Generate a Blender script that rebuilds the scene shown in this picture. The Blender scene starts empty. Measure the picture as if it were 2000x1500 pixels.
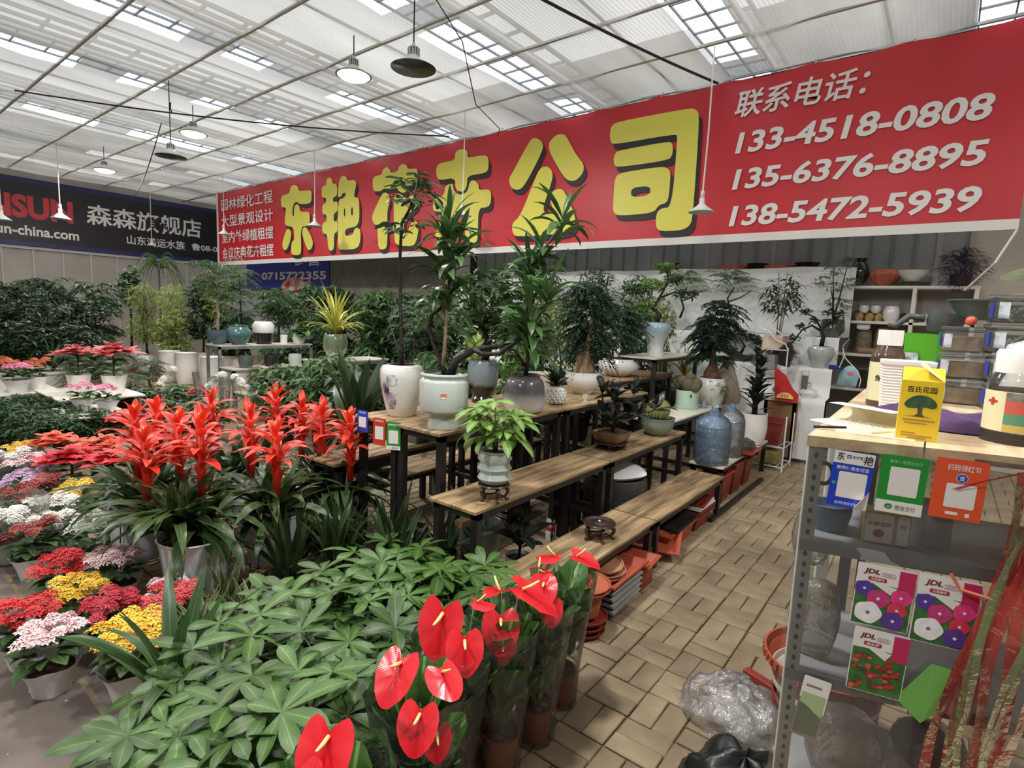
import bpy, math, random
import numpy as np
from mathutils import Matrix, Vector, Euler
from mathutils.geometry import tessellate_polygon
random.seed(7)
SC = bpy.context.scene
COL = SC.collection
PI = math.pi

# ---------------------------------------------------------------- camera
cam_d = bpy.data.cameras.new('camera')
cam = bpy.data.objects.new('camera', cam_d)
COL.objects.link(cam)
cam_d.sensor_width = 36.0
cam_d.lens = 36.0 * 1078.8 / 2000.0
cam_d.clip_start = 0.05
cam_d.clip_end = 120
cam.matrix_world = Matrix(((0.786, -0.109, 0.609, 0), (0.617, 0.073, -0.783, 0), (0.042, 0.991, 0.125, 1.6), (0, 0, 0, 1)))
_q = cam.matrix_world.to_quaternion()
cam.rotation_mode = 'QUATERNION'
cam.location = (0, 0, 1.6)
cam.rotation_quaternion = _q
SC.camera = cam

# ---------------------------------------------------------------- world: bright overcast sky
world = bpy.data.worlds.new('overcast_sky')
SC.world = world
world.use_nodes = True
_bg = world.node_tree.nodes['Background']
_bg.inputs[0].default_value = (0.95, 0.98, 1.0, 1)
_bg.inputs[1].default_value = 3.0
SC.view_settings.view_transform = 'Standard'
SC.view_settings.look = 'None'
SC.view_settings.exposure = 0.0
SC.view_settings.gamma = 1.0
SC.view_settings.use_curve_mapping = False
SC.cycles.max_bounces = 8
SC.cycles.transparent_max_bounces = 18
SC.cycles.caustics_reflective = False
SC.cycles.caustics_refractive = False

# ---------------------------------------------------------------- helpers
def s2l(v):
    v = v / 255.0
    return v / 12.92 if v <= 0.04045 else ((v + 0.055) / 1.055) ** 2.4

def rgb(r, g, b):
    return (s2l(r), s2l(g), s2l(b), 1)

_mats = {}

def M(name, col, rough=0.5, col2=None, scale=6.0, metal=0.0, bump=0.0, bscale=40.0, rand=0.0, coat=0.0, spec=0.5,
      trans=0.0, stretch=(1, 1, 1), detail=4.0, contrast=(0.35, 0.65), alpha=1.0):
    """principled with a noise mix of two colours, noise bump and per-object brightness variation"""
    if name in _mats:
        return _mats[name]
    m = bpy.data.materials.new(name)
    m.use_nodes = True
    nt = m.node_tree
    N, L = nt.nodes, nt.links
    p = N['Principled BSDF']
    p.inputs['Roughness'].default_value = rough
    p.inputs['Metallic'].default_value = metal
    p.inputs['Specular IOR Level'].default_value = spec
    p.inputs['Coat Weight'].default_value = coat
    p.inputs['Coat Roughness'].default_value = 0.08
    p.inputs['Transmission Weight'].default_value = trans
    p.inputs['Alpha'].default_value = alpha
    c1 = rgb(*col)
    src = None
    tc = N.new('ShaderNodeTexCoord')
    mp = N.new('ShaderNodeMapping')
    mp.inputs['Scale'].default_value = stretch
    L.new(tc.outputs['Object'], mp.inputs['Vector'])
    if col2 is not None:
        no = N.new('ShaderNodeTexNoise')
        no.inputs['Scale'].default_value = scale
        no.inputs['Detail'].default_value = detail
        L.new(mp.outputs[0], no.inputs['Vector'])
        cr = N.new('ShaderNodeValToRGB')
        cr.color_ramp.elements[0].position = contrast[0]
        cr.color_ramp.elements[1].position = contrast[1]
        cr.color_ramp.elements[0].color = c1
        cr.color_ramp.elements[1].color = rgb(*col2)
        L.new(no.outputs[0], cr.inputs[0])
        src = cr.outputs[0]
    if rand > 0:
        oi = N.new('ShaderNodeObjectInfo')
        mr = N.new('ShaderNodeMapRange')
        mr.inputs['To Min'].default_value = 1 - rand
        mr.inputs['To Max'].default_value = 1 + rand
        L.new(oi.outputs['Random'], mr.inputs[0])
        mx = N.new('ShaderNodeMix')
        mx.data_type = 'RGBA'
        mx.blend_type = 'MULTIPLY'
        mx.inputs[0].default_value = 1
        if src is None:
            mx.inputs[6].default_value = c1
        else:
            L.new(src, mx.inputs[6])
        L.new(mr.outputs[0], mx.inputs[7])
        src = mx.outputs[2]
    if src is None:
        p.inputs['Base Color'].default_value = c1
    else:
        L.new(src, p.inputs['Base Color'])
    if bump > 0:
        nb = N.new('ShaderNodeTexNoise')
        nb.inputs['Scale'].default_value = bscale
        nb.inputs['Detail'].default_value = 3
        L.new(mp.outputs[0], nb.inputs['Vector'])
        bp = N.new('ShaderNodeBump')
        bp.inputs['Strength'].default_value = bump
        bp.inputs['Distance'].default_value = 0.01
        L.new(nb.outputs[0], bp.inputs['Height'])
        L.new(bp.outputs[0], p.inputs['Normal'])
    _mats[name] = m
    return m


def LEAF(name, col, col2, rib=None, edge=None, rough=0.38, rand=0.3, transl=0.25, ribw=0.06, edgew=0.82, vein=0.12):
    """leaf blade: UV x runs across (0.5 = midrib), UV y along; per-leaf brightness variation, thin translucency"""
    if name in _mats:
        return _mats[name]
    m = bpy.data.materials.new(name)
    m.use_nodes = True
    nt = m.node_tree
    N, L = nt.nodes, nt.links
    p = N['Principled BSDF']
    out = N['Material Output']
    p.inputs['Roughness'].default_value = rough
    p.inputs['Specular IOR Level'].default_value = 0.45
    uv = N.new('ShaderNodeUVMap')
    sep = N.new('ShaderNodeSeparateXYZ')
    L.new(uv.outputs[0], sep.inputs[0])
    a = N.new('ShaderNodeMath'); a.operation = 'SUBTRACT'; a.inputs[1].default_value = 0.5
    L.new(sep.outputs[0], a.inputs[0])
    b = N.new('ShaderNodeMath'); b.operation = 'ABSOLUTE'
    L.new(a.outputs[0], b.inputs[0])
    d = N.new('ShaderNodeMath'); d.operation = 'MULTIPLY'; d.inputs[1].default_value = 2.0
    L.new(b.outputs[0], d.inputs[0])
    cr = N.new('ShaderNodeValToRGB')
    e = cr.color_ramp.elements
    e[0].position = 0.0
    e[0].color = rgb(*(rib or col2))
    e[1].position = 1.0
    e[1].color = rgb(*(edge or col2))
    k = e.new(ribw); k.color = rgb(*(rib or col2))
    k = e.new(ribw + 0.05); k.color = rgb(*col)
    k = e.new(edgew if edge else 0.9); k.color = rgb(*col2)
    if edge:
        k = e.new(min(edgew + 0.05, 0.99)); k.color = rgb(*edge)
    L.new(d.outputs[0], cr.inputs[0])
    oi = N.new('ShaderNodeObjectInfo')
    tc = N.new('ShaderNodeTexCoord')
    no = N.new('ShaderNodeTexNoise'); no.inputs['Scale'].default_value = 7.0
    L.new(tc.outputs['Object'], no.inputs['Vector'])
    ad = N.new('ShaderNodeMath'); ad.operation = 'MULTIPLY_ADD'; ad.inputs[1].default_value = 0.6
    L.new(no.outputs[0], ad.inputs[0]); L.new(oi.outputs['Random'], ad.inputs[2])
    mr = N.new('ShaderNodeMapRange')
    mr.inputs['From Min'].default_value = 0.15
    mr.inputs['From Max'].default_value = 1.45
    mr.inputs['To Min'].default_value = 1 - rand
    mr.inputs['To Max'].default_value = 1 + rand
    L.new(ad.outputs[0], mr.inputs[0])
    mx = N.new('ShaderNodeMix'); mx.data_type = 'RGBA'; mx.blend_type = 'MULTIPLY'; mx.inputs[0].default_value = 1
    L.new(cr.outputs[0], mx.inputs[6]); L.new(mr.outputs[0], mx.inputs[7])
    L.new(mx.outputs[2], p.inputs['Base Color'])
    wv = N.new('ShaderNodeTexWave'); wv.wave_type = 'BANDS'; wv.bands_direction = 'Y'
    wv.inputs['Scale'].default_value = 5.0; wv.inputs['Distortion'].default_value = 1.0
    cb = N.new('ShaderNodeCombineXYZ')
    dd = N.new('ShaderNodeMath'); dd.operation = 'SUBTRACT'
    L.new(sep.outputs[1], dd.inputs[0]); L.new(b.outputs[0], dd.inputs[1])
    L.new(dd.outputs[0], cb.inputs[1]); L.new(cb.outputs[0], wv.inputs['Vector'])
    bp = N.new('ShaderNodeBump'); bp.inputs['Strength'].default_value = vein; bp.inputs['Distance'].default_value = 0.01
    L.new(wv.outputs[1], bp.inputs['Height']); L.new(bp.outputs[0], p.inputs['Normal'])
    tr = N.new('ShaderNodeBsdfTranslucent')
    L.new(mx.outputs[2], tr.inputs[0])
    ms = N.new('ShaderNodeMixShader'); ms.inputs[0].default_value = transl
    L.new(p.outputs[0], ms.inputs[1]); L.new(tr.outputs[0], ms.inputs[2])
    L.new(ms.outputs[0], out.inputs[0])
    _mats[name] = m
    return m


def CLEAR(name, tint=(1, 1, 1), rough=0.1, gloss=0.25, haze=0.1, bump=0.6, bscale=14.0, hazecol=(230, 232, 232)):
    """thin clear plastic film: mostly transparent, fresnel gloss, a little milky haze, wrinkle bump"""
    if name in _mats:
        return _mats[name]
    m = bpy.data.materials.new(name)
    m.use_nodes = True
    nt = m.node_tree
    N, L = nt.nodes, nt.links
    N.remove(N['Principled BSDF'])
    out = N['Material Output']
    t = N.new('ShaderNodeBsdfTransparent'); t.inputs[0].default_value = (*tint, 1)
    gl = N.new('ShaderNodeBsdfGlossy'); gl.inputs['Roughness'].default_value = rough
    df = N.new('ShaderNodeBsdfDiffuse'); df.inputs[0].default_value = rgb(*hazecol)
    tc = N.new('ShaderNodeTexCoord')
    nb = N.new('ShaderNodeTexNoise'); nb.inputs['Scale'].default_value = bscale; nb.inputs['Detail'].default_value = 4
    nb.inputs['Distortion'].default_value = 1.2
    L.new(tc.outputs['Object'], nb.inputs['Vector'])
    bp = N.new('ShaderNodeBump'); bp.inputs['Strength'].default_value = bump; bp.inputs['Distance'].default_value = 0.02
    L.new(nb.outputs[0], bp.inputs['Height'])
    L.new(bp.outputs[0], gl.inputs['Normal'])
    fr = N.new('ShaderNodeFresnel'); fr.inputs[0].default_value = 1.45
    L.new(bp.outputs[0], fr.inputs['Normal'])
    mu = N.new('ShaderNodeMath'); mu.operation = 'MULTIPLY_ADD'; mu.inputs[1].default_value = 0.6 + gloss; mu.inputs[2].default_value = gloss * 0.08
    mu.use_clamp = True
    L.new(fr.outputs[0], mu.inputs[0])
    m1 = N.new('ShaderNodeMixShader'); m1.inputs[0].default_value = haze
    L.new(t.outputs[0], m1.inputs[1]); L.new(df.outputs[0], m1.inputs[2])
    m2 = N.new('ShaderNodeMixShader')
    L.new(mu.outputs[0], m2.inputs[0]); L.new(m1.outputs[0], m2.inputs[1]); L.new(gl.outputs[0], m2.inputs[2])
    L.new(m2.outputs[0], out.inputs[0])
    _mats[name] = m
    return m


class G:
    """collects geometry for one mesh"""
    def __init__(s):
        s.v = []; s.f = []; s.uv = []

    def add(s, verts, faces, uvs=None):
        o = len(s.v)
        s.v.extend(verts)
        s.f.extend([tuple(i + o for i in f) for f in faces])
        s.uv.extend(uvs if uvs is not None else [(0.5, 0.5)] * len(verts))
        return s

    def box(s, x0, x1, y0, y1, z0, z1, mt=None):
        vs = [(x, y, z) for z in (z0, z1) for y in (y0, y1) for x in (x0, x1)]
        if mt is not None:
            vs = [tuple(mt @ Vector(v)) for v in vs]
        s.add(vs, [(0, 2, 3, 1), (4, 5, 7, 6), (0, 1, 5, 4), (2, 6, 7, 3), (0, 4, 6, 2), (1, 3, 7, 5)])
        return s

    def bbox(s, x0, x1, y0, y1, z0, z1, b=0.005):
        """box with chamfered top and sides (three-ring)"""
        def ring(x0, x1, y0, y1, z, c):
            return [(x0 + c, y0, z), (x1 - c, y0, z), (x1, y0 + c, z), (x1, y1 - c, z), (x1 - c, y1, z), (x0 + c, y1, z), (x0, y1 - c, z), (x0, y0 + c, z)]
        rs = [ring(x0 + b, x1 - b, y0 + b, y1 - b, z0, b), ring(x0, x1, y0, y1, z0 + b, b), ring(x0, x1, y0, y1, z1 - b, b), ring(x0 + b, x1 - b, y0 + b, y1 - b, z1, b)]
        vs = [p for r in rs for p in r]
        fs = [tuple(range(7, -1, -1)), tuple(range(24, 32))]
        for k in range(3):
            for i in range(8):
                j = (i + 1) % 8
                fs.append((k * 8 + i, k * 8 + j, k * 8 + 8 + j, k * 8 + 8 + i))
        s.add(vs, fs)
        return s

    def lathe(s, prof, n=24, cx=0, cy=0, sq=0.0, wob=None, squash=1.0, caps=True):
        """profile [(r,z)...]; sq>0 pulls the section towards a rounded square; wob(ang,z)->radius factor"""
        vs = []; uv = []
        for k, (r, z) in enumerate(prof):
            for i in range(n):
                a = 2 * PI * i / n
                rr = r
                if sq:
                    c = max(abs(math.cos(a)), abs(math.sin(a)))
                    rr = r * ((1 - sq) + sq / c)
                if wob:
                    rr *= wob(a, z)
                vs.append((cx + rr * math.cos(a), cy + rr * math.sin(a) * squash, z))
                uv.append((i / n, k / max(1, len(prof) - 1)))
        fs = []
        for k in range(len(prof) - 1):
            for i in range(n):
                j = (i + 1) % n
                fs.append((k * n + i, k * n + j, k * n + n + j, k * n + n + i))
        if caps and prof[0][0] > 1e-3:
            fs.append(tuple(range(n - 1, -1, -1)))
        if caps and prof[-1][0] > 1e-3:
            o = (len(prof) - 1) * n
            fs.append(tuple(range(o, o + n)))
        s.add(vs, fs, uv)
        return s

    def tube(s, pts, rad, n=6, cap=True):
        """polyline tube; rad number or list"""
        pts = [Vector(p) for p in pts]
        if not isinstance(rad, (list, tuple)):
            rad = [rad] * len(pts)
        vs = []
        up = Vector((0.13, 0.21, 1)).normalized()
        prev = None
        for k, p in enumerate(pts):
            t = (pts[min(k + 1, len(pts) - 1)] - pts[max(k - 1, 0)])
            if t.length < 1e-9:
                t = Vector((0, 0, 1))
            t.normalize()
            if prev is None:
                ref = up if abs(t.dot(up)) < 0.9 else Vector((1, 0, 0))
                a = (ref - t * ref.dot(t)).normalized()
            else:
                a = (prev - t * prev.dot(t))
                a = a.normalized() if a.length > 1e-6 else Vector((1, 0, 0))
            prev = a
            b = t.cross(a)
            for i in range(n):
                an = 2 * PI * i / n
                vs.append(tuple(p + (a * math.cos(an) + b * math.sin(an)) * rad[k]))
        fs = []
        for k in range(len(pts) - 1):
            for i in range(n):
                j = (i + 1) % n
                fs.append((k * n + i, k * n + j, k * n + n + j, k * n + n + i))
        if cap:
            fs.append(tuple(range(n - 1, -1, -1)))
            o = (len(pts) - 1) * n
            fs.append(tuple(range(o, o + n)))
        s.add(vs, fs)
        return s

    def mesh(s, name, mat=None, smooth=False, angle=None):
        me = bpy.data.meshes.new(name)
        me.from_pydata(s.v, [], s.f)
        uvl = me.uv_layers.new(name='UVMap')
        idx = np.empty(len(me.loops), dtype=np.int32)
        me.loops.foreach_get('vertex_index', idx)
        u = np.array(s.uv, dtype=np.float32).reshape(-1, 2)[idx]
        uvl.data.foreach_set('uv', u.ravel())
        if mat:
            me.materials.append(mat)
        if smooth:
            me.polygons.foreach_set('use_smooth', [True] * len(me.polygons))
            if angle:
                me.set_sharp_from_angle(angle=math.radians(angle))
        me.update()
        return me

    def obj(s, name, mat, parent=None, loc=(0, 0, 0), rot=(0, 0, 0), smooth=False, angle=None):
        return O(name, s.mesh(name, mat, smooth, angle), parent, loc, rot)


def O(name, me, parent=None, loc=(0, 0, 0), rot=(0, 0, 0), scale=(1, 1, 1)):
    o = bpy.data.objects.new(name, me)
    COL.objects.link(o)
    o.location = loc
    o.rotation_euler = rot
    o.scale = scale if not isinstance(scale, (int, float)) else (scale,) * 3
    if parent is not None:
        o.parent = parent
    return o


def tag(o, label, cat, group=None, kind=None):
    o['label'] = label
    o['category'] = cat
    if group:
        o['group'] = group
    if kind:
        o['kind'] = kind
    return o


def thing(name, label, cat, loc=(0, 0, 0), rotz=0.0, group=None):
    o = O(name, None, None, loc, (0, 0, rotz))
    return tag(o, label, cat, group)


def struct(o):
    o['kind'] = 'structure'
    return o


def stuff(o):
    o['kind'] = 'stuff'
    return o


# ------------------------------------------------ text
_tx = {}

def text_geo(s, bold=0.0):
    k = (s, bold)
    if k in _tx:
        return _tx[k]
    c = bpy.data.curves.new('txt', 'FONT')
    c.body = s
    c.offset = bold
    c.resolution_u = 3
    o = bpy.data.objects.new('txt', c)
    me = o.to_mesh()
    v = np.array([x.co[:] for x in me.vertices], dtype=float).reshape(-1, 3)
    f = [tuple(p.vertices) for p in me.polygons]
    o.to_mesh_clear()
    bpy.data.objects.remove(o)
    bpy.data.curves.remove(c)
    mn, mx = v.min(0), v.max(0)
    v = (v - mn) / np.maximum(mx - mn, 1e-6)
    _tx[k] = (v, f)
    return _tx[k]


def put_text(name, s, mat, parent, x0, x1, z0, z1, y=-0.003, bold=0.02, shear=0.0, tilt=0.0):
    """flat print on a panel whose local X runs right, Z up and whose face looks to -Y"""
    v, f = text_geo(s, bold)
    W, Hh = x1 - x0, z1 - z0
    g = G()
    g.add([(x0 + a[0] * W + shear * a[1] * Hh, y, z0 + a[1] * Hh + tilt * a[0] * W) for a in v], f)
    return g.obj(name, mat, parent)


def chaikin(p, it=2, w=0.25):
    for _ in range(it):
        q = []
        n = len(p)
        for i in range(n):
            a, b = p[i], p[(i + 1) % n]
            q.append((a[0] * (1 - w) + b[0] * w, a[1] * (1 - w) + b[1] * w))
            q.append((a[0] * w + b[0] * (1 - w), a[1] * w + b[1] * (1 - w)))
        p = q
    return p


def fill_poly(loops):
    """2D fill (even-odd) of closed loops -> verts (x,y), faces"""
    vl = [[Vector((x, y, 0)) for x, y in lp] for lp in loops]
    tris = tessellate_polygon(vl)
    v = [(x, y) for lp in loops for x, y in lp]
    f = []
    for t in tris:
        (x0, y0), (x1, y1), (x2, y2) = (v[i] for i in t)
        f.append(tuple(t) if (x1 - x0) * (y2 - y0) - (x2 - x0) * (y1 - y0) > 0 else tuple(reversed(t)))
    return v, f


def put_poly(name, loops, mat, parent, y=-0.003, smooth=0, dx=0, dz=0):
    loops = [chaikin(l, smooth) if smooth else l for l in loops]
    v, f = fill_poly(loops)
    g = G()
    g.add([(a + dx, y, b + dz) for a, b in v], f)
    return g.obj(name, mat, parent)


def rect(x0, x1, z0, z1, r=0.0, n=4):
    if r <= 0:
        return [(x0, z0), (x1, z0), (x1, z1), (x0, z1)]
    out = []
    for cx, cz, a0 in ((x1 - r, z0 + r, -90), (x1 - r, z1 - r, 0), (x0 + r, z1 - r, 90), (x0 + r, z0 + r, 180)):
        for i in range(n + 1):
            a = math.radians(a0 + 90 * i / n)
            out.append((cx + r * math.cos(a), cz + r * math.sin(a)))
    return out


def ell(cx, cz, rx, rz, n=20):
    return [(cx + rx * math.cos(2 * PI * i / n), cz + rz * math.sin(2 * PI * i / n)) for i in range(n)]

# ------------------------------------------------ shared materials
m_white_paint = M('white_paint', (226, 226, 220), 0.5)
m_black_steel = M('black_steel', (28, 27, 27), 0.45, (40, 38, 37), 12)
m_grey_steel = M('galvanised_steel', (128, 132, 134), 0.42, (165, 168, 170), 9, metal=0.6)
m_red_print = M('red_banner', (212, 36, 48), 0.42, (201, 30, 42), 1.2, bump=0.12, bscale=1.6)
m_yellow_print = M('yellow_print', (238, 228, 92), 0.45)
m_black_print = M('black_print', (26, 22, 24), 0.5)
m_white_print = M('white_print', (240, 236, 232), 0.5)
m_grey_print = M('grey_print', (120, 120, 120), 0.5)
m_soil = M('potting_soil', (52, 38, 28), 0.95, (84, 64, 46), 60, bump=0.8, bscale=90)
m_bark = M('dark_bark', (38, 30, 26), 0.8, (70, 58, 48), 30, bump=0.6, bscale=50)
m_blackbark = M('black_wired_bark', (20, 18, 18), 0.6, (34, 30, 28), 30, bump=0.5, bscale=60)
m_palebark = M('pale_bark', (140, 120, 96), 0.8, (176, 156, 128), 20, bump=0.5, bscale=40)
m_greenstem = M('green_stem', (84, 110, 58), 0.5, (110, 130, 72), 20)
# ================================================================ structure
ZC = 4.78
X0, X1, Y0, Y1 = -19.0, 4.5, -4.5, 8.6
# ---- floor slab (concrete) with pavers laid over most of it
m_conc = M('worn_concrete', (82, 74, 68), 0.7, (122, 110, 100), 2.2, bump=0.25, bscale=22, contrast=(0.3, 0.75))
m_joint = M('sandy_joint', (96, 76, 52), 0.95, (116, 94, 66), 12, bump=0.5, bscale=80)
m_paver = M('paver_brick', (128, 111, 86), 0.85, (158, 140, 113), 5, rand=0.16, bump=0.45, bscale=45, detail=8, contrast=(0.3, 0.7))
floor = struct(G().box(X0, X1, Y0, Y1, -0.06, -0.012).obj('floor', m_joint))
conc = G().box(X0, X1, Y0, 0.94, -0.012, 0.0).obj('concrete_strip', m_conc, floor)
# joint line cut in the concrete (pale filler)
G().box(X0, X1, 0.60, 0.622, 0.0, 0.0015).obj('floor_joint', M('pale_joint', (134, 118, 92), 0.9, (110, 98, 80), 20), floor)
for i in range(26):     # scattered leaf scraps and scuffs on the concrete
    x, y = random.uniform(-3.4, -1.5), random.uniform(-0.1, 0.6)
    a = random.uniform(0, 6.3); r = random.uniform(0.006, 0.03)
    pts = [(x + r * random.uniform(.5, 1) * math.cos(a + k * PI / 3), y + 0.5 * r * random.uniform(.5, 1) * math.sin(a + k * PI / 3), 0.0012) for k in range(6)]
    G().add(pts, [tuple(range(6))]).obj('floor_scrap', M('floor_scrap', (178, 164, 146), 0.9, rand=0.3), floor)
# pavers: basket weave, unit 0.2 m
pm = G().bbox(-0.097, 0.097, -0.047, 0.047, -0.012, 0.0, 0.004).mesh('paver', m_paver)
cells = []
u = 0.2
for i in range(-30, 6):
    for j in range(0, 38):
        cx, cy = i * u + 0.05, 0.95 + j * u + 0.1
        if cx > 1.2 or cy > 8.5:
            continue
        hor = (i + j) % 2 == 0
        for k in (-1, 1):
            if hor:
                cells.append((cx, cy + k * 0.05, 0.0))
            else:
                cells.append((cx + k * 0.05, cy, PI / 2))
def vis_key(c):
    x, y, _ = c
    inside = (-1.35 < x < -0.25 + (0.0 if y < 2 else 0.1)) and y > 1.35
    return (0 if inside else 1, x * x + y * y)
cells.sort(key=vis_key)
rest = G()
for n, (x, y, a) in enumerate(cells):
    dz = random.uniform(-0.0035, 0.0)
    rx, ry = random.uniform(-.012, .012), random.uniform(-.012, .012)
    jx, jy, ja = random.uniform(-.003, .003), random.uniform(-.003, .003), random.uniform(-.025, .025)
    if n < 300:
        O('paver', pm, floor, (x + jx, y + jy, dz), (rx, ry, a + ja))
    else:
        w, h = (0.097, 0.047) if a == 0 else (0.047, 0.097)
        c = 0.004
        vs = [(x - w, y - h, -0.012), (x + w, y - h, -0.012), (x + w, y + h, -0.012), (x - w, y + h, -0.012),
              (x - w + c, y - h + c, dz), (x + w - c, y - h + c, dz), (x + w - c, y + h - c, dz), (x - w + c, y + h - c, dz)]
        rest.add(vs, [(4, 5, 6, 7), (0, 1, 5, 4), (1, 2, 6, 5), (2, 3, 7, 6), (3, 0, 4, 7)])
stuff(rest.obj('pavers', m_paver, floor))
# far part of the floor beyond the laid pavers: packed sandy ground
G().box(X0, -6.05, 0.95, Y1, -0.012, -0.004).obj('sandy_ground', M('sandy_ground', (126, 104, 78), 0.9, (150, 126, 98), 3, bump=0.4, bscale=30), floor)

# ---- walls
m_panelL = M('beige_wall_panel', (176, 170, 160), 0.6, (162, 156, 147), 1.5)
m_panelB = M('grey_wall_panel', (182, 184, 186), 0.55, (170, 172, 174), 1.5)
m_rib = M('wall_rib', (186, 186, 184), 0.5)
wl = struct(G().box(X0 - 0.1, X0, Y0, Y1, -0.06, 6).obj('wall_left', m_panelL))
y = -0.5
while y < 8.5:
    G().box(X0, X0 + 0.03, y - 0.02, y + 0.02, 0, 2.8).obj('rib', m_rib, wl)
    y += 0.62
G().box(X0, X0 + 0.05, Y0, Y1, 2.76, 2.83).obj('rail', m_rib, wl)
wb = struct(G().box(X0, X1, Y1, Y1 + 0.1, -0.06, 6).obj('wall_back', m_panelB))
mrb = M('back_rib', (146, 147, 148), 0.55)
x = -7.7
k = 0
while x < 0.0:
    w = 0.012 if k % 4 else 0.03
    G().box(x - w, x + w, Y1 - 0.025, Y1, 0, 4.6).obj('rib', mrb if k % 4 else m_rib, wb)
    x += 0.235; k += 1
G().box(0.1, X1, Y1 - 0.06, Y1, 0, 4.6).obj('light_panel', M('pale_wall_panel', (205, 194, 182), 0.6, (194, 184, 172), 2), wb)
wr = struct(G().box(X1, X1 + 0.1, Y0, Y1, -0.06, 6).obj('wall_right', m_panelL))
wf = struct(G().box(X0, X1, Y0 - 0.1, Y0, -0.06, 6).obj('wall_front', m_panelL))

# ---- ceiling: sagging white shade net with skylight strips left open
def net_material():
    m = bpy.data.materials.new('shade_net')
    m.use_nodes = True
    nt = m.node_tree; N, L = nt.nodes, nt.links
    N.remove(N['Principled BSDF'])
    out = N['Material Output']
    tc = N.new('ShaderNodeTexCoord')
    no = N.new('ShaderNodeTexNoise'); no.inputs['Scale'].default_value = 0.9; no.inputs['Detail'].default_value = 6
    mp = N.new('ShaderNodeMapping'); mp.inputs['Scale'].default_value = (1, 0.35, 1)
    L.new(tc.outputs['Object'], mp.inputs[0]); L.new(mp.outputs[0], no.inputs['Vector'])
    cr = N.new('ShaderNodeValToRGB')
    cr.color_ramp.elements[0].position = 0.3; cr.color_ramp.elements[0].color = rgb(140, 137, 130)
    cr.color_ramp.elements[1].position = 0.7; cr.color_ramp.elements[1].color = rgb(196, 193, 186)
    L.new(no.outputs[0], cr.inputs[0])
    tr = N.new('ShaderNodeBsdfTranslucent'); df = N.new('ShaderNodeBsdfDiffuse'); tp = N.new('ShaderNodeBsdfTransparent')
    L.new(cr.outputs[0], tr.inputs[0]); L.new(cr.outputs[0], df.inputs[0])
    wv = N.new('ShaderNodeTexWave'); wv.bands_direction = 'X'; wv.inputs['Scale'].default_value = 7.0
    L.new(tc.outputs['Object'], wv.inputs['Vector'])
    mr = N.new('ShaderNodeMapRange'); mr.inputs['To Min'].default_value = NET_OPEN - 0.03; mr.inputs['To Max'].default_value = NET_OPEN + 0.03
    L.new(wv.outputs[1], mr.inputs[0])
    m1 = N.new('ShaderNodeMixShader'); m1.inputs[0].default_value = 0.62
    L.new(tr.outputs[0], m1.inputs[1]); L.new(df.outputs[0], m1.inputs[2])
    m2 = N.new('ShaderNodeMixShader')
    L.new(mr.outputs[0], m2.inputs[0]); L.new(m1.outputs[0], m2.inputs[1]); L.new(tp.outputs[0], m2.inputs[2])
    L.new(m2.outputs[0], out.inputs[0])
    return m
NET_OPEN = 0.12
m_net = net_material()
m_beam = M('white_beam', (196, 194, 188), 0.5)
STRIPS = [(-0.1, 0.5), (-2.62, -2.08), (-5.12, -4.52), (-7.72, -7.28), (-9.9, -9.35), (-12.75, -12.3), (-15.2, -14.8), (-17.6, -17.2)]
xs = set([X0, X1]); 
for a, b in STRIPS: xs.update((a, b))
xs = sorted(xs)
xx = []
for a, b in zip(xs[:-1], xs[1:]):
    n = max(1, round((b - a) / 0.4))
    xx += [a + (b - a) * i / n for i in range(n)]
xx.append(xs[-1])
ny = 26
yy = [Y0 + (Y1 - Y0) * i / ny for i in range(ny + 1)]
rs = random.Random(3)
opens = {}
for si in range(len(STRIPS)):
    for j in range(ny):
        opens[(si, j)] = rs.random() < (0.8 if si in (1, 2) else 0.62)
def netz(x, y):
    return ZC - 0.05 * abs(math.sin(PI * (y - 0.6) / 1.05)) - 0.03 * abs(math.sin(PI * x / 1.22)) + 0.02 * math.sin(3.1 * x + 1.7 * y)
g = G()
g.add([(x, y, netz(x, y)) for y in yy for x in xx], [])
nx = len(xx)
for j in range(ny):
    for i in range(nx - 1):
        cx = (xx[i] + xx[i + 1]) / 2
        op = False
        for si, (a, b) in enumerate(STRIPS):
            if a < cx < b and opens[(si, j)]:
                op = True
        if not op:
            k = j * nx + i
            g.f.append((k, k + nx, k + nx + 1, k + 1))
ceiling = struct(g.obj('ceiling', m_net, smooth=True))
y = Y0 + 0.6
while y < Y1:
    G().tube([(X0, y, ZC - 0.03), (-10, y, ZC - 0.05), (X1, y, ZC - 0.03)], 0.022, 5).obj('beam', m_beam, ceiling)
    y += 1.05
x = X0 + 1.1
while x < X1:
    G().tube([(x, Y0, ZC - 0.02), (x, Y1, ZC - 0.02)], 0.016, 5).obj('beam', m_beam, ceiling)
    x += 1.22
# glazing bars above the open skylight strips
m_bar = M('glazing_bar', (150, 154, 158), 0.5)
for a, b in STRIPS:
    for q in (a, (a + b) / 2, b):
        G().box(q - 0.014, q + 0.014, Y0, Y1, ZC + 0.28, ZC + 0.33).obj('skylight_bar', m_bar, ceiling)
    gb = G()
    y = Y0 + 0.2
    while y < Y1:
        gb.box(a, b, y - 0.012, y + 0.012, ZC + 0.26, ZC + 0.3)
        y += 0.5
    gb.obj('skylight_cross_bars', m_bar, ceiling)
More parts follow.
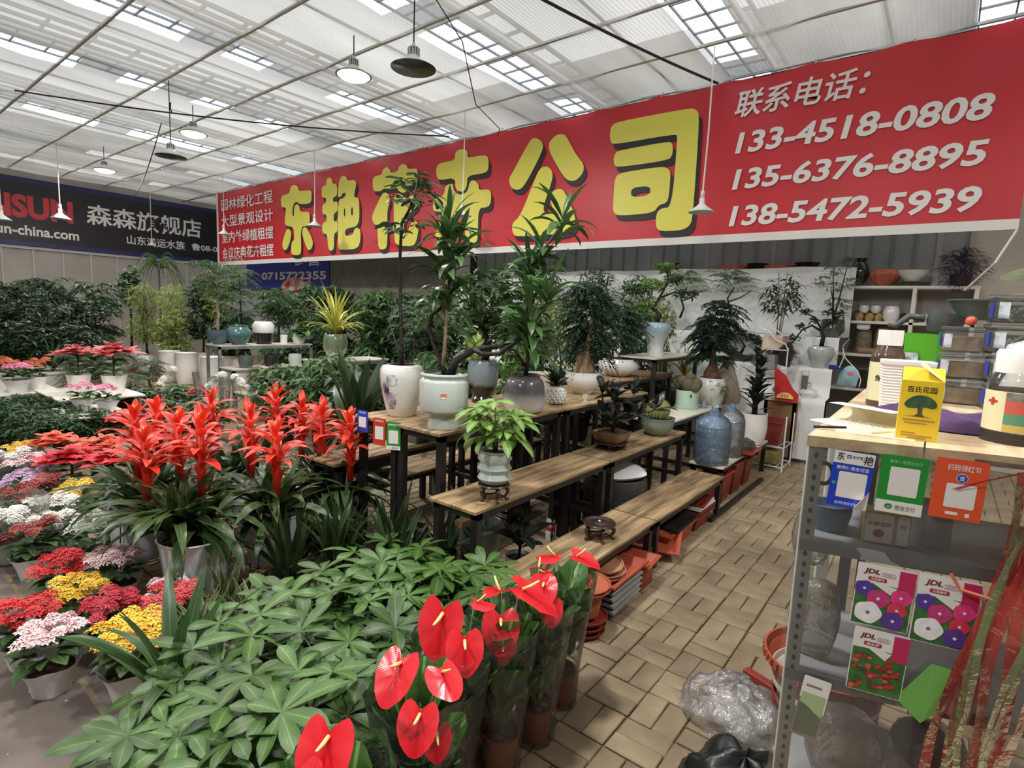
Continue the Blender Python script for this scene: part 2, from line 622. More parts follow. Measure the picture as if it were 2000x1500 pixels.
# bars and milky glazing sheets lying right over the open strips
def glazing_material():
    m = bpy.data.materials.new('milky_glazing')
    m.use_nodes = True
    N, L = m.node_tree.nodes, m.node_tree.links
    N.remove(N['Principled BSDF'])
    tr = N.new('ShaderNodeBsdfTranslucent'); tr.inputs[0].default_value = (0.8, 0.82, 0.85, 1)
    tp = N.new('ShaderNodeBsdfTransparent'); tp.inputs[0].default_value = (0.85, 0.87, 0.9, 1)
    ms = N.new('ShaderNodeMixShader'); ms.inputs[0].default_value = 0.25
    L.new(tr.outputs[0], ms.inputs[1]); L.new(tp.outputs[0], ms.inputs[2]); L.new(ms.outputs[0], N['Material Output'].inputs[0])
    return m
m_glaz = glazing_material()
for a, b in STRIPS:
    G().box(a - 0.03, b + 0.03, Y0, Y1, ZC + 0.075, ZC + 0.08).obj('skylight_glazing', m_glaz, ceiling)
    gb = G()
    for q in (a + 0.01, (a + b) / 2, b - 0.01):
        gb.box(q - 0.008, q + 0.008, Y0, Y1, ZC + 0.03, ZC + 0.055)
    y = Y0 + 0.1
    while y < Y1:
        gb.box(a, b, y - 0.008, y + 0.008, ZC + 0.03, ZC + 0.05)
        y += 0.35
    gb.obj('skylight_grid', m_bar, ceiling)
# black cables slung under the net
m_cable = M('black_cable', (32, 32, 32), 0.6)
def cable(name, a, b, sag, r=0.008, mat=m_cable, n=14, label=None):
    pts = []
    for i in range(n + 1):
        t = i / n
        pts.append((a[0] + (b[0] - a[0]) * t, a[1] + (b[1] - a[1]) * t, a[2] + (b[2] - a[2]) * t - sag * 4 * t * (1 - t)))
    o = G().tube(pts, r, 5).obj(name, mat)
    if label:
        tag(o, label, 'cable')
    return o
cable('power_cable', (-11.3, 2.2, 4.6), (-7.0, 7.0, 4.55), 0.1, 0.012, label='long black power cable slung under the net ceiling at upper left')
cable('power_cable', (-3.6, 3.4, 4.58), (-2.6, 7.3, 4.58), 0.05, 0.016, label='black cable running under the net towards the large red banner')
cable('power_cable', (-18.5, 5.8, 4.3), (-9.5, 3.5, 4.2), 0.35, 0.009, label='thin black cable sagging from the second high bay lamp to the left wall')

# ---------------------------------------------------------------- the big red banner
BY = 7.4
g = G()
n = 180
for i in range(n + 1):
    x = -16.45 + (0.44 + 16.45) * i / n
    sag = 0.035 * abs(math.sin(PI * (x + 16.45) / 0.93)) ** 1.0
    tw = 0.02 * math.sin(x * 2.3) + 0.012 * math.sin(x * 5.1)
    for z in (2.63, 2.72, 3.6, 4.35, 4.62):
        zz = z - (sag if z > 4.6 else 0)
        g.v.append((x, tw * (0.25 if z < 4.5 else 1.0) * 0.3, zz)); g.uv.append((0, 0))
for i in range(n):
    for k in range(1, 4):
        a = i * 5 + k
        g.f.append((a, a + 5, a + 6, a + 1))
banner = O('shop_banner', None, None, (0, BY, 0))
tag(banner, 'huge red banner with fat yellow characters and white phone numbers', 'banner')
g.obj('banner_sheet', m_red_print, banner, smooth=True)
G().box(-16.4, 0.42, 0.02, 0.024, 2.7, 4.56).obj('banner_back', M('banner_back', (226, 226, 224), 0.6), banner)
hem = G().box(-16.45, 0.44, -0.004, 0.004, 2.63, 2.73)
hem.box(-16.5, -16.4, -0.004, 0.004, 2.63, 4.6)
hem.obj('white_hem', M('white_hem', (236, 232, 226), 0.6), banner)
GLYPHS = [
 (0,[(-12.627,4.381),(-12.459,4.425),(-12.296,4.347),(-12.281,4.25),(-11.818,4.229),(-11.741,4.188),(-11.742,4.001),(-11.82,3.931),(-12.235,3.949),(-12.349,4.02),(-12.481,3.997),(-12.55,3.879),(-12.552,3.701),(-12.485,3.696),(-12.483,3.908),(-12.382,3.97),(-12.252,3.924),(-12.221,3.773),(-11.868,3.754),(-11.822,3.699),(-11.823,3.493),(-11.871,3.435),(-12.208,3.439),(-12.181,2.845),(-12.281,2.785),(-12.548,2.794),(-12.632,2.86),(-12.605,3.113),(-12.476,3.142),(-12.506,3.448),(-12.845,3.496),(-12.913,3.582),(-12.821,3.927),(-13.011,3.943),(-13.063,4.011),(-13.059,4.191),(-12.954,4.227),(-12.679,4.236)]),
 (0,[(-12.777,3.438),(-12.642,3.385),(-12.609,3.275),(-12.698,3.062),(-12.856,2.905),(-12.995,2.956),(-13.028,3.077),(-12.919,3.291)]),
 (0,[(-12.046,3.42),(-11.934,3.387),(-11.7,3.105),(-11.717,2.95),(-11.843,2.868),(-11.954,2.925),(-12.145,3.25),(-12.143,3.373)]),
 (0,[(-11.168,4.386),(-11.037,4.429),(-10.936,4.352),(-10.922,4.278),(-10.808,4.257),(-10.757,4.187),(-10.765,4.002),(-10.921,3.976),(-10.907,3.877),(-10.779,3.89),(-10.736,3.829),(-10.735,3.683),(-10.892,3.629),(-10.886,3.464),(-10.777,3.473),(-10.743,3.422),(-10.742,3.241),(-10.876,3.207),(-10.875,2.883),(-10.977,2.828),(-11.094,2.875),(-11.138,3.213),(-11.287,3.23),(-11.326,3.291),(-11.317,3.459),(-11.153,3.482),(-11.168,3.642),(-11.301,3.652),(-11.325,3.712),(-11.316,3.862),(-11.168,3.891),(-11.183,4.008),(-11.316,4.012),(-11.345,4.082),(-11.345,4.232),(-11.271,4.274),(-11.168,4.263)]),
 (0,[(-10.641,4.384),(-10.531,4.403),(-10.408,4.341),(-10.394,4.276),(-10.153,4.273),(-10.087,4.219),(-10.086,4.165),(-10.176,3.915),(-10.044,3.903),(-9.978,3.842),(-9.971,3.308),(-10.468,3.29),(-10.473,3.128),(-10.195,3.138),(-10.143,3.263),(-10.037,3.288),(-9.931,3.227),(-9.929,3.021),(-10.018,2.842),(-10.661,2.842),(-10.732,2.911),(-10.736,3.91),(-10.5,3.937),(-10.432,4.027),(-10.556,4.039),(-10.611,3.98),(-10.723,3.958),(-10.737,4.024),(-10.724,4.2)]),
 (1,[(-10.513,3.713),(-10.466,3.71),(-10.465,3.541),(-10.511,3.544)]),
 (1,[(-10.259,3.717),(-10.195,3.711),(-10.193,3.545),(-10.258,3.55)]),
 (0,[(-9.233,4.357),(-9.104,4.407),(-8.997,4.335),(-8.983,4.268),(-8.777,4.272),(-8.733,4.368),(-8.611,4.403),(-8.499,4.346),(-8.475,4.279),(-8.247,4.265),(-8.192,4.217),(-8.196,3.993),(-8.27,3.972),(-8.466,3.972),(-8.508,3.861),(-8.619,3.85),(-8.745,3.906),(-8.769,3.967),(-8.965,3.965),(-9.19,3.995),(-9.273,3.951),(-9.468,3.963),(-9.531,4.03),(-9.547,4.214),(-9.474,4.266),(-9.243,4.269)]),
 (0,[(-9.224,3.909),(-9.117,3.914),(-9.009,3.844),(-8.983,3.723),(-9.074,3.567),(-9.048,2.873),(-9.13,2.8),(-9.276,2.798),(-9.351,2.886),(-9.37,3.255),(-9.52,3.357),(-9.56,3.483),(-9.414,3.685)]),
 (0,[(-8.846,3.843),(-8.801,3.861),(-8.596,3.812),(-8.581,3.695),(-8.309,3.799),(-8.232,3.77),(-8.187,3.681),(-8.193,3.554),(-8.573,3.382),(-8.566,3.088),(-8.442,3.074),(-8.381,3.252),(-8.294,3.304),(-8.163,3.267),(-8.137,3.122),(-8.216,2.867),(-8.346,2.822),(-8.731,2.86),(-8.849,2.94),(-8.879,3.773)]),
 (0,[(-7.226,4.417),(-7.087,4.456),(-6.957,4.418),(-6.918,4.361),(-6.914,4.276),(-6.523,4.275),(-6.434,4.219),(-6.425,4.029),(-6.492,3.974),(-6.91,3.978),(-6.913,3.815),(-6.964,3.729),(-7.075,3.72),(-7.191,3.778),(-7.209,3.979),(-7.607,3.977),(-7.68,4.046),(-7.705,4.199),(-7.618,4.283),(-7.221,4.278)]),
 (0,[(-7.464,3.846),(-7.349,3.888),(-7.256,3.871),(-7.238,3.77),(-7.149,3.688),(-6.999,3.667),(-6.89,3.722),(-6.851,3.874),(-6.752,3.889),(-6.642,3.813),(-6.628,3.702),(-6.409,3.699),(-6.346,3.642),(-6.346,3.465),(-6.412,3.4),(-6.632,3.405),(-6.616,2.863),(-6.686,2.814),(-6.87,2.822),(-6.919,2.891),(-6.931,3.397),(-7.167,3.409),(-7.227,3.231),(-7.408,2.887),(-7.547,2.852),(-7.713,2.971),(-7.56,3.227),(-7.487,3.414),(-7.709,3.431),(-7.762,3.491),(-7.766,3.616),(-7.677,3.69),(-7.478,3.692)]),
 (0,[(-5.557,4.389),(-5.451,4.389),(-5.332,4.314),(-5.294,4.195),(-5.635,3.675),(-5.775,3.613),(-5.924,3.671),(-5.977,3.814),(-5.903,3.908)]),
 (0,[(-5.188,4.292),(-5.063,4.376),(-4.924,4.362),(-4.851,4.281),(-4.691,4.031),(-4.54,3.871),(-4.541,3.747),(-4.666,3.644),(-4.801,3.659),(-4.904,3.742),(-5.144,4.077),(-5.203,4.214)]),
 (0,[(-5.309,3.928),(-5.196,3.922),(-5.099,3.829),(-5.101,3.7),(-5.243,3.337),(-5.236,3.22),(-5.041,3.214),(-5.135,3.426),(-5.091,3.536),(-4.962,3.564),(-4.86,3.514),(-4.641,3.127),(-4.641,2.967),(-4.79,2.871),(-5.757,2.871),(-5.851,2.937),(-5.871,3.095),(-5.697,3.204),(-5.399,3.848)]),
 (0,[(-4.115,4.338),(-4.049,4.386),(-2.967,4.377),(-2.878,4.341),(-2.829,4.259),(-2.812,2.951),(-2.855,2.857),(-2.955,2.813),(-3.26,2.817),(-3.328,2.886),(-3.334,3.06),(-3.269,3.127),(-3.116,3.129),(-3.107,4.034),(-3.133,4.08),(-4.062,4.078),(-4.117,4.131),(-4.135,4.253)]),
 (0,[(-4.034,3.941),(-3.986,3.986),(-3.231,3.998),(-3.168,3.961),(-3.157,3.821),(-3.211,3.751),(-3.969,3.754),(-4.032,3.792),(-4.048,3.883)]),
 (0,[(-4.011,3.61),(-3.929,3.675),(-3.282,3.683),(-3.186,3.629),(-3.164,3.542),(-3.17,3.233),(-3.212,3.187),(-3.304,3.173),(-3.375,3.071),(-3.92,3.074),(-4.002,3.133),(-4.01,3.248)]),
 (1,[(-3.736,3.446),(-3.451,3.446),(-3.441,3.315),(-3.734,3.313)]),
]

cur = None
groups = []
for h, q in GLYPHS:
    if h:
        groups[-1].append(q)
    else:
        groups.append([q])
for q in groups:
    lp = [chaikin(l, 2, 0.22) for l in q]
    put_poly('character_shadow', lp, m_black_print, banner, -0.014, 0, 0.05, -0.085)
    put_poly('character_stroke', lp, m_yellow_print, banner, -0.02)
put_text('lettering', '联系电话：', m_white_print, banner, -2.40, -1.0, 4.14, 4.46, -0.016, 0.016, 0.17)
for s, z in (('133-4518-0808', 3.71), ('135-6376-8895', 3.27), ('138-5472-5939', 2.82)):
    put_text('lettering', s, m_white_print, banner, -2.34, 0.10, z, z + 0.255, -0.016, 0.028, 0.17)
for s, z in (('园林绿化工程', 4.10), ('大型景观设计', 3.66), ('室内外绿植租摆', 3.23), ('会议庆典花卉租摆', 2.80)):
    put_text('lettering', s, m_white_print, banner, -16.18, -13.45, z, z + 0.31, -0.016, 0.012)
tie = G().tube([(0, 0, 0), (0.0, -0.02, 0.03), (0.01, 0, 0.06)], 0.012, 5).mesh('tie', m_white_print)
x = -16.4
while x < 0.4:
    O('tie', tie, banner, (x, -0.01, 4.6), (0, random.uniform(-.4, .4), 0), random.uniform(.7, 1.2))
    x += 0.93
tag(G().tube([(0.43, BY - .02, 2.62), (0.3, BY - 0.1, 2.3), (0.1, BY + 0.2, 2.05)], 0.012, 5).obj('banner_rope', m_white_print), 'white rope hanging from the lower right corner of the red banner', 'rope')
tag(G().tube([(-18.8, BY + 0.03, 4.6), (0.6, BY + 0.03, 4.6)], 0.012, 5).obj('banner_cable', m_cable), 'thin steel cable carrying the top edge of the red banner', 'cable')

# ---------------------------------------------------------------- black aquarium banner on the left wall
bb = O('wall_banner', None, None, (X0 + 0.07, 0, 0.08), (0, 0, PI / 2), 0.95)
tag(bb, 'black banner with red and white lettering on the far left wall', 'banner')
G().box(-1.0, 8.95, 0, 0.01, 2.9, 4.7).obj('banner_sheet', M('black_banner', (30, 30, 38), 0.45, (24, 24, 30), 1.5), bb)
m_navy = M('navy_edge', (40, 38, 92), 0.45)
G().box(-1.0, 8.95, -0.004, 0.0, 2.9, 3.02).obj('banner_edge', m_navy, bb)
G().box(-1.0, 8.95, -0.004, 0.0, 4.55, 4.7).obj('banner_edge', m_navy, bb)
put_text('lettering', 'SENSUN', m_redl := M('red_lettering', (206, 58, 66), 0.5), bb, 2.45, 4.97, 3.63, 4.25, -0.008, 0.045)
put_text('lettering', '森森旗舰店', m_white_print, bb, 5.28, 8.42, 3.68, 4.27, -0.008, 0.016)
put_text('lettering', 'www.sensun-china.com', m_white_print, bb, 1.9, 5.08, 3.18, 3.45, -0.008, 0.025)
put_text('lettering', '山东鸿运水族', m_white_print, bb, 6.27, 7.9, 3.24, 3.52, -0.008, 0.012)
put_text('lettering', '鲁08-0', m_white_print, bb, 8.1, 8.93, 3.27, 3.5, -0.008, 0.02)

# ---------------------------------------------------------------- blue poster and tarp under the banner, on the back wall
bp_ = O('blue_poster', None, None, (0, 8.47, 0))
tag(bp_, 'blue poster with white digits behind the lower edge of the red banner', 'poster')
G().box(-17.0, -12.7, 0, 0.01, 2.05, 3.2).obj('poster_sheet', M('blue_poster', (52, 60, 168), 0.5), bp_)
put_text('lettering', '0715722355', m_white_print, bp_, -16.1, -12.82, 2.3, 2.52, -0.006, 0.03)
put_text('lettering', '经营', m_white_print, bp_, -14.3, -13.1, 2.66, 2.95, -0.006, 0.03)
fish = G()
fv, ff = fill_poly([chaikin([(-15.1, 2.1), (-14.7, 2.35), (-14.1, 2.38), (-13.8, 2.2), (-13.5, 2.35), (-13.55, 2.05), (-13.8, 2.12), (-14.2, 2.0), (-14.8, 2.0)], 2)])
G().add([(a, -0.008, b) for a, b in fv], ff).obj('red_fish', M('red_fish_print', (196, 60, 60), 0.5, (240, 225, 220), 3), bp_)
tarp = tag(G().box(-12.7, -8.2, 8.5, 8.53, 0.5, 3.3).obj('wall_tarp', M('olive_tarp', (112, 108, 96), 0.7, (134, 130, 118), 2, bump=0.4, bscale=4)), 'olive grey tarp hung on the back wall beside the blue poster', 'tarp')
cur_ = O('white_doorway', None, None, (0, 8.5, 0)); tag(cur_, 'pale doorway with dark frame under the red banner', 'doorway')
G().box(-8.2, -7.75, 0, 0.03, 0, 3.2).obj('door_panel', M('pale_door', (236, 234, 222), 0.6), cur_)
G().box(-7.78, -7.66, -0.03, 0.03, 0, 3.2).obj('door_frame', m_black_steel, cur_)

# ---------------------------------------------------------------- pendant lamps
m_shade_w = M('white_enamel', (232, 232, 226), 0.35)
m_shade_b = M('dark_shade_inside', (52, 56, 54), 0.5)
m_lamp_alu = M('lamp_aluminium', (196, 198, 196), 0.35, metal=0.5)
shade_small = G().lathe([(0.0, 0.16), (0.028, 0.16), (0.03, 0.10), (0.05, 0.075), (0.15, 0.0), (0.148, -0.004), (0.05, 0.062), (0.0, 0.07)], 20).mesh('shade', m_shade_w, True)
sock = G().lathe([(0.0, 0.24), (0.022, 0.24), (0.024, 0.16), (0.0, 0.16)], 10).mesh('socket', m_white_paint, True)
def pend(x, y, z, label, sc=1.0):
    t = thing('pendant_lamp', label, 'lamp', (x, y, z), 0, 'small white pendant lamps')
    O('shade', shade_small, t, (0, 0, 0), (0, 0, 0), sc)
    O('socket', sock, t, (0, 0, 0), (0, 0, 0), sc)
    G().tube([(0, 0, 0.22 * sc), (0.01, 0, (4.7 - z) * 0.5), (0, 0, 4.7 - z)], 0.009, 5).obj('cord', m_white_print, t)
    return t
pend(-14.35, 6.6, 3.27, 'small white pendant lamp hanging before the leftmost small lettering of the red banner')
pend(-10.4, 6.6, 3.22, 'small white pendant lamp hanging right of the first yellow character')
pend(-6.27, 6.6, 3.12, 'small white pendant lamp hanging before the fourth yellow character')
pend(-2.42, 6.6, 2.88, 'small white pendant lamp hanging beside the last yellow character')
pend(-14.9, 3.5, 3.2, 'small white pendant lamp hanging before the red letters of the black banner', 1.25)
pend(-16.6, 2.86, 3.2, 'small white pendant lamp at the left edge of the photograph', 1.25)
pend(-17.8, 6.2, 3.1, 'small white pendant lamp before the white characters of the black banner', 0.7)

big = G().lathe([(0.0, 0.11), (0.05, 0.11), (0.055, 0.085), (0.21, 0.0)], 28).mesh('shade', m_shade_w, True)
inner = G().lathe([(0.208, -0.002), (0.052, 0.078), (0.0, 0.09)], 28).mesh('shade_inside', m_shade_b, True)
hs = G()
for i in range(14):
    a = 2 * PI * i / 14
    hs.box(0.02, 0.058, -0.004, 0.004, 0.11, 0.17, Matrix.Rotation(a, 4, 'Z'))
hs.lathe([(0.03, 0.10), (0.03, 0.17), (0.05, 0.172), (0.05, 0.18), (0.02, 0.185), (0.012, 0.22)], 14)
hs = hs.mesh('heat_sink', m_lamp_alu)
def bay(x, y, z, label):
    t = thing('high_bay_lamp', label, 'lamp', (x, y, z), 0, 'unlit high bay lamps')
    O('shade', big, t); O('shade_inside', inner, t); O('heat_sink', hs, t)
    G().tube([(0, 0, 0.21), (0, 0, 4.75 - z)], 0.007, 5).obj('cord', m_cable, t)
    G().tube([(0.0, 0, 0.7), (0.04, 0, 0.74), (0.02, 0, 0.66), (0.05, 0.01, 0.62)], 0.012, 5).obj('cable_knot', m_cable, t)
bay(-4.15, 3.66, 3.82, 'unlit high bay lamp with dark inside hanging nearest, above the red banner')
bay(-9.2, 3.5, 3.68, 'unlit high bay lamp hanging farther left, above the black banner corner')
tag(G().tube([(-4.2, 3.95, 4.58), (-4.15, 4.3, 4.3), (-4.4, 4.8, 3.9), (-5.3, 6.3, 4.2), (-6.2, 7.3, 4.5)], 0.006, 5).obj('loose_wire', m_cable), 'thin loose wire dangling behind the nearest high bay lamp', 'wire')

m_glow = bpy.data.materials.new('lamp_glow'); m_glow.use_nodes = True
_p = m_glow.node_tree.nodes['Principled BSDF']
_p.inputs['Emission Color'].default_value = (1.0, 0.98, 0.94, 1); _p.inputs['Emission Strength'].default_value = 8.0
gl_disc = G().lathe([(0.0, -0.05), (0.1, -0.045), (0.16, -0.02), (0.185, 0.0)], 24).mesh('diffuser', m_glow, True)
def lit(x, y, z, label):
    t = thing('lit_high_bay_lamp', label, 'lamp', (x, y, z), 0, 'lit high bay lamps')
    O('shade', big, t); O('diffuser', gl_disc, t, (0, 0, -0.004)); O('heat_sink', hs, t)
    G().tube([(0, 0, 0.21), (0, 0, 4.75 - z)], 0.007, 5).obj('cord', m_cable, t)
    L = bpy.data.lights.new('lamp_light', 'AREA'); L.shape = 'DISK'; L.size = 0.36; L.energy = LAMP_W; L.color = (1, 0.985, 0.96)
    lo = bpy.data.objects.new('lamp_light', L); COL.objects.link(lo); lo.parent = t; lo.location = (0, 0, -0.07)
LAMP_W = 105
lit(-5.8, 4.2, 4.3, 'lit high bay lamp glowing white nearest, left of the dark one')
lit(-10.0, 4.15, 4.3, 'lit high bay lamp glowing above the black banner end')
lit(-14.3, 4.15, 4.25, 'lit high bay lamp glowing farthest left')
for x, y, w in ((-1.6, 1.4, 'above the plank stands, over the picture edge'), (-1.6, -1.5, 'behind the camera'), (-5.8, 0.8, 'above the bromeliads, over the picture edge'), (1.6, 2.6, 'above the counter, over the picture edge')):  # unseen lamps added outside the frame to brighten the foreground
    lit(x, y, 4.3, 'unseen added fill lamp ' + w)
# ================================================================ plant parts
def wprof(shape, t):
    if shape == 'strap':
        return min(1.0, 0.55 + 1.6 * t) * (1 - t ** 5) * (1.0 if t < 0.995 else 0.0)
    if shape == 'lance':
        return max(0.0, math.sin(PI * min(1, t * 0.97 + 0.02))) ** 0.75
    if shape == 'obov':
        return max(0.0, math.sin(PI * (t ** 1.35) * 0.985 + 0.02)) ** 0.8
    if shape == 'ovate':
        return max(0.0, math.sin(PI * (t ** 0.75) * 0.985 + 0.015)) ** 0.7
    if shape == 'grass':
        return min(1.0, 0.7 + t) * (1 - t) ** 0.6
    return 1 - t


def blade(L, W, a0, a1, n=6, shape='strap', fold=0.22, curl=0.0):
    """leaf along +X; elevation goes a0 -> a1 degrees along its length; returns verts, faces, uvs"""
    x = z = 0.0
    vs = []; uv = []; fs = []
    ds = L / n
    for k in range(n + 1):
        t = k / n
        w = 0.5 * W * wprof(shape, t)
        a = math.radians(a0 + (a1 - a0) * t ** 1.3)
        up = fold * w
        yy = curl * math.sin(t * 2.5) * W
        nx, nz = -math.sin(a), math.cos(a)
        vs += [(x + nx * up, yy + w, z + nz * up), (x, yy, z), (x + nx * up, yy - w, z + nz * up)]
        uv += [(0, t), (0.5, t), (1, t)]
        x += ds * math.cos(a); z += ds * math.sin(a)
    for k in range(n):
        b = k * 3
        fs += [(b, b + 1, b + 4, b + 3), (b + 1, b + 2, b + 5, b + 4)]
    return vs, fs, uv


def xf(vs, mt):
    return [tuple(mt @ Vector(v)) for v in vs]


def rotz(a):
    return Matrix.Rotation(a, 4, 'Z')


def roty(a):
    return Matrix.Rotation(a, 4, 'Y')


def blade_mesh(name, mat, *a, **k):
    g = G(); g.add(*blade(*a, **k))
    return g.mesh(name, mat, True)


# ---- leaf materials
l_brom = LEAF('bromeliad_leaf', (52, 74, 40), (70, 92, 50), (84, 106, 62), rough=0.32)
l_bract = LEAF('bromeliad_bract', (222, 46, 34), (236, 84, 58), (228, 60, 42), rough=0.35, rand=0.18, transl=0.3)
l_pach = LEAF('pachira_leaf', (80, 110, 52), (64, 94, 42), (116, 142, 82), rough=0.36, rand=0.42, ribw=0.03)
l_pach2 = LEAF('pachira_leaf_pale', (132, 168, 84), (112, 150, 72), (176, 196, 126), rough=0.42, rand=0.2)
l_dark = LEAF('dark_strap_leaf', (40, 58, 34), (56, 76, 44), (70, 90, 56), rough=0.3, rand=0.35)
l_cliv = LEAF('clivia_leaf', (52, 78, 42), (70, 96, 54), (86, 112, 66), rough=0.33, rand=0.3)
l_varieg = LEAF('variegated_leaf', (88, 104, 70), (74, 92, 58), (96, 112, 76), (196, 190, 132), rough=0.4, edgew=0.8)
l_yellow = LEAF('yellow_striped_leaf', (176, 176, 70), (110, 132, 60), (228, 216, 110), (222, 214, 110), rough=0.45, edgew=0.7, ribw=0.12)
l_anth = LEAF('anthurium_leaf', (58, 98, 46), (80, 122, 58), (122, 156, 88), rough=0.25, rand=0.25)
l_spathe = LEAF('anthurium_spathe', (216, 30, 42), (230, 54, 62), (206, 26, 40), rough=0.22, rand=0.14, transl=0.2, vein=0.04)
l_ficus = LEAF('burgundy_ficus_leaf', (40, 48, 42), (54, 62, 54), (96, 86, 78), rough=0.22, rand=0.3)
l_drac = LEAF('dracaena_leaf', (54, 84, 46), (74, 106, 58), (92, 124, 74), rough=0.32, rand=0.35)
l_green = LEAF('shrub_leaf', (58, 88, 48), (76, 106, 58), (96, 122, 74), rough=0.4, rand=0.4, transl=0.3)
l_deep = LEAF('deep_shrub_leaf', (42, 66, 40), (56, 82, 48), (72, 96, 62), rough=0.4, rand=0.4, transl=0.25)
l_lime = LEAF('bamboo_leaf', (128, 146, 70), (150, 164, 84), (170, 180, 104), rough=0.45, rand=0.35, transl=0.3)
l_bright = LEAF('bright_leaf', (98, 140, 66), (120, 158, 80), (150, 180, 100), rough=0.4, rand=0.3, transl=0.3)
l_soft = LEAF('feathery_leaf', (74, 98, 66), (90, 114, 78), (104, 126, 90), rough=0.5, rand=0.35, transl=0.3)
l_bonsai = LEAF('bonsai_leaf', (36, 50, 34), (50, 66, 44), (62, 78, 54), rough=0.4, rand=0.35)
l_poin = LEAF('poinsettia_bract', (206, 40, 52), (220, 66, 74), (176, 28, 40), rough=0.5, rand=0.2)
l_poinp = LEAF('poinsettia_pink_bract', (214, 98, 104), (226, 128, 126), (190, 78, 84), rough=0.5, rand=0.2)
l_poino = LEAF('poinsettia_orange_bract', (226, 92, 70), (236, 120, 92), (196, 70, 56), rough=0.5, rand=0.2)
l_variegd = LEAF('dieffenbachia_leaf', (206, 214, 128), (150, 180, 84), (226, 228, 160), (74, 112, 56), rough=0.4, rand=0.15, edgew=0.72)


def foliage_np(n, size, L, W, k=1, spread=1.0, droop=0.2, seed=0, shell=0.35, lv=0.3, top=0.0, fold=0.15):
    """n clusters of k leaves inside an ellipsoid (size = rx,ry,rz); returns a G"""
    r = np.random.default_rng(seed)
    d = r.normal(size=(n, 3)); d /= np.linalg.norm(d, axis=1)[:, None]
    rad = (shell + (1 - shell) * r.random(n) ** 0.6)
    c = d * rad[:, None] * np.array(size)
    az0 = np.arctan2(d[:, 1], d[:, 0])
    V = []; 
    for q in range(k):
        az = (az0 + r.normal(size=n) * 0.8) if k == 1 else (az0 + 2 * PI * q / k + r.normal(size=n) * 0.25)
        el = (d[:, 2] * 0.5 + top - droop + r.normal(size=n) * 0.35) if k == 1 else (-droop + r.normal(size=n) * 0.3)
        ln = L * (1 + lv * r.normal(size=n)).clip(0.4, 1.8)
        wd = W * (1 + lv * r.normal(size=n)).clip(0.5, 1.6)
        u = np.stack([np.cos(az) * np.cos(el), np.sin(az) * np.cos(el), np.sin(el)], 1)
        ro = r.normal(size=n) * 0.5
        s = np.stack([-np.sin(az), np.cos(az), np.zeros(n)], 1)
        nn = np.cross(u, s)
        s2 = s * np.cos(ro)[:, None] + nn * np.sin(ro)[:, None]
        n2 = np.cross(u, s2)
        b = c
        mid = b + u * ln[:, None] * 0.45 - n2 * (fold * wd)[:, None] * 0
        tip = b + u * ln[:, None] - np.array([0, 0, 1]) * (ln * 0.18)[:, None]
        lf = b + u * ln[:, None] * 0.45 + s2 * wd[:, None] * 0.5 + n2 * (fold * wd)[:, None]
        rt = b + u * ln[:, None] * 0.45 - s2 * wd[:, None] * 0.5 + n2 * (fold * wd)[:, None]
        V.append(np.stack([b, lf, tip, rt, mid], 1))
    V = np.concatenate(V, 0)
    m = len(V)
    base = np.arange(m)[:, None] * 5
    F = np.concatenate([base + np.array([[0, 4, 1]]), base + np.array([[1, 4, 2]]), base + np.array([[0, 3, 4]]), base + np.array([[4, 3, 2]])], 0)
    UV = np.tile(np.array([(0.5, 0), (0, .45), (.5, 1), (1, .45), (.5, .45)]), (m, 1))
    return V.reshape(-1, 3), F, UV


_fol = {}

def np_mesh(name, V, F, UV, mat):
    me = bpy.data.meshes.new(name)
    me.from_pydata(V.tolist(), [], F.tolist())
    uvl = me.uv_layers.new(name='UVMap')
    idx = np.empty(len(me.loops), dtype=np.int32)
    me.loops.foreach_get('vertex_index', idx)
    uvl.data.foreach_set('uv', np.asarray(UV, dtype=np.float32)[idx].ravel())
    me.materials.append(mat)
    return me


def foliage_mesh(key, mat, **kw):
    k = (key, mat.name)
    if k not in _fol:
        V, F, UV = foliage_np(**kw)
        _fol[k] = np_mesh('foliage', V, F, UV, mat)
    return _fol[k]


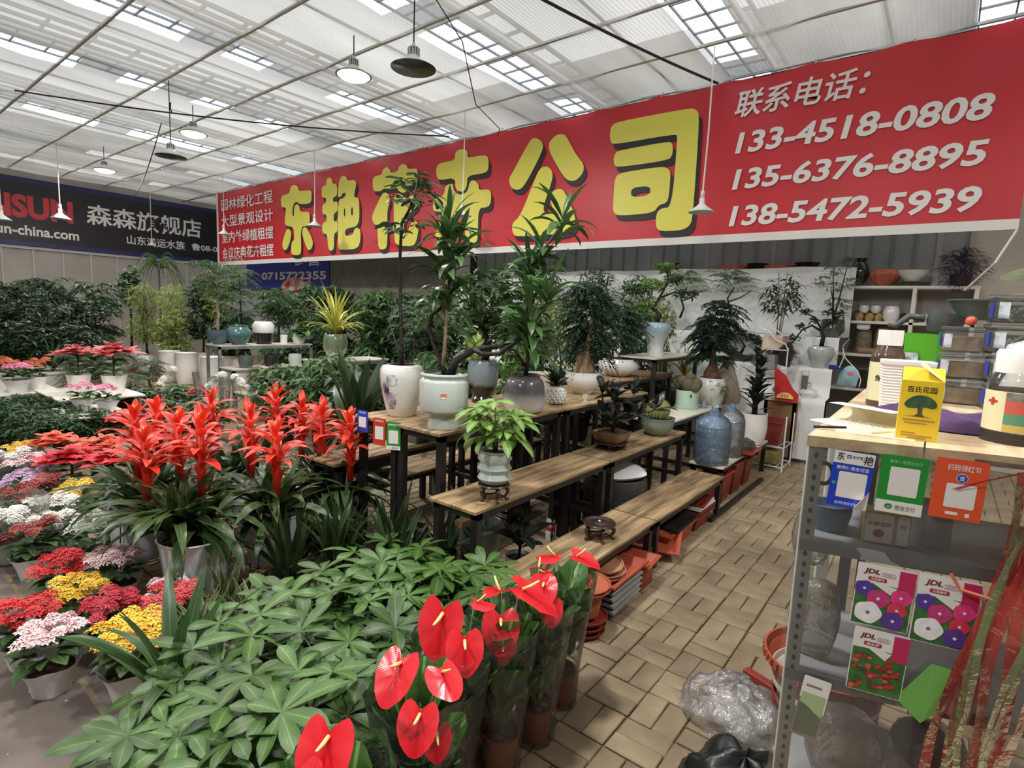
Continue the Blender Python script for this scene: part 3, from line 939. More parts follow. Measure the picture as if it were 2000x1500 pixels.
def frond_np(nf, R, rise, drop, nl, L, W, seed=0, hmin=0.0, hmax=0.0, start=0.08, thin=1.0):
    """arching pinnate fronds leaving a short axis; leaflets both sides"""
    r = np.random.default_rng(seed)
    Vs = []
    for i in range(nf):
        az = 2 * PI * i / nf * 1.618 * 3 + r.normal() * 0.3
        h0 = hmin + (hmax - hmin) * r.random()
        RR = R * r.uniform(0.65, 1.1)
        up = rise * r.uniform(0.4, 1.2); dn = drop * r.uniform(0.6, 1.3)
        ts = np.linspace(start, 1, nl)
        px_ = np.cos(az) * RR * ts; py_ = np.sin(az) * RR * ts
        pz_ = h0 + up * ts * 1.6 - (dn + up) * ts ** 2
        for sgn in (-1, 1):
            a2 = az + sgn * (0.9 + r.normal(size=nl) * 0.15)
            ll = L * (np.sin(PI * (0.15 + 0.82 * ts))) * r.uniform(0.8, 1.2, nl)
            b = np.stack([px_, py_, pz_], 1)
            u = np.stack([np.cos(a2), np.sin(a2), -0.25 + r.normal(size=nl) * 0.2], 1)
            sd = np.stack([-np.sin(a2), np.cos(a2), r.normal(size=nl) * 0.3], 1)
            mid = b + u * ll[:, None] * 0.5
            V = np.stack([b, mid + sd * W * 0.5, b + u * ll[:, None] - np.array([0, 0, 1]) * (ll * .2)[:, None], mid - sd * W * 0.5], 1)
            Vs.append(V)
        # rachis
        b = np.stack([px_, py_, pz_], 1)
        V = np.stack([b[:-1], b[:-1] + [0, 0, .004 * thin], b[1:] + [0, 0, .004 * thin], b[1:]], 1)
        Vs.append(V)
    V = np.concatenate(Vs, 0); m = len(V)
    base = np.arange(m)[:, None] * 4
    F = base + np.array([[0, 1, 2, 3]])
    UV = np.tile(np.array([(0.5, 0), (0, .5), (.5, 1), (1, .5)]), (m, 1))
    return V.reshape(-1, 3), F, UV


def frond_mesh(key, mat, **kw):
    k = (key, mat.name)
    if k not in _fol:
        V, F, UV = frond_np(**kw)
        _fol[k] = np_mesh('fronds', V, F, UV, mat)
    return _fol[k]


# ---- strap leaf variants and compound leaves (shared meshes)
def strap_set(name, mat, specs, **k):
    return [blade_mesh(name, mat, *s, **k) for s in specs]

brom_up = strap_set('leaf', l_brom, [(0.46, 0.055, 70, 20, 7), (0.44, 0.05, 62, 0, 7), (0.42, 0.055, 74, 40, 7)])
brom_mid = strap_set('leaf', l_brom, [(0.50, 0.06, 52, -40, 8), (0.52, 0.055, 45, -50, 8), (0.48, 0.06, 40, -30, 8), (0.46, 0.055, 56, -20, 8)])
brom_low = strap_set('leaf', l_brom, [(0.46, 0.06, 25, -75, 8), (0.5, 0.06, 30, -85, 9), (0.4, 0.065, 15, -70, 8)])
bracts = strap_set('bract', l_bract, [(0.205, 0.046, 32, -30, 7), (0.165, 0.044, 48, -8, 6), (0.12, 0.036, 72, 30, 5)], shape='lance')
bract_long = strap_set('bract', l_bract, [(0.2, 0.042, 62, -10, 6), (0.22, 0.042, 70, 5, 6)], shape='lance')
m_yellow_tip = M('yellow_tip', (238, 196, 60), 0.5)


def compound_mesh(mat, nl, L, W, pet, droop=0.25, seed=0, a0=55):
    """palmate leaf: arching petiole plus nl leaflets"""
    r = random.Random(seed)
    g = G()
    a = math.radians(a0)
    pts = [(0, 0, 0), (pet * 0.5 * math.cos(a), 0, pet * 0.5 * math.sin(a)), (pet * math.cos(a) * 1.05, 0, pet * math.sin(a) * 0.95)]
    g.tube(pts, [0.003, 0.0022, 0.002], 4, False)
    tip = Vector(pts[-1])
    span = 2.35
    for i in range(nl):
        t = (i / (nl - 1) - 0.5) * 2
        az = t * span + r.uniform(-.12, .12)
        ll = L * (1 - 0.33 * abs(t)) * r.uniform(0.88, 1.1)
        ww = W * (1 - 0.2 * abs(t))
        vs, fs, uv = blade(ll, ww, 14 - 25 * droop + r.uniform(-10, 8), -38 * droop * 2 + r.uniform(-15, 8), 6, 'obov', 0.16)
        mt = Matrix.Translation(tip) @ Matrix.Rotation(az, 4, 'Z') @ Matrix.Rotation(r.uniform(-.25, .25), 4, 'X')
        g.add(xf(vs, mt), fs, uv)
    return g.mesh('compound_leaf', mat, True)

pach = [compound_mesh(l_pach, n, 0.155, 0.052, p, d, s, a) for n, p, d, s, a in ((6, .16, .2, 1, 60), (7, .2, .3, 2, 50), (5, .14, .35, 3, 65), (6, .22, .15, 4, 40), (7, .12, .25, 5, 72), (5, .2, .4, 6, 35))]
pachp = [compound_mesh(l_pach2, n, 0.12, 0.042, p, d, s, a) for n, p, d, s, a in ((6, .12, .4, 11, 50), (5, .1, .6, 12, 45), (7, .15, .3, 13, 62), (5, .08, .8, 14, 20))]
sche = [compound_mesh(l_deep, n, 0.11, 0.042, p, d, s, a) for n, p, d, s, a in ((7, .14, .3, 21, 50), (6, .12, .4, 22, 35), (8, .16, .2, 23, 60))]


def heart(L, W, n=9, cup=0.12, mat=None, name='leaf', lobes=0.2):
    """heart shaped blade in XY, sinus at the origin, tip at +X, rings around the middle, gently domed and quilted"""
    g = G()
    c0 = 0.34 * L
    out = []
    m = 22
    for i in range(m):
        th = 2 * PI * i / m            # 0 = tip
        s_, c_ = math.sin(th), math.cos(th)
        if c_ > 0:
            x = c0 + 0.66 * L * c_ * abs(c_) ** 0.12
        else:
            ph = abs(PI - th)
            x = c0 - (0.34 + lobes) * L * (0.5 + 0.5 * math.sin(min(1, ph / 0.75) * PI / 2)) * math.cos(ph) ** 0.7 if ph < PI / 2 - 1e-6 else c0
        y = 0.5 * W * s_ * (abs(s_) ** -0.12 if abs(s_) > 1e-3 else 1)
        if c_ > 0:
            y *= 1 - 0.30 * c_ ** 2.2
        out.append((x, y))
    vs = [(c0, 0, 0)]; uv = [(0.5, 0.4)]
    R_ = (0.35, 0.7, 1.0)
    for r in R_:
        for i, (x, y) in enumerate(out):
            xx, yy = c0 + (x - c0) * r, y * r
            q = abs(yy) / (0.5 * W)
            z = cup * L * (0.9 * q * q - 1.1 * max(0, (xx - c0) / L) ** 1.5) + 0.02 * L * math.sin(i * 2.2 + 3 * r) * r
            vs.append((xx, yy, z)); uv.append((0.5 + 0.5 * yy / (0.5 * W), xx / L))
    fs = []
    for i in range(m):
        j = (i + 1) % m
        fs.append((0, 1 + i, 1 + j))
        for k in range(2):
            a = 1 + k * m
            fs.append((a + i, a + m + i, a + m + j, a + j))
    g.add(vs, fs, uv)
    return g.mesh(name, mat, True)


def pot_mesh(name, prof, mat, n=28, smooth=True, angle=40, **k):
    if angle is None and 'caps' not in k:
        k['caps'] = False
    return G().lathe(prof, n, **k).mesh(name, mat, smooth, angle)


def open_pot(prof, th=0.01):
    """outer profile (bottom->top) closed with an inner wall"""
    out = [(0.0001, prof[0][1])] + list(prof)
    inner = []
    for r, z in reversed(prof[max(1, len(prof) // 3):]):
        inner.append((max(0.001, r - th), z))
    out += inner[0:]
    return out


def soil(parent, r, z, mat=None, sq=0.0):
    return G().lathe([(0.0001, z + 0.008), (r * 0.6, z + 0.006), (r, z)], 16, sq=sq).obj('soil', mat or m_soil, parent, smooth=True)
# ================================================================ step stands with plank shelves
m_plank = M('weathered_plank', (104, 82, 58), 0.7, (182, 154, 114), 3.5, bump=0.25, bscale=9, rand=0.12, stretch=(7, 0.8, 7), detail=7, contrast=(0.32, 0.68))
m_whiteboard = M('white_laminate', (226, 222, 206), 0.45, (214, 208, 190), 4)
m_plyedge = M('plank_edge', (150, 120, 80), 0.8)

def wood_stand(name, label, y0, y1, tiers, plank_mat, split=2, back=True):
    """tiers: list of (x_front, x_back, z); posts, rails under each shelf, planks"""
    t = thing(name, label, 'plant stand', (0, 0, 0), 0, 'three step plant stands beside the aisle')
    Y0_ = y0
    for tr in tiers:
        xf_, xb, z = tr[:3]
        y0 = Y0_ + (tr[3] if len(tr) > 3 and Y0_ < 2 else 0)
        for (a, b) in ((xf_, xb),):
            w = (a - b) / split
            for s in range(split):
                G().bbox(b + w * s + 0.002, b + w * (s + 1) - 0.002, y0 + 0.004, y1 - 0.004, z - 0.02, z, 0.003).obj('plank', plank_mat, t)
        fr = G()
        fr.box(b + 0.01, b + 0.045, y0 + 0.03, y1 - 0.03, z - 0.055, z - 0.02)
        fr.box(a - 0.045, a - 0.01, y0 + 0.03, y1 - 0.03, z - 0.055, z - 0.02)
        fr.box(b + 0.01, a - 0.01, y0 + 0.03, y0 + 0.065, z - 0.055, z - 0.02)
        fr.box(b + 0.01, a - 0.01, y1 - 0.065, y1 - 0.03, z - 0.055, z - 0.02)
        fr.obj('shelf_frame', m_black_steel, t)
        for yy in (y0 + 0.03, y1 - 0.07):
            for xx in (a - 0.05, b + 0.01):
                G().box(xx, xx + 0.04, yy, yy + 0.04, 0, z - 0.02).obj('post', m_black_steel, t)
    lo, hi = min(q[1] for q in tiers), max(q[0] for q in tiers)
    for yy in (y0 + 0.035, y1 - 0.065):
        G().box(lo + 0.02, hi - 0.02, yy, yy + 0.03, 0.28, 0.31).obj('cross_rail', m_black_steel, t)
    return t

TI = [(-1.315, -1.625, 0.34), (-1.665, -1.985, 0.66), (-2.04, -2.41, 0.96, 0.12), (-2.41, -2.77, 0.96, 0.12), (-2.80, -3.1, 0.66), (-3.14, -3.44, 0.34)]
wood_stand('step_stand', 'nearest brown plank step stand with the ribbed pot and carved stand on it', 1.9, 3.245, TI, m_plank)
wood_stand('step_stand', 'second brown plank step stand with the round cactus on its middle step', 3.26, 4.62, TI, m_plank)
wood_stand('step_stand', 'white board step stand with the wrapped water bottles on its low step', 4.88, 6.45, [(-1.41, -1.72, 0.34), (-1.93, -2.3, 0.66)], m_whiteboard, 1)
wood_stand('tall_table', 'tall white topped table with black legs under the pale blue vase', 5.55, 6.9, [(-2.4, -2.85, 1.2)], m_whiteboard, 1)
wood_stand('step_stand', 'brown plank stand behind the cacti holding the low white bowl', 4.7, 6.6, [(-2.6, -3.1, 0.96), (-3.15, -3.5, 0.66)], m_plank)
# grey bar along the floor beside the terracotta boxes
tag(G().box(-1.36, -1.32, 4.4, 6.0, 0.0, 0.03).obj('floor_bar', m_black_steel), 'dark steel bar lying on the pavers along the stand feet', 'bar')

# ================================================================ glazed pots on the stand
m_porc = M('white_porcelain', (232, 230, 226), 0.14, coat=0.6)
m_celadon = M('pale_celadon', (196, 204, 198), 0.16, (186, 196, 190), 3, coat=0.6)
m_matwhite = M('matt_white_ceramic', (226, 224, 218), 0.5)

def two_tone(name, low, high, z0, z1, rough=0.16, noise=0.0, coat=0.6):
    """glaze fading from one colour to another with height (object Z)"""
    if name in _mats:
        return _mats[name]
    m = bpy.data.materials.new(name); m.use_nodes = True
    N, L = m.node_tree.nodes, m.node_tree.links
    p = N['Principled BSDF']; p.inputs['Roughness'].default_value = rough; p.inputs['Coat Weight'].default_value = coat
    tc = N.new('ShaderNodeTexCoord'); sp = N.new('ShaderNodeSeparateXYZ'); L.new(tc.outputs['Object'], sp.inputs[0])
    no = N.new('ShaderNodeTexNoise'); no.inputs['Scale'].default_value = 14; no.inputs['Detail'].default_value = 4
    mpn = N.new('ShaderNodeMapping'); mpn.inputs['Scale'].default_value = (1, 1, 0.25)
    L.new(tc.outputs['Object'], mpn.inputs[0]); L.new(mpn.outputs[0], no.inputs['Vector'])
    ma = N.new('ShaderNodeMath'); ma.operation = 'MULTIPLY_ADD'; ma.inputs[1].default_value = noise
    L.new(no.outputs[0], ma.inputs[0]); L.new(sp.outputs[2], ma.inputs[2])
    mr = N.new('ShaderNodeMapRange'); mr.inputs['From Min'].default_value = z0 + noise * 0.5; mr.inputs['From Max'].default_value = z1 + noise * 0.5
    L.new(ma.outputs[0], mr.inputs[0])
    cr = N.new('ShaderNodeValToRGB'); cr.color_ramp.elements[0].color = rgb(*low); cr.color_ramp.elements[1].color = rgb(*high)
    L.new(mr.outputs[0], cr.inputs[0]); L.new(cr.outputs[0], p.inputs['Base Color'])
    _mats[name] = m
    return m

def stem(parent, pts, rad, mat=m_bark, name='trunk', n=7):
    return G().tube(pts, rad, n).obj(name, mat, parent, smooth=True)

def rosette(parent, meshes, n, loc, el=(0, 0.5), sc=(0.8, 1.1), name='leaf', az0=None, jit=0.35, pitch=(0, 0)):
    """n leaves around a point; pitch tilts up (rad)"""
    for i in range(n):
        az = (az0 if az0 is not None else 0) + i * 2.399 + random.uniform(-jit, jit)
        o = O(name, random.choice(meshes), parent, (loc[0], loc[1], loc[2] + random.uniform(*el) if isinstance(el, tuple) else loc[2]),
              (random.uniform(-.15, .15), -random.uniform(*pitch), az), random.uniform(*sc))

drac_l = strap_set('leaf', l_drac, [(0.26, 0.05, 50, -40, 6), (0.24, 0.052, 25, -62, 6), (0.28, 0.05, 65, -15, 6), (0.22, 0.05, 0, -72, 6)], shape='lance')
drac_top = strap_set('leaf', l_drac, [(0.26, 0.034, 75, 50, 5), (0.24, 0.034, 65, 25, 5)], shape='lance')

# --- big white painted vase with slim schefflera
t = thing('potted_tree', 'slim schefflera with thin black trunk in tall white vase painted with a blue landscape', 'potted plant', (-2.57, 2.22, 0.96))
prof = [(0.075, 0), (0.085, 0.01), (0.105, 0.08), (0.125, 0.17), (0.132, 0.24), (0.13, 0.285), (0.118, 0.305), (0.09, 0.312)]
pot = O('vase', pot_mesh('vase', open_pot(prof), m_porc), t)
soil(t, 0.085, 0.29)
# painting: a thin decal shell wrapped on the side that faces left-front
m_ink = M('blue_ink_painting', (228, 228, 232), 0.2, (62, 66, 112), 16, detail=8, contrast=(0.42, 0.62), coat=0.5, stretch=(1, 1, 0.6))
g = G()
def vr(z):
    for (r0, z0), (r1, z1) in zip(prof[:-1], prof[1:]):
        if z0 <= z <= z1:
            return r0 + (r1 - r0) * (z - z0) / (z1 - z0 + 1e-9)
    return prof[-1][0]
na, nz = 12, 10
for j in range(nz + 1):
    for i in range(na + 1):
        a = math.radians(-124 + 64 * i / na + 8 * j / nz)
        z = 0.05 + 0.21 * j / nz
        if i in (0, na): z += 0.012 * math.sin(j * 2.1)
        r = vr(z) + 0.0012
        g.v.append((r * math.cos(a), r * math.sin(a), z)); g.uv.append((0, 0))
for j in range(nz):
    for i in range(na):
        if (i in (0, 1, na - 1) and (j % 3 == 0)) or (j in (5, 6) and i > 7):
            continue
        k = j * (na + 1) + i
        g.f.append((k, k + 1, k + na + 2, k + na + 1))
g.obj('landscape_painting', m_ink, pot, smooth=True)
stem(t, [(0, 0, 0.28), (-0.01, 0, 0.45), (-0.05, 0.02, 0.7), (-0.06, 0.02, 0.95), (-0.05, 0.02, 1.15), (0.0, 0.03, 1.22), (0.04, 0.04, 1.3)], [0.013, 0.012, 0.011, 0.01, 0.009, 0.008, 0.006], m_blackbark)
stem(t, [(0.0, 0, 0.28), (-0.04, 0.0, 0.4), (-0.11, -0.02, 0.58)], [0.008, 0.006, 0.004], m_blackbark, 'branch')
for (x, y, z, n) in ((0.04, 0.04, 1.3, 8), (0.03, 0.03, 1.22, 6), (-0.03, 0.02, 1.06, 5)):
    for i in range(n):
        O('compound_leaf', random.choice(sche), t, (x, y, z), (0, random.uniform(-.2, .5), i * 2.4 + random.uniform(-.3, .3)), random.uniform(0.8, 1.05))

# --- pedestal pot with twisted dracaena
t = thing('potted_dracaena', 'twisted many headed dracaena in pale grey glazed pot on a pedestal foot', 'potted plant', (-2.15, 2.16, 0.96))
prof = [(0.088, 0), (0.09, 0.012), (0.078, 0.05), (0.074, 0.075), (0.115, 0.095), (0.132, 0.105), (0.135, 0.12), (0.135, 0.255), (0.13, 0.27), (0.122, 0.278), (0.124, 0.288), (0.132, 0.296), (0.13, 0.304), (0.124, 0.306)]
p_ = O('pot', pot_mesh('pot', open_pot(prof), m_celadon, 36), t)
soil(t, 0.118, 0.285)
st = O('sticker', None, p_)
def decal(parent, name, cx_ang, z, w, h, r, mat, n=6):
    g = G()
    for j in (0, 1):
        for i in range(n + 1):
            a = cx_ang + (i / n - 0.5) * w / r
            g.v.append((r * math.cos(a), r * math.sin(a), z + (j - 0.5) * h)); g.uv.append((0, 0))
    for i in range(n):
        g.f.append((i, i + 1, n + 2 + i, n + 1 + i))
    return g.obj(name, mat, parent)
bpy.data.objects.remove(st)
m_orange = M('orange_sticker', (226, 120, 70), 0.4)
ca = math.radians(-46)
decal(p_, 'orange_sticker', ca, 0.198, 0.032, 0.018, 0.1362, m_orange)
decal(p_, 'white_sticker', ca, 0.184, 0.026, 0.010, 0.1362, m_white_print)
stem(t, [(-0.02, 0, 0.27), (0.0, 0.0, 0.5), (0.0, 0.0, 0.8), (0.01, 0.0, 1.0)], [0.011, 0.01, 0.009, 0.008], m_palebark)
stem(t, [(0.02, 0, 0.27), (-0.04, 0.0, 0.38), (-0.10, 0.0, 0.47), (-0.13, 0.0, 0.55), (-0.11, 0.0, 0.62), (-0.05, 0.01, 0.66), (0.0, 0.01, 0.73), (-0.01, 0.02, 0.8)], [0.016, 0.013, 0.012, 0.012, 0.011, 0.011, 0.01, 0.009], m_blackbark)
stem(t, [(0.03, 0, 0.27), (0.05, 0.03, 0.37), (0.12, 0.1, 0.44), (0.2, 0.2, 0.46), (0.26, 0.3, 0.5), (0.28, 0.36, 0.6), (0.27, 0.38, 0.75), (0.3, 0.4, 0.95), (0.4, 0.46, 1.12)], [0.028, 0.024, 0.018, 0.015, 0.013, 0.012, 0.011, 0.01, 0.008], m_blackbark)
stem(t, [(0.12, 0.1, 0.44), (0.2, 0.08, 0.42), (0.3, 0.1, 0.43), (0.38, 0.16, 0.5), (0.43, 0.2, 0.58)], [0.016, 0.012, 0.011, 0.01, 0.008], m_blackbark, 'branch')
for (x, y, z, n, up) in ((-0.02, 0.02, 0.98, 64, 0.36), (0.0, 0.0, 1.1, 20, 0.12), (0.08, 0.0, 0.98, 14, 0.1), (0.27, 0.38, 0.9, 34, 0.2), (0.32, 0.41, 1.02, 18, 0.12), (0.42, 0.46, 1.16, 16, 0.08), (0.42, 0.2, 0.66, 44, 0.2), (0.5, 0.24, 0.74, 14, 0.06)):
    for i in range(n):
        f = i / n
        me = random.choice(drac_l if f < 0.78 else drac_top)
        O('leaf', me, t, (x, y, z - up * (1 - f) * 1.2 + 0.02), (random.uniform(-.3, .3), random.uniform(-.1, .1), i * 2.4 + random.uniform(-.3, .3)), random.uniform(0.75, 1.05))

# --- dark glazed pot behind with black rooted bonsai mass
t = thing('potted_bonsai', 'leafy bonsai in dark grey glazed pot with black dripping foot behind the pedestal pot', 'potted plant', (-2.6, 3.0, 0.96))
prof = [(0.075, 0), (0.08, 0.03), (0.07, 0.045), (0.10, 0.10), (0.115, 0.18), (0.11, 0.26), (0.095, 0.3), (0.1, 0.31)]
O('pot', pot_mesh('pot', open_pot(prof), two_tone('dripping_glaze', (26, 22, 20), (124, 134, 138), 0.12, 0.15, noise=0.06)), t)
soil(t, 0.09, 0.285)
stem(t, [(0, 0, 0.28), (0.04, 0.02, 0.4), (-0.02, 0, 0.55), (0.05, 0.04, 0.7)], [0.03, 0.025, 0.018, 0.01], m_blackbark)
for k in range(5):
    stem(t, [(0, 0, 0.42 + 0.05 * k), (0.08 * math.cos(k * 2), 0.08 * math.sin(k * 2), 0.48 + 0.05 * k), (0.18 * math.cos(k * 2 + .3), 0.18 * math.sin(k * 2 + .3), 0.52 + 0.06 * k)], [0.012, 0.009, 0.005], m_blackbark, 'branch', 5)
stuff(O('foliage', foliage_mesh('bons1', l_green, n=170, size=(0.26, 0.26, 0.3), L=0.085, W=0.036, k=4, droop=0.1, seed=5), t, (0.05, 0.02, 0.7)))

# --- gradient grey-white pot with drooping schefflera
t = thing('potted_tree', 'bushy green plant in squat pot fading from charcoal to white', 'potted plant', (-2.16, 2.92, 0.96))
prof = [(0.10, 0), (0.13, 0.02), (0.142, 0.06), (0.143, 0.10), (0.135, 0.16), (0.122, 0.205), (0.11, 0.222), (0.1, 0.228), (0.1, 0.245), (0.106, 0.252)]
O('pot', pot_mesh('pot', open_pot(prof), two_tone('charcoal_fade', (236, 232, 228), (92, 90, 94), 0.03, 0.14), 32), t)
soil(t, 0.096, 0.232)
stem(t, [(0, 0, 0.22), (0.02, 0, 0.35), (-0.02, 0.01, 0.5), (0.02, 0.02, 0.65)], [0.016, 0.014, 0.011, 0.007], m_blackbark)
stem(t, [(0.0, 0, 0.3), (-0.07, -0.02, 0.4), (-0.14, -0.04, 0.42)], [0.01, 0.008, 0.005], m_blackbark, 'branch')
for i in range(34):
    a = i * 2.4; r = random.uniform(0.02, 0.12)
    O('compound_leaf', random.choice(sche + [pach[0]]), t, (r * math.cos(a), r * math.sin(a), random.uniform(0.32, 0.62)), (random.uniform(-.2, .2), random.uniform(-.1, .6), a), random.uniform(0.5, 0.75))

# --- white diamond-textured pot with dark rosette
t = thing('potted_succulent', 'dark green rosette in small round white pot with diamond texture', 'potted plant', (-2.2, 3.36, 0.96))
g = G()
prof = [(0.035, 0), (0.055, 0.015), (0.073, 0.045), (0.077, 0.075), (0.07, 0.105), (0.058, 0.128), (0.06, 0.136)]
g.lathe(open_pot(prof, 0.008), 28)
O('pot', g.mesh('pot', m_matwhite, True, 40), t)
for j in range(5):
    for i in range(14):
        a = 2 * PI * (i + 0.5 * (j % 2)) / 14; z = 0.028 + 0.02 * j
        r = vr2 = 0.055 + 0.022 * math.sin(PI * (z / 0.136)) ** 0.8
        b = [Vector(((r + 0.0) * math.cos(a + da), (r + 0.0) * math.sin(a + da), z + dz)) for da, dz in ((0.2, 0), (0, 0.018), (-0.2, 0), (0, -0.018))]
        b.append(Vector(((r + 0.007) * math.cos(a), (r + 0.007) * math.sin(a), z)))
        if j == 0 and i == 0:
            bump_g = G()
        bump_g.add([tuple(q) for q in b], [(0, 1, 4), (1, 2, 4), (2, 3, 4), (3, 0, 4)])
bump_g.obj('diamond_relief', m_matwhite, t)
succ_l = strap_set('leaf', l_bonsai, [(0.14, 0.045, 70, 40, 5), (0.15, 0.05, 50, 15, 5), (0.13, 0.045, 35, 0, 5)], shape='obov')
rosette(t, succ_l, 26, (0, 0, 0.11), (0, 0.05), (0.7, 1.1))

# --- white bowl with fat caudex and drooping feathery crown
t = thing('potted_bonsai', 'fat trunked bonsai with drooping feathery dark crown in wide white bowl', 'potted plant', (-2.36, 4.02, 0.96))
prof = [(0.07, 0), (0.075, 0.01), (0.12, 0.05), (0.155, 0.11), (0.158, 0.15), (0.15, 0.18), (0.152, 0.188)]
O('bowl', pot_mesh('bowl', open_pot(prof), m_porc), t)
soil(t, 0.14, 0.165)
stem(t, [(0, 0, 0.15), (0.0, 0, 0.2), (-0.01, 0, 0.3), (0.0, 0.01, 0.4), (0.02, 0.02, 0.48), (0.03, 0.03, 0.7)], [0.1, 0.085, 0.06, 0.04, 0.018, 0.01], M('peeling_caudex', (132, 104, 76), 0.85, (176, 148, 116), 14, bump=0.7, bscale=16, stretch=(1, 1, 0.4)), 'caudex', 10)
stuff(O('fronds', frond_mesh('asp1', l_soft2 := LEAF('dark_feathery_leaf', (48, 72, 52), (62, 88, 62), (70, 94, 70), rough=0.5, rand=0.35), nf=110, R=0.32, rise=0.12, drop=0.26, nl=22, L=0.06, W=0.016, seed=3, hmin=-0.02, hmax=0.55), t, (0.0, 0.02, 0.36)))
tag(G().bbox(-0.02, 0.02, -0.004, 0.004, 0.03, 0.06, 0.002).box(-0.008, 0.008, -0.006, 0.006, 0, 0.03).box(-0.018, 0.018, -0.012, 0.012, -0.0, 0.008).obj('label_clip', m_white_paint, None, (-2.1, 3.62, 0.96), (0, 0, 0.6)), 'small white label clip standing before the wide white bowl', 'label')

# --- low white bowl with small round tree
t = thing('potted_bonsai', 'small round topped tree in low white oval bowl on the plank behind', 'potted plant', (-2.86, 5.62, 0.96))
prof = [(0.10, 0), (0.12, 0.01), (0.2, 0.06), (0.23, 0.11), (0.225, 0.16), (0.2, 0.19), (0.2, 0.2)]
O('bowl', pot_mesh('bowl', open_pot(prof), m_porc, 32), t)
soil(t, 0.195, 0.18)
stem(t, [(-0.08, 0, 0.18), (-0.08, 0, 0.3), (-0.04, 0, 0.45)], [0.012, 0.012, 0.01])
stem(t, [(0.04, 0, 0.17), (0.04, 0, 0.24), (0.05, 0, 0.3), (0.02, 0, 0.45)], [0.06, 0.05, 0.02, 0.012], m_bark, 'caudex')
stuff(O('fronds', frond_mesh('asp2', l_soft2, nf=70, R=0.34, rise=0.1, drop=0.14, nl=18, L=0.065, W=0.022, seed=8, hmin=-0.1, hmax=0.4), t, (0, 0, 0.4)))

# --- rubber plant bonsai in brown pot on carved foot
t = thing('potted_rubber_plant', 'dark rubber plant with broad leaves in square brown pot on carved wood foot', 'potted plant', (-1.83, 3.56, 0.66))
O('pot', pot_mesh('pot', [(0.0001, 0.055), (0.085, 0.055), (0.10, 0.065), (0.118, 0.115), (0.122, 0.13), (0.112, 0.13), (0.1, 0.11), (0.0001, 0.108)], M('brown_glaze', (120, 90, 62), 0.35, (144, 110, 78), 8, coat=0.3), 24, sq=0.55), t)
m_darkwood = M('dark_carved_wood', (46, 30, 26), 0.35, (66, 44, 36), 14, coat=0.3)
def carved_foot(parent, r, h, n=4, top=0.012, name='carved_leg'):
    """n scrolled feet under a round apron"""
    lg = G()
    pts = [(r * 0.8, 0, h - top), (r * 1.0, 0, h - top - 0.18 * h), (r * 1.02, 0, h * 0.55), (r * 0.84, 0, h * 0.3), (r * 0.86, 0, h * 0.12), (r * 1.06, 0, 0.1 * h), (r * 1.1, 0, h * 0.2)]
    lg.tube(pts, [r * .13, r * .15, r * .12, r * .09, r * .10, r * .10, r * .05], 6)
    me = lg.mesh(name, m_darkwood, True)
    for i in range(n):
        O(name, me, parent, (0, 0, 0), (0, 0, 2 * PI * i / n + 0.4))
    br = G()
    for i in range(n):
        a = 2 * PI * i / n + 0.4; b = 2 * PI * (i + 1) / n + 0.4
        p = [Vector((r * 0.85 * math.cos(q), r * 0.85 * math.sin(q), h * 0.22)) for q in (a, b)]
        m = (p[0] + p[1]) * 0.36; m.z = h * 0.25
        br.tube([p[0], m, p[1]], r * 0.06, 5)
    br.obj('stretcher', m_darkwood, parent, smooth=True)
carved_foot(t, 0.1, 0.06)
G().lathe([(0.0001, 0.045), (0.11, 0.045), (0.115, 0.052), (0.11, 0.056), (0.0001, 0.056)], 20, sq=0.5).obj('foot_top', m_darkwood, t)
soil(t, 0.1, 0.118, None, 0.5)
stem(t, [(0, 0, 0.11), (0.02, 0, 0.2), (0.0, 0.02, 0.35)], [0.016, 0.012, 0.008])
stem(t, [(0, 0, 0.15), (-0.07, -0.02, 0.28), (-0.1, 0, 0.42)], [0.01, 0.008, 0.005], m_bark, 'branch')
stem(t, [(0, 0, 0.15), (0.12, 0.1, 0.24), (0.24, 0.2, 0.3)], [0.01, 0.008, 0.005], m_bark, 'branch')
fic_l = strap_set('leaf', l_ficus, [(0.16, 0.062, 60, 25, 6), (0.15, 0.06, 35, -10, 6), (0.17, 0.065, 15, -35, 6), (0.14, 0.058, 80, 55, 6)], shape='ovate', fold=0.12)
for (x, y, z, n, sc) in ((0, 0.02, 0.36, 14, 0.95), (0.02, 0, 0.22, 14, 0.95), (-0.1, 0, 0.42, 8, 0.9), (-0.06, -0.02, 0.28, 6, 0.9), (0.24, 0.2, 0.31, 7, 0.95), (0.13, 0.1, 0.26, 4, 0.9), (0.1, 0.12, 0.42, 6, 0.8)):
    for i in range(n):
        O('leaf', random.choice(fic_l), t, (x, y, z + random.uniform(-.03, .03)), (random.uniform(-.3, .3), random.uniform(-.2, .2), i * 2.4 + random.uniform(-.3, .3)), sc * random.uniform(.75, 1.1))

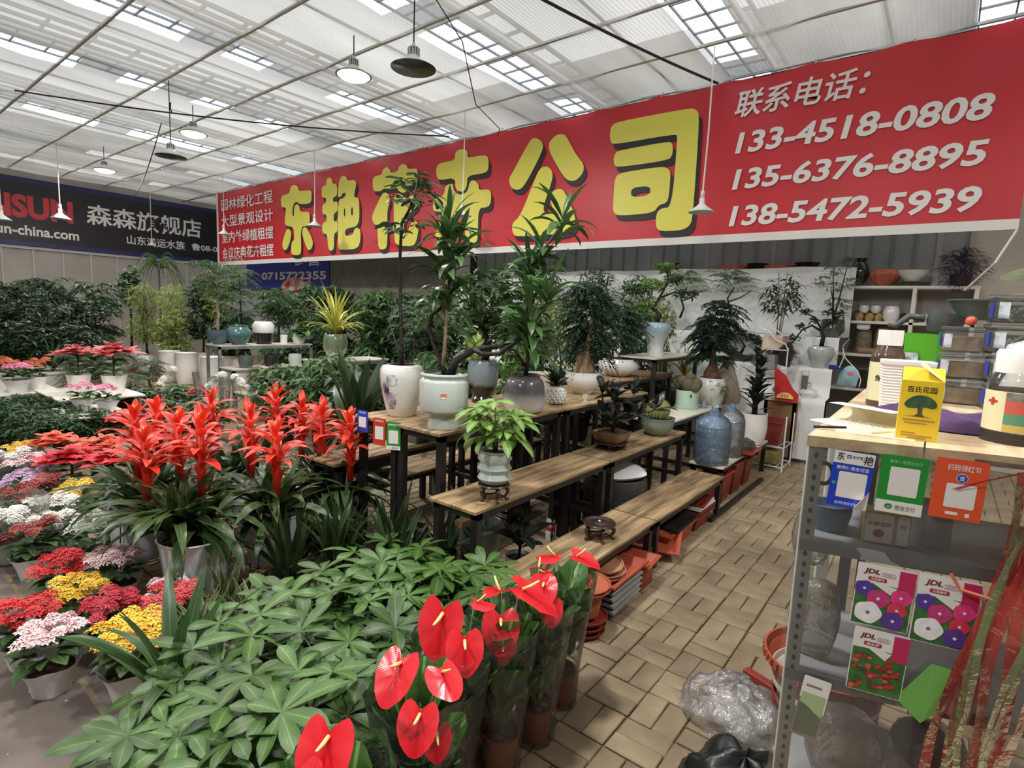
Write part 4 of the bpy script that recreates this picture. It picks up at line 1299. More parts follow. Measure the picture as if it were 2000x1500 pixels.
# --- golden barrel cactus in green-grey bowl
t = thing('potted_cactus', 'golden barrel cactus in round grey green bowl', 'potted cactus', (-1.8, 4.3, 0.66))
prof = [(0.07, 0), (0.08, 0.008), (0.12, 0.05), (0.136, 0.10), (0.134, 0.13), (0.14, 0.14), (0.142, 0.148)]
O('bowl', pot_mesh('bowl', open_pot(prof), M('grey_green_glaze', (118, 136, 126), 0.2, (136, 152, 140), 6, coat=0.5), 30), t)
soil(t, 0.13, 0.128)
def ribbed_ball(r, hz, ribs, z0, depth=0.12, n=72, m=14):
    g = G()
    prof_ = [(max(0.001, r * math.sin(PI * (0.02 + 0.96 * k / m))), z0 + hz * (1 - math.cos(PI * (0.02 + 0.96 * k / m))) / 2) for k in range(m + 1)]
    g.lathe(prof_, n, wob=lambda a, z: 1 - depth * (0.5 - 0.5 * math.cos(a * ribs)) ** 0.8)
    return g
m_cact = M('cactus_green', (112, 120, 72), 0.6, (134, 138, 84), 10)
ribbed_ball(0.098, 0.17, 20, 0.12).obj('cactus_body', m_cact, t, smooth=True)
m_spine = M('pale_spines', (212, 196, 132), 0.6)
sp = G()
for i in range(20):
    a = 2 * PI * i / 20 + PI / 20 * 0
    for k in range(9):
        ph = PI * (0.12 + 0.55 * k / 8)
        rr = 0.098 * math.sin(ph); z = 0.12 + 0.17 * (1 + math.cos(ph)) / 2
        c = Vector((rr * math.cos(a), rr * math.sin(a), z))
        nrm = Vector((math.cos(a) * math.sin(ph), math.sin(a) * math.sin(ph), math.cos(ph)))
        for q in range(5):
            d = (nrm + Vector((random.uniform(-.8, .8), random.uniform(-.8, .8), random.uniform(-.8, .8)))).normalized()
            sd = d.cross(Vector((0, 0, 1))) * 0.0012
            sp.add([tuple(c + sd), tuple(c - sd), tuple(c + d * 0.02)], [(0, 1, 2)])
stuff(sp.obj('spines', m_spine, t))

# --- ribbed pearl pot with money tree on a dark carved stand
t = thing('carved_stand', 'dark carved wooden stand under the ribbed pearl pot', 'pot stand', (-1.72, 2.1, 0.66), 0.3, 'dark carved pot stands')
G().lathe([(0.0001, 0.078), (0.075, 0.078), (0.082, 0.084), (0.078, 0.09), (0.0001, 0.09)], 24).obj('stand_top', m_darkwood, t, smooth=True, angle=40)
carved_foot(t, 0.072, 0.085, 5)
t = thing('potted_money_tree', 'small money tree with pale green leaves in ribbed pearl white pot', 'potted plant', (-1.72, 2.1, 0.752))
prof = [(0.06, 0), (0.072, 0.01), (0.086, 0.03), (0.072, 0.055), (0.074, 0.058), (0.088, 0.08), (0.074, 0.105), (0.075, 0.108), (0.088, 0.13), (0.074, 0.155), (0.076, 0.158), (0.086, 0.172)]
O('pot', pot_mesh('pot', open_pot(prof), M('pearl_glaze', (206, 216, 216), 0.12, (190, 202, 200), 5, coat=0.8), 30, angle=60), t)
soil(t, 0.072, 0.155)
stem(t, [(0, 0, 0.15), (0.005, 0, 0.22), (0, 0.005, 0.32)], [0.014, 0.01, 0.007], m_bark)
for i in range(34):
    a = i * 2.4
    O('compound_leaf', random.choice(pachp), t, (0.02 * math.cos(a), 0.02 * math.sin(a), random.uniform(0.19, 0.33)), (random.uniform(-.2, .2), random.uniform(-.15, .35), a), random.uniform(0.85, 1.15))

# --- empty carved stand on the low step
t = thing('carved_stand', 'empty dark carved wooden pot stand on the low plank', 'pot stand', (-1.45, 2.74, 0.34), 0.1, 'dark carved pot stands')
G().lathe([(0.0001, 0.098), (0.03, 0.098), (0.035, 0.094), (0.07, 0.094), (0.078, 0.1), (0.092, 0.1), (0.096, 0.094), (0.09, 0.086), (0.0001, 0.084)], 28).obj('stand_top', m_darkwood, t, smooth=True, angle=40)
carved_foot(t, 0.085, 0.088, 5)
tag(G().lathe([(0.0001, 0.0), (0.006, 0.0), (0.008, 0.005), (0.0001, 0.012)], 8).obj('pebble', m_white_paint, None, (-1.45, 2.74, 0.439)), 'tiny white pebble lying on the empty carved stand', 'pebble')
tag(G().add([(0, 0, 0.001), (0.045, 0.005, 0.001), (0.05, 0.025, 0.004), (0.012, 0.03, 0.002), (0, 0, 0.006), (0.045, 0.005, 0.006), (0.05, 0.025, 0.009), (0.012, 0.03, 0.007)], [(3, 2, 1, 0), (4, 5, 6, 7), (0, 1, 5, 4), (1, 2, 6, 5), (2, 3, 7, 6), (3, 0, 4, 7)]).obj('clay_shard', M('clay_shard', (196, 150, 118), 0.8), None, (-1.74, 1.985, 0.66), (0, 0, 0.4)), 'small broken clay shard before the ribbed pearl pot', 'shard')

# --- burgundy ficus in white ribbed pot on the floor under the stand
t = thing('potted_rubber_plant', 'burgundy rubber plant in ribbed white pot on the paving', 'potted plant', (-1.83, 2.49, 0.0))
prof = [(0.062, 0)]
for k in range(12):
    z = 0.008 + k * 0.016
    prof += [(0.066 + 0.0012 * k, z), (0.0695 + 0.0012 * k, z + 0.008)]
prof.append((0.083, 0.202))
O('pot', pot_mesh('pot', open_pot(prof, 0.007), m_matwhite, 26, angle=80), t)
soil(t, 0.074, 0.18)
stem(t, [(0, 0, 0.17), (0.01, 0, 0.3), (0, 0.01, 0.42)], [0.01, 0.008, 0.005])
fic_b = strap_set('leaf', l_ficus, [(0.24, 0.1, 65, 30, 7), (0.25, 0.1, 40, 0, 7), (0.22, 0.095, 15, -30, 7)], shape='ovate', fold=0.1)
for i in range(13):
    O('leaf', random.choice(fic_b), t, (0, 0, 0.24 + 0.014 * i), (random.uniform(-.3, .3), -0.02 * i, i * 2.4), random.uniform(.75, 1.0))

# --- spray can on the floor
t = thing('spray_can', 'white and red spray can standing on the paving under the stand', 'spray can', (-2.08, 3.2, 0.0), 0.0)
O('can', pot_mesh('can', [(0.0001, 0), (0.031, 0), (0.033, 0.004), (0.033, 0.155), (0.028, 0.17), (0.014, 0.176), (0.0001, 0.177)], m_white_paint, 20), t)
O('nozzle_cap', pot_mesh('nozzle_cap', [(0.0001, 0.176), (0.012, 0.176), (0.012, 0.194), (0.008, 0.205), (0.0001, 0.206)], m_white_print, 12), t)
m_redlab = M('red_label', (196, 36, 52), 0.4)
G().lathe([(0.0334, 0.08), (0.0336, 0.08), (0.0336, 0.14), (0.0334, 0.14)], 20).obj('red_label', m_redlab, t)
def curved_text(name, s, mat, parent, ang, r, z0, z1, width, bold=0.02):
    v, f = text_geo(s, bold)
    g = G()
    g.add([(r * math.cos(ang + (a[0] - 0.5) * width / r), r * math.sin(ang + (a[0] - 0.5) * width / r), z0 + a[1] * (z1 - z0)) for a in v], f)
    return g.obj(name, mat, parent)
ca = math.radians(-52)
curved_text('lettering', '+25%', m_white_print, t, ca, 0.0345, 0.105, 0.125, 0.034)
curved_text('lettering', 'Le', m_black_print, t, ca + 0.3, 0.0345, 0.035, 0.062, 0.03)

# ================================================================ white-board stand: bottles, cacti, vase
m_water = CLEAR('blue_bottle_plastic', (0.8, 0.9, 0.98), 0.12, 0.6, 0.5, 0.25, 30, (140, 190, 244))
m_waterc = CLEAR('clear_bottle_plastic', (0.86, 0.9, 0.95), 0.12, 0.6, 0.3, 0.25, 30, (210, 220, 232))
m_film = CLEAR('clear_film', (0.97, 0.98, 0.98), 0.12, 0.5, 0.06, 0.8, 22)
def jug(x, y, label, mat, r, h):
    t = thing('water_bottle', label, 'water bottle', (x, y, 0.34), 0, 'large water bottles in film')
    prof = [(0.0001, 0.0), (r * .9, 0.0), (r, 0.02)]
    for k in range(4):
        z = 0.05 + k * 0.085
        prof += [(r, z), (r * 0.965, z + 0.012), (r * 0.965, z + 0.022), (r, z + 0.034)]
    prof += [(r, h * 0.72), (r * 0.9, h * 0.79), (r * 0.5, h * 0.87), (r * 0.24, h * 0.9), (r * 0.22, h * 0.97), (r * .2, h), (0.0001, h)]
    O('bottle_body', pot_mesh('bottle_body', prof, mat, 28), t)
    O('bottle_cap', pot_mesh('bottle_cap', [(0.0001, h - 0.03), (r * .25, h - 0.03), (r * .25, h + 0.012), (0.0001, h + 0.014)], M('blue_cap', (86, 120, 168), 0.4), 16), t)
    rr = random.Random(int(x * 100))
    fp = [(r * 1.02, 0.004), (r * 1.03, h * .3), (r * 1.04, h * 0.55), (r * 1.02, h * 0.74), (r * 0.85, h * 0.86), (r * 0.5, h * 0.95), (r * .16, h * 1.02), (r * .2, h * 1.1)]
    ph = [rr.uniform(0, 6) for _ in range(4)]
    O('film_wrap', pot_mesh('film_wrap', fp, m_film, 40, angle=None, wob=lambda a, z: 1 + 0.02 * math.sin(7 * a + ph[0] + 12 * z) + 0.015 * math.sin(13 * a + ph[1] - 30 * z)), t)
jug(-1.56, 5.0, 'large blue water bottle wrapped in clear film, in front', m_water, 0.15, 0.47)
jug(-1.53, 5.42, 'clear water bottle wrapped in film behind the blue one', m_waterc, 0.125, 0.46)

t = thing('potted_cactus', 'spiky dark columnar plant in smooth white pot on the white board', 'potted plant', (-1.5, 6.12, 0.34))
prof = [(0.08, 0), (0.105, 0.015), (0.13, 0.1), (0.138, 0.2), (0.13, 0.31), (0.132, 0.335)]
O('pot', pot_mesh('pot', open_pot(prof), m_porc), t)
soil(t, 0.12, 0.31)
stem(t, [(0, 0, 0.3), (0, 0, 0.7), (0, 0, 1.0)], [0.03, 0.025, 0.015])
spk = strap_set('leaf', l_bonsai, [(0.22, 0.075, 40, 20, 4), (0.21, 0.07, 20, -5, 4), (0.2, 0.075, 60, 45, 4)], shape='lance')
for i in range(84):
    f = i / 84
    s = 1.0 if f < 0.55 else 0.68
    O('leaf', random.choice(spk), t, (0, 0, 0.36 + 0.62 * f), (random.uniform(-.2, .2), 0, i * 2.4), s * (1.05 - 0.35 * abs(((f * 2) % 1) - 0.35)) * random.uniform(.85, 1.1))
tag(G().lathe([(0.0001, 0), (0.07, 0.0), (0.09, 0.04), (0.07, 0.1), (0.0001, 0.13)], 9, wob=lambda a, z: 1 + 0.2 * math.sin(3 * a + 20 * z), squash=0.7).obj('dark_stone', M('dark_stone', (74, 72, 66), 0.85, (98, 94, 86), 10, bump=0.6), None, (-1.47, 5.78, 0.34)), 'dark rough stone beside the white pot and wrapped bottles', 'stone')
def tray(name, label, loc, w, d, h, mat, rz=0.0, group=None, lip=0.015, th=0.006):
    t = tag(O(name, None, None, loc, (0, 0, rz)), label, 'tray', group)
    tray_parts(t, w, d, h, mat, lip, th)
    return t
def tray_mesh(w, d, h, mat, lip=0.015, th=0.006):
    g = G()
    def ring(e, z):
        return [(-w / 2 - e, -d / 2 - e, z), (w / 2 + e, -d / 2 - e, z), (w / 2 + e, d / 2 + e, z), (-w / 2 - e, d / 2 + e, z)]
    rs = [ring(-0.03, 0), ring(0, h), ring(lip, h), ring(lip, h - 0.012), ring(lip - th, h - 0.012)]
    inn = [ring(0, h), ring(-th, h), ring(-0.03 - th, th)]
    vs = [p for r in rs for p in r]
    # outer side, lip top, lip side
    fs = [(3, 2, 1, 0)]
    for k in range(len(rs) - 1):
        for i in range(4):
            j = (i + 1) % 4
            fs.append((k * 4 + i, k * 4 + j, k * 4 + 4 + j, k * 4 + 4 + i))
    g.add(vs, fs)
    o = [p for r in inn for p in r]
    fs = []
    for k in range(len(inn) - 1):
        for i in range(4):
            j = (i + 1) % 4
            fs.append((k * 4 + i, k * 4 + j, k * 4 + 4 + j, k * 4 + 4 + i))
    fs.append((8, 9, 10, 11))
    g.add(o, fs)
    return g.mesh('tray', mat)
def tray_o(name, label, cat, loc, w, d, h, mat, rz=0.0, group=None, rx=0.0):
    return tag(O(name, tray_mesh(w, d, h, mat), None, loc, (rx, 0, rz)), label, cat, group)
m_terra = M('terracotta_plastic', (176, 84, 58), 0.45, (160, 72, 50), 5, rand=0.1)
m_terrad = M('dark_red_plastic', (142, 54, 42), 0.45, (126, 46, 38), 5, rand=0.12)
tray_o('plastic_tray', 'red brown plastic tray at the edge of the white board by the stone', 'tray', (-1.43, 5.62, 0.342), 0.2, 0.36, 0.04, m_terrad)

# mint pot with lobed cactus
t = thing('potted_cactus', 'lumpy brown green cactus in mint green pot with saucer', 'potted cactus', (-2.16, 5.92, 0.66))
m_mint = M('mint_ceramic', (186, 210, 194), 0.3, coat=0.4)
O('pot', pot_mesh('pot', open_pot([(0.115, 0.02), (0.12, 0.03), (0.122, 0.19), (0.12, 0.2)]), m_mint, 28), t)
O('saucer', pot_mesh('saucer', [(0.0001, 0), (0.115, 0), (0.126, 0.012), (0.127, 0.03), (0.12, 0.03), (0.0001, 0.02)], m_mint, 28), t)
soil(t, 0.108, 0.18)
G().box(0.008, 0.022, -0.1235, -0.1215, 0.13, 0.165, rotz(0.55)).obj('paper_label', m_black_print, t)
m_lump = M('lumpy_cactus', (112, 100, 76), 0.7, (90, 86, 62), 8, bump=0.6, bscale=40)
for (x, y, z, r) in ((0, 0, 0.25, 0.085), (0.08, 0.02, 0.27, 0.07), (-0.08, -0.02, 0.27, 0.07), (0.03, -0.07, 0.26, 0.07), (0.0, 0.06, 0.3, 0.07), (0.1, -0.06, 0.24, 0.055), (-0.04, -0.06, 0.3, 0.06), (0.02, 0.0, 0.33, 0.06), (-0.1, 0.04, 0.23, 0.055)):
    O('lobe', G().lathe([(r * math.sin(PI * k / 8) + 1e-4, -r * math.cos(PI * k / 8)) for k in range(9)], 14, wob=lambda a, z: 1 + 0.04 * math.sin(9 * a)).mesh('lobe', m_lump, True), t, (x, y, z))

t = thing('potted_bonsai', 'feathery dark tree with swollen trunk in lobed white pot', 'potted plant', (-2.08, 6.42, 0.66))
prof = [(0.09, 0), (0.11, 0.015), (0.16, 0.12), (0.178, 0.22), (0.165, 0.29), (0.14, 0.31)]
O('pot', pot_mesh('pot', open_pot(prof), two_tone('aged_white', (222, 218, 208), (232, 230, 224), 0, 0.3, 0.3, 0.05), 40, wob=lambda a, z: 1 - 0.05 * abs(math.sin(a * 4))), t)
soil(t, 0.135, 0.29)
stem(t, [(0, 0, 0.28), (0, 0, 0.36), (0.01, 0, 0.46), (0, 0, 0.6), (0.02, 0, 0.8)], [0.1, 0.09, 0.05, 0.03, 0.015], M('rough_caudex', (92, 66, 50), 0.9, (120, 90, 70), 16, bump=0.7, bscale=24), 'caudex', 10)
stuff(O('fronds', frond_mesh('asp3', l_soft2, nf=110, R=0.36, rise=0.14, drop=0.2, nl=22, L=0.075, W=0.018, seed=13, hmin=-0.06, hmax=0.6), t, (0, 0, 0.55)))
tag(G().lathe(open_pot([(0.03, 0), (0.035, 0.005), (0.042, 0.08)], 0.004), 16).obj('drinking_glass', m_waterc, None, (-2.02, 6.08, 0.66)), 'small clear drinking glass between mint pot and lobed white pot', 'glass')
t = thing('potted_plant', 'thin grassy seedling in small glass pot beside the spiky plant', 'potted plant', (-1.98, 6.35, 0.66))
O('pot', pot_mesh('pot', open_pot([(0.05, 0), (0.07, 0.05), (0.08, 0.1)], 0.005), m_celadon, 18), t)
stuff(O('foliage', frond_mesh('grs', l_soft, nf=16, R=0.14, rise=0.3, drop=0.02, nl=10, L=0.03, W=0.008, seed=77, hmin=0, hmax=0.05), t, (0, 0, 0.09)))

t = thing('potted_bonsai', 'spreading bonsai with black branches in pale blue dripping vase', 'potted plant', (-2.58, 5.95, 1.2))
prof = [(0.09, 0), (0.095, 0.01), (0.085, 0.1), (0.1, 0.17), (0.145, 0.26), (0.155, 0.31), (0.145, 0.35), (0.125, 0.372), (0.13, 0.38)]
O('vase', pot_mesh('vase', open_pot(prof), two_tone('pale_blue_drip', (226, 228, 226), (156, 180, 190), 0.1, 0.3, 0.15, 0.25), 32, wob=lambda a, z: 1 - 0.03 * abs(math.sin(a * 5)) * (1 if z < .33 else 0)), t)
soil(t, 0.12, 0.36)
stem(t, [(0, 0, 0.36), (0.02, 0, 0.45), (-0.05, 0, 0.55), (0.02, 0.02, 0.7), (0.08, 0.02, 0.85), (0.05, 0.02, 1.0)], [0.03, 0.024, 0.018, 0.014, 0.011, 0.006], m_blackbark)
stem(t, [(-0.03, 0, 0.5), (-0.15, -0.03, 0.6), (-0.25, -0.05, 0.72)], [0.014, 0.011, 0.006], m_blackbark, 'branch')
stem(t, [(0.02, 0.02, 0.66), (0.16, 0.05, 0.72), (0.26, 0.08, 0.68)], [0.012, 0.01, 0.005], m_blackbark, 'branch')
for k, (x, y, z, s) in enumerate(((-0.25, -0.05, 0.74, 0.8), (0.05, 0.02, 0.98, 0.85), (0.27, 0.08, 0.7, 0.75), (-0.05, 0.0, 0.8, 0.8), (0.14, 0.04, 0.85, 0.7), (-0.16, -0.02, 0.56, 0.7))):
    stuff(O('foliage', foliage_mesh('bons2', l_bright if k % 2 else l_green, n=34, size=(0.17, 0.17, 0.07), L=0.09, W=0.036, k=4, droop=-0.2, seed=31), t, (x, y, z), (0, 0, k), s))
# ================================================================ foreground plants
m_bucket = M('pale_blue_bucket', (204, 218, 228), 0.4, (222, 232, 238), 2.5, stretch=(3, 3, 0.7))
m_wire = M('dark_wire', (52, 46, 42), 0.5)
m_nurs = M('black_nursery_pot', (26, 26, 26), 0.55)
bucket_me = pot_mesh('bucket', [(0.0001, 0), (0.135, 0), (0.14, 0.006), (0.172, 0.275), (0.178, 0.28), (0.18, 0.287), (0.175, 0.292), (0.168, 0.285), (0.14, 0.05), (0.0001, 0.045)], m_bucket, 36)
HEAD_B = []
def brom_head(t, x, y, z0, ztop, s=1.0):
    """red flower head: sheathed stalk plus flaring crown"""
    h = O('flower_head', G().tube([(0, 0, 0), (0, 0, (ztop - z0) * 0.85)], [0.022 * s, 0.02 * s], 8).mesh('flower_head', l_bract, True), t, (x, y, z0))
    H_ = ztop - z0
    for i in range(13):     # sheathing bracts
        f = i / 13
        O('bract', random.choice(bract_long), h, (0, 0, H_ * (0.05 + 0.5 * f)), (random.uniform(-.15, .15), -0.3 + 0.35 * f, i * 2.4 + random.uniform(-.2, .2)), s * random.uniform(.6, .85))
    for i in range(23):
        f = i / 23
        O('bract', bracts[0 if f < 0.5 else 1 if f < 0.78 else 2], h, (0, 0, H_ * (0.45 + 0.47 * f)), (random.uniform(-.2, .2), random.uniform(-.1, .2), i * 2.4 + random.uniform(-.3, .3)), s * random.uniform(.85, 1.15))
    for i in range(4):
        O('yellow_tip', blade_mesh('yellow_tip', m_yellow_tip, 0.035, 0.012, 75, 60, 3, shape='lance'), h, (0, 0, H_ * 0.97), (0, 0, i * 1.6), s)
def brom_bucket(x, y, label, heads, seed):
    random.seed(seed)
    t = thing('potted_bromeliad', label, 'bromeliad', (x, y, 0.1), 0, 'red bromeliads in pale blue buckets')
    O('bucket', bucket_me, t)
    soil(t, 0.16, 0.255)
    for (hx, hy, zt) in heads:
        cx, cy = hx * 0.45, hy * 0.45
        if len(heads) == 1: cx, cy = 0, 0
        for i in range(9):
            O('leaf', random.choice(brom_up), t, (cx, cy, 0.27), (random.uniform(-.15, .15), 0, i * 2.4 + random.uniform(-.3, .3)), random.uniform(.8, 1.0))
        for i in range(11):
            O('leaf', random.choice(brom_mid), t, (cx, cy, 0.27), (random.uniform(-.2, .2), 0, i * 2.4 + random.uniform(-.3, .3)), random.uniform(.95, 1.2))
        for i in range(7):
            O('leaf', random.choice(brom_low), t, (cx, cy, 0.28), (random.uniform(-.2, .2), 0, i * 2.4 + 1 + random.uniform(-.4, .4)), random.uniform(.9, 1.1))
        brom_head(t, hx, hy, 0.45, zt - 0.1, 1.0)
        stem(t, [(cx, cy, 0.26), (hx, hy, 0.46)], [0.022, 0.02], l_brom, 'flower_stalk')
    w = O('wire_stand', None, None, (x, y, 0)); tag(w, 'thin wire stand under ' + label.split(',')[0].replace(' of red bromeliads', ''), 'plant stand', 'thin wire plant stands')
    for i in range(4):
        a = i * PI / 2 + 0.5
        G().tube([(0.16 * math.cos(a), 0.16 * math.sin(a), 0), (0.16 * math.cos(a), 0.16 * math.sin(a), 0.1), (0.196 * math.cos(a + .25), 0.196 * math.sin(a + .25), 0.385)], 0.003, 4).obj('wire_leg', m_wire, w)
    rg = [(0.15 * math.cos(2 * PI * i / 20), 0.15 * math.sin(2 * PI * i / 20), 0.096) for i in range(21)]
    G().tube(rg, 0.003, 4, False).obj('wire_ring', m_wire, w)
brom_bucket(-2.98, 1.19, 'the frontmost bucket of red bromeliads, its whole pale side showing', [(-0.06, 0.06, 1.0), (-0.34, 0.06, 0.97), (-0.2, -0.15, 0.93)], 1)
brom_bucket(-3.62, 1.15, 'the leftmost bucket of red bromeliads, half hidden by leaves', [(0.03, -0.02, 0.98), (-0.1, 0.14, 0.98)], 2)
brom_bucket(-3.02, 1.64, 'the bucket of red bromeliads behind and right of the frontmost one', [(-0.18, -0.04, 0.98), (0.22, -0.1, 0.95)], 3)
brom_bucket(-3.08, 2.1, 'the bucket of red bromeliads nearest the plank stand with the green code card', [(0.3, -0.1, 0.97), (0.0, -0.1, 0.97), (-0.3, -0.06, 0.96)], 4)
brom_bucket(-3.78, 1.85, 'the rearmost bucket of red bromeliads, only its flowers showing', [(-0.05, -0.2, 0.99), (0.02, 0.22, 0.99)], 5)
random.seed(21)

# ---- money tree seedlings: mass of palmate leaves in the foreground
spots = [(-1.62, 0.58), (-1.38, 0.58), (-1.8, 0.78), (-1.55, 0.8), (-1.3, 0.78), (-1.84, 1.0), (-1.66, 1.02), (-1.42, 1.02), (-1.9, 1.28), (-1.7, 1.26), (-1.46, 1.26),
         (-1.86, 1.48), (-1.62, 1.5), (-1.4, 1.48), (-1.72, 1.68), (-1.52, 1.72), (-1.95, 1.68), (-1.22, 0.62)]
npot = pot_mesh('nursery_pot', [(0.0001, 0), (0.055, 0), (0.075, 0.13), (0.079, 0.13), (0.079, 0.14), (0.07, 0.14), (0.068, 0.12), (0.0001, 0.118)], m_nurs, 18)
nsoil = G().lathe([(0.0001, 0.128), (0.07, 0.122)], 14).mesh('soil', m_soil)
def _row(y):
    return 0 if y < 0.7 else 1 if y < 0.9 else 2 if y < 1.15 else 3 if y < 1.4 else 4
order = sorted(range(len(spots)), key=lambda i: (_row(spots[i][1]), spots[i][0], spots[i][1]))
_cnt = {}
_ord = ['leftmost', 'second from left', 'third from left', 'fourth from left', 'fifth from left', 'sixth from left', 'seventh from left']
rowname = ['nearest the camera', 'second nearest row', 'third row', 'fourth row', 'rearmost row']
for k, i in enumerate(order):
    x, y = spots[i]
    row = 0 if y < 0.7 else 1 if y < 0.9 else 2 if y < 1.15 else 3 if y < 1.4 else 4
    side = 'by the anthuriums' if x > -1.45 else 'in the middle of the patch' if x > -1.75 else 'on the side of the flower buckets'
    _cnt[row] = _cnt.get(row, -1) + 1
    lab = ['front row', 'second row', 'third row', 'fourth row', 'back row'][row]
    t = thing('money_tree_seedling', f'money tree seedling with palmate leaves, {_ord[_cnt[row]]} in the {lab} of the patch', 'potted plant', (x, y, 0), random.uniform(0, 6), 'money tree seedlings on the floor')
    O('nursery_pot', npot, t); O('soil', nsoil, t)
    for q in range(3):
        a = q * 2.1
        stem(t, [(0.02 * math.cos(a), 0.02 * math.sin(a), 0.11), (0.03 * math.cos(a), 0.03 * math.sin(a), 0.22), (0.05 * math.cos(a), 0.05 * math.sin(a), 0.34)], [0.006, 0.005, 0.004], m_greenstem, 'stem', 5)
        for j in range(5):
            az = j * 2.4 + q + random.uniform(-.3, .3)
            zz = 0.19 + 0.036 * j + random.uniform(-.02, .02)
            O('compound_leaf', random.choice(pach), t, (0.04 * math.cos(a), 0.04 * math.sin(a), zz), (random.uniform(-.2, .2), random.uniform(-.25, .2), az), random.uniform(.85, 1.15))

# ---- strap leaved plants
strap_big = strap_set('leaf', l_cliv, [(0.5, 0.05, 72, 25, 8), (0.52, 0.048, 62, -15, 8), (0.48, 0.05, 50, -40, 8), (0.5, 0.05, 80, 50, 8), (0.52, 0.045, 35, -45, 8)])
strap_dk = strap_set('leaf', l_dark, [(0.46, 0.036, 80, 55, 6), (0.48, 0.034, 70, 30, 6), (0.46, 0.036, 58, 5, 7), (0.42, 0.034, 45, -25, 7), (0.5, 0.032, 85, 62, 6)])
vari_l = strap_set('leaf', l_varieg, [(0.24, 0.04, 78, 65, 5), (0.22, 0.038, 62, 45, 5), (0.2, 0.04, 48, 25, 5)], shape='grass')
bigpot = pot_mesh('nursery_pot', [(0.0001, 0), (0.062, 0), (0.08, 0.14), (0.084, 0.14), (0.084, 0.155), (0.076, 0.155), (0.074, 0.135), (0.0001, 0.13)], m_nurs, 20)
t = thing('potted_clivia', 'long arching strap leaved plant in black pot at the left front of the patch', 'potted plant', (-2.02, 0.72, 0))
O('nursery_pot', bigpot, t); soil(t, 0.075, 0.138)
for i in range(17):
    O('leaf', random.choice(strap_big), t, (0, 0, 0.14), (random.uniform(-.2, .2), 0, i * 2.4 + random.uniform(-.4, .4)), random.uniform(.85, 1.15))
dk = [(-2.62, 1.5, 'beside the frontmost bromeliad bucket'), (-2.6, 1.8, 'between the bromeliad buckets and the plank stand'), (-2.42, 1.66, 'behind the money tree patch'), (-2.34, 2.0, 'at the foot of the nearest plank stand'), (-2.16, 1.82, 'at the back left of the money tree patch'), (-2.25, 2.3, 'under the near end of the plank stand')]
for x, y, lab in dk:
    t = thing('potted_aspidistra', 'dark upright strap leaved plant ' + lab, 'potted plant', (x, y, 0), random.uniform(0, 6), 'dark strap leaved plants')
    O('nursery_pot', bigpot, t); soil(t, 0.075, 0.138)
    for i in range(22):
        O('leaf', random.choice(strap_dk), t, (random.uniform(-.04, .04), random.uniform(-.04, .04), 0.13), (random.uniform(-.2, .2), 0, i * 2.4 + random.uniform(-.4, .4)), random.uniform(.8, 1.1))
for x, y, lab in ((-2.44, 0.98, 'nearest the clivia'), (-2.4, 1.18, 'in the middle of the group'), (-2.62, 1.16, 'nearest the bromeliad bucket')):
    t = thing('variegated_rosette', 'stiff grey green rosette with cream leaf edges, ' + lab, 'potted plant', (x, y, 0), random.uniform(0, 6), 'cream edged rosettes')
    O('nursery_pot', npot, t); O('soil', nsoil, t)
    for i in range(20):
        O('leaf', random.choice(vari_l), t, (random.uniform(-.03, .03), random.uniform(-.03, .03), 0.12), (random.uniform(-.15, .15), 0, i * 2.4), random.uniform(.8, 1.15))

# ---- anthuriums in clear sleeves
m_terrapot = M('terracotta_pot', (152, 84, 62), 0.7, (132, 70, 52), 6)
m_sleeve = CLEAR('clear_sleeve', (0.98, 0.985, 0.98), 0.1, 0.25, 0.025, 0.9, 16)
heart_l = [heart(0.19, 0.13, 8, 0.15, l_anth), heart(0.21, 0.14, 8, 0.22, l_anth), heart(0.17, 0.12, 8, 0.1, l_anth)]
spathe = [heart(0.115, 0.115, 9, 0.10, l_spathe, 'spathe', 0.28), heart(0.10, 0.10, 9, -0.12, l_spathe, 'spathe', 0.28), heart(0.13, 0.12, 9, 0.05, l_spathe, 'spathe', 0.3)]
m_spad = M('spadix_cream', (240, 214, 150), 0.5, (236, 190, 100), 10)
spadix = G().tube([(0, 0, 0), (0.008, 0, 0.025), (0.012, 0, 0.052)], [0.005, 0.0048, 0.003], 7).mesh('spadix', m_spad, True)
apot = pot_mesh('pot', [(0.0001, 0), (0.052, 0), (0.068, 0.125), (0.073, 0.125), (0.073, 0.14), (0.065, 0.14), (0.062, 0.12), (0.0001, 0.118)], m_terrapot, 20)
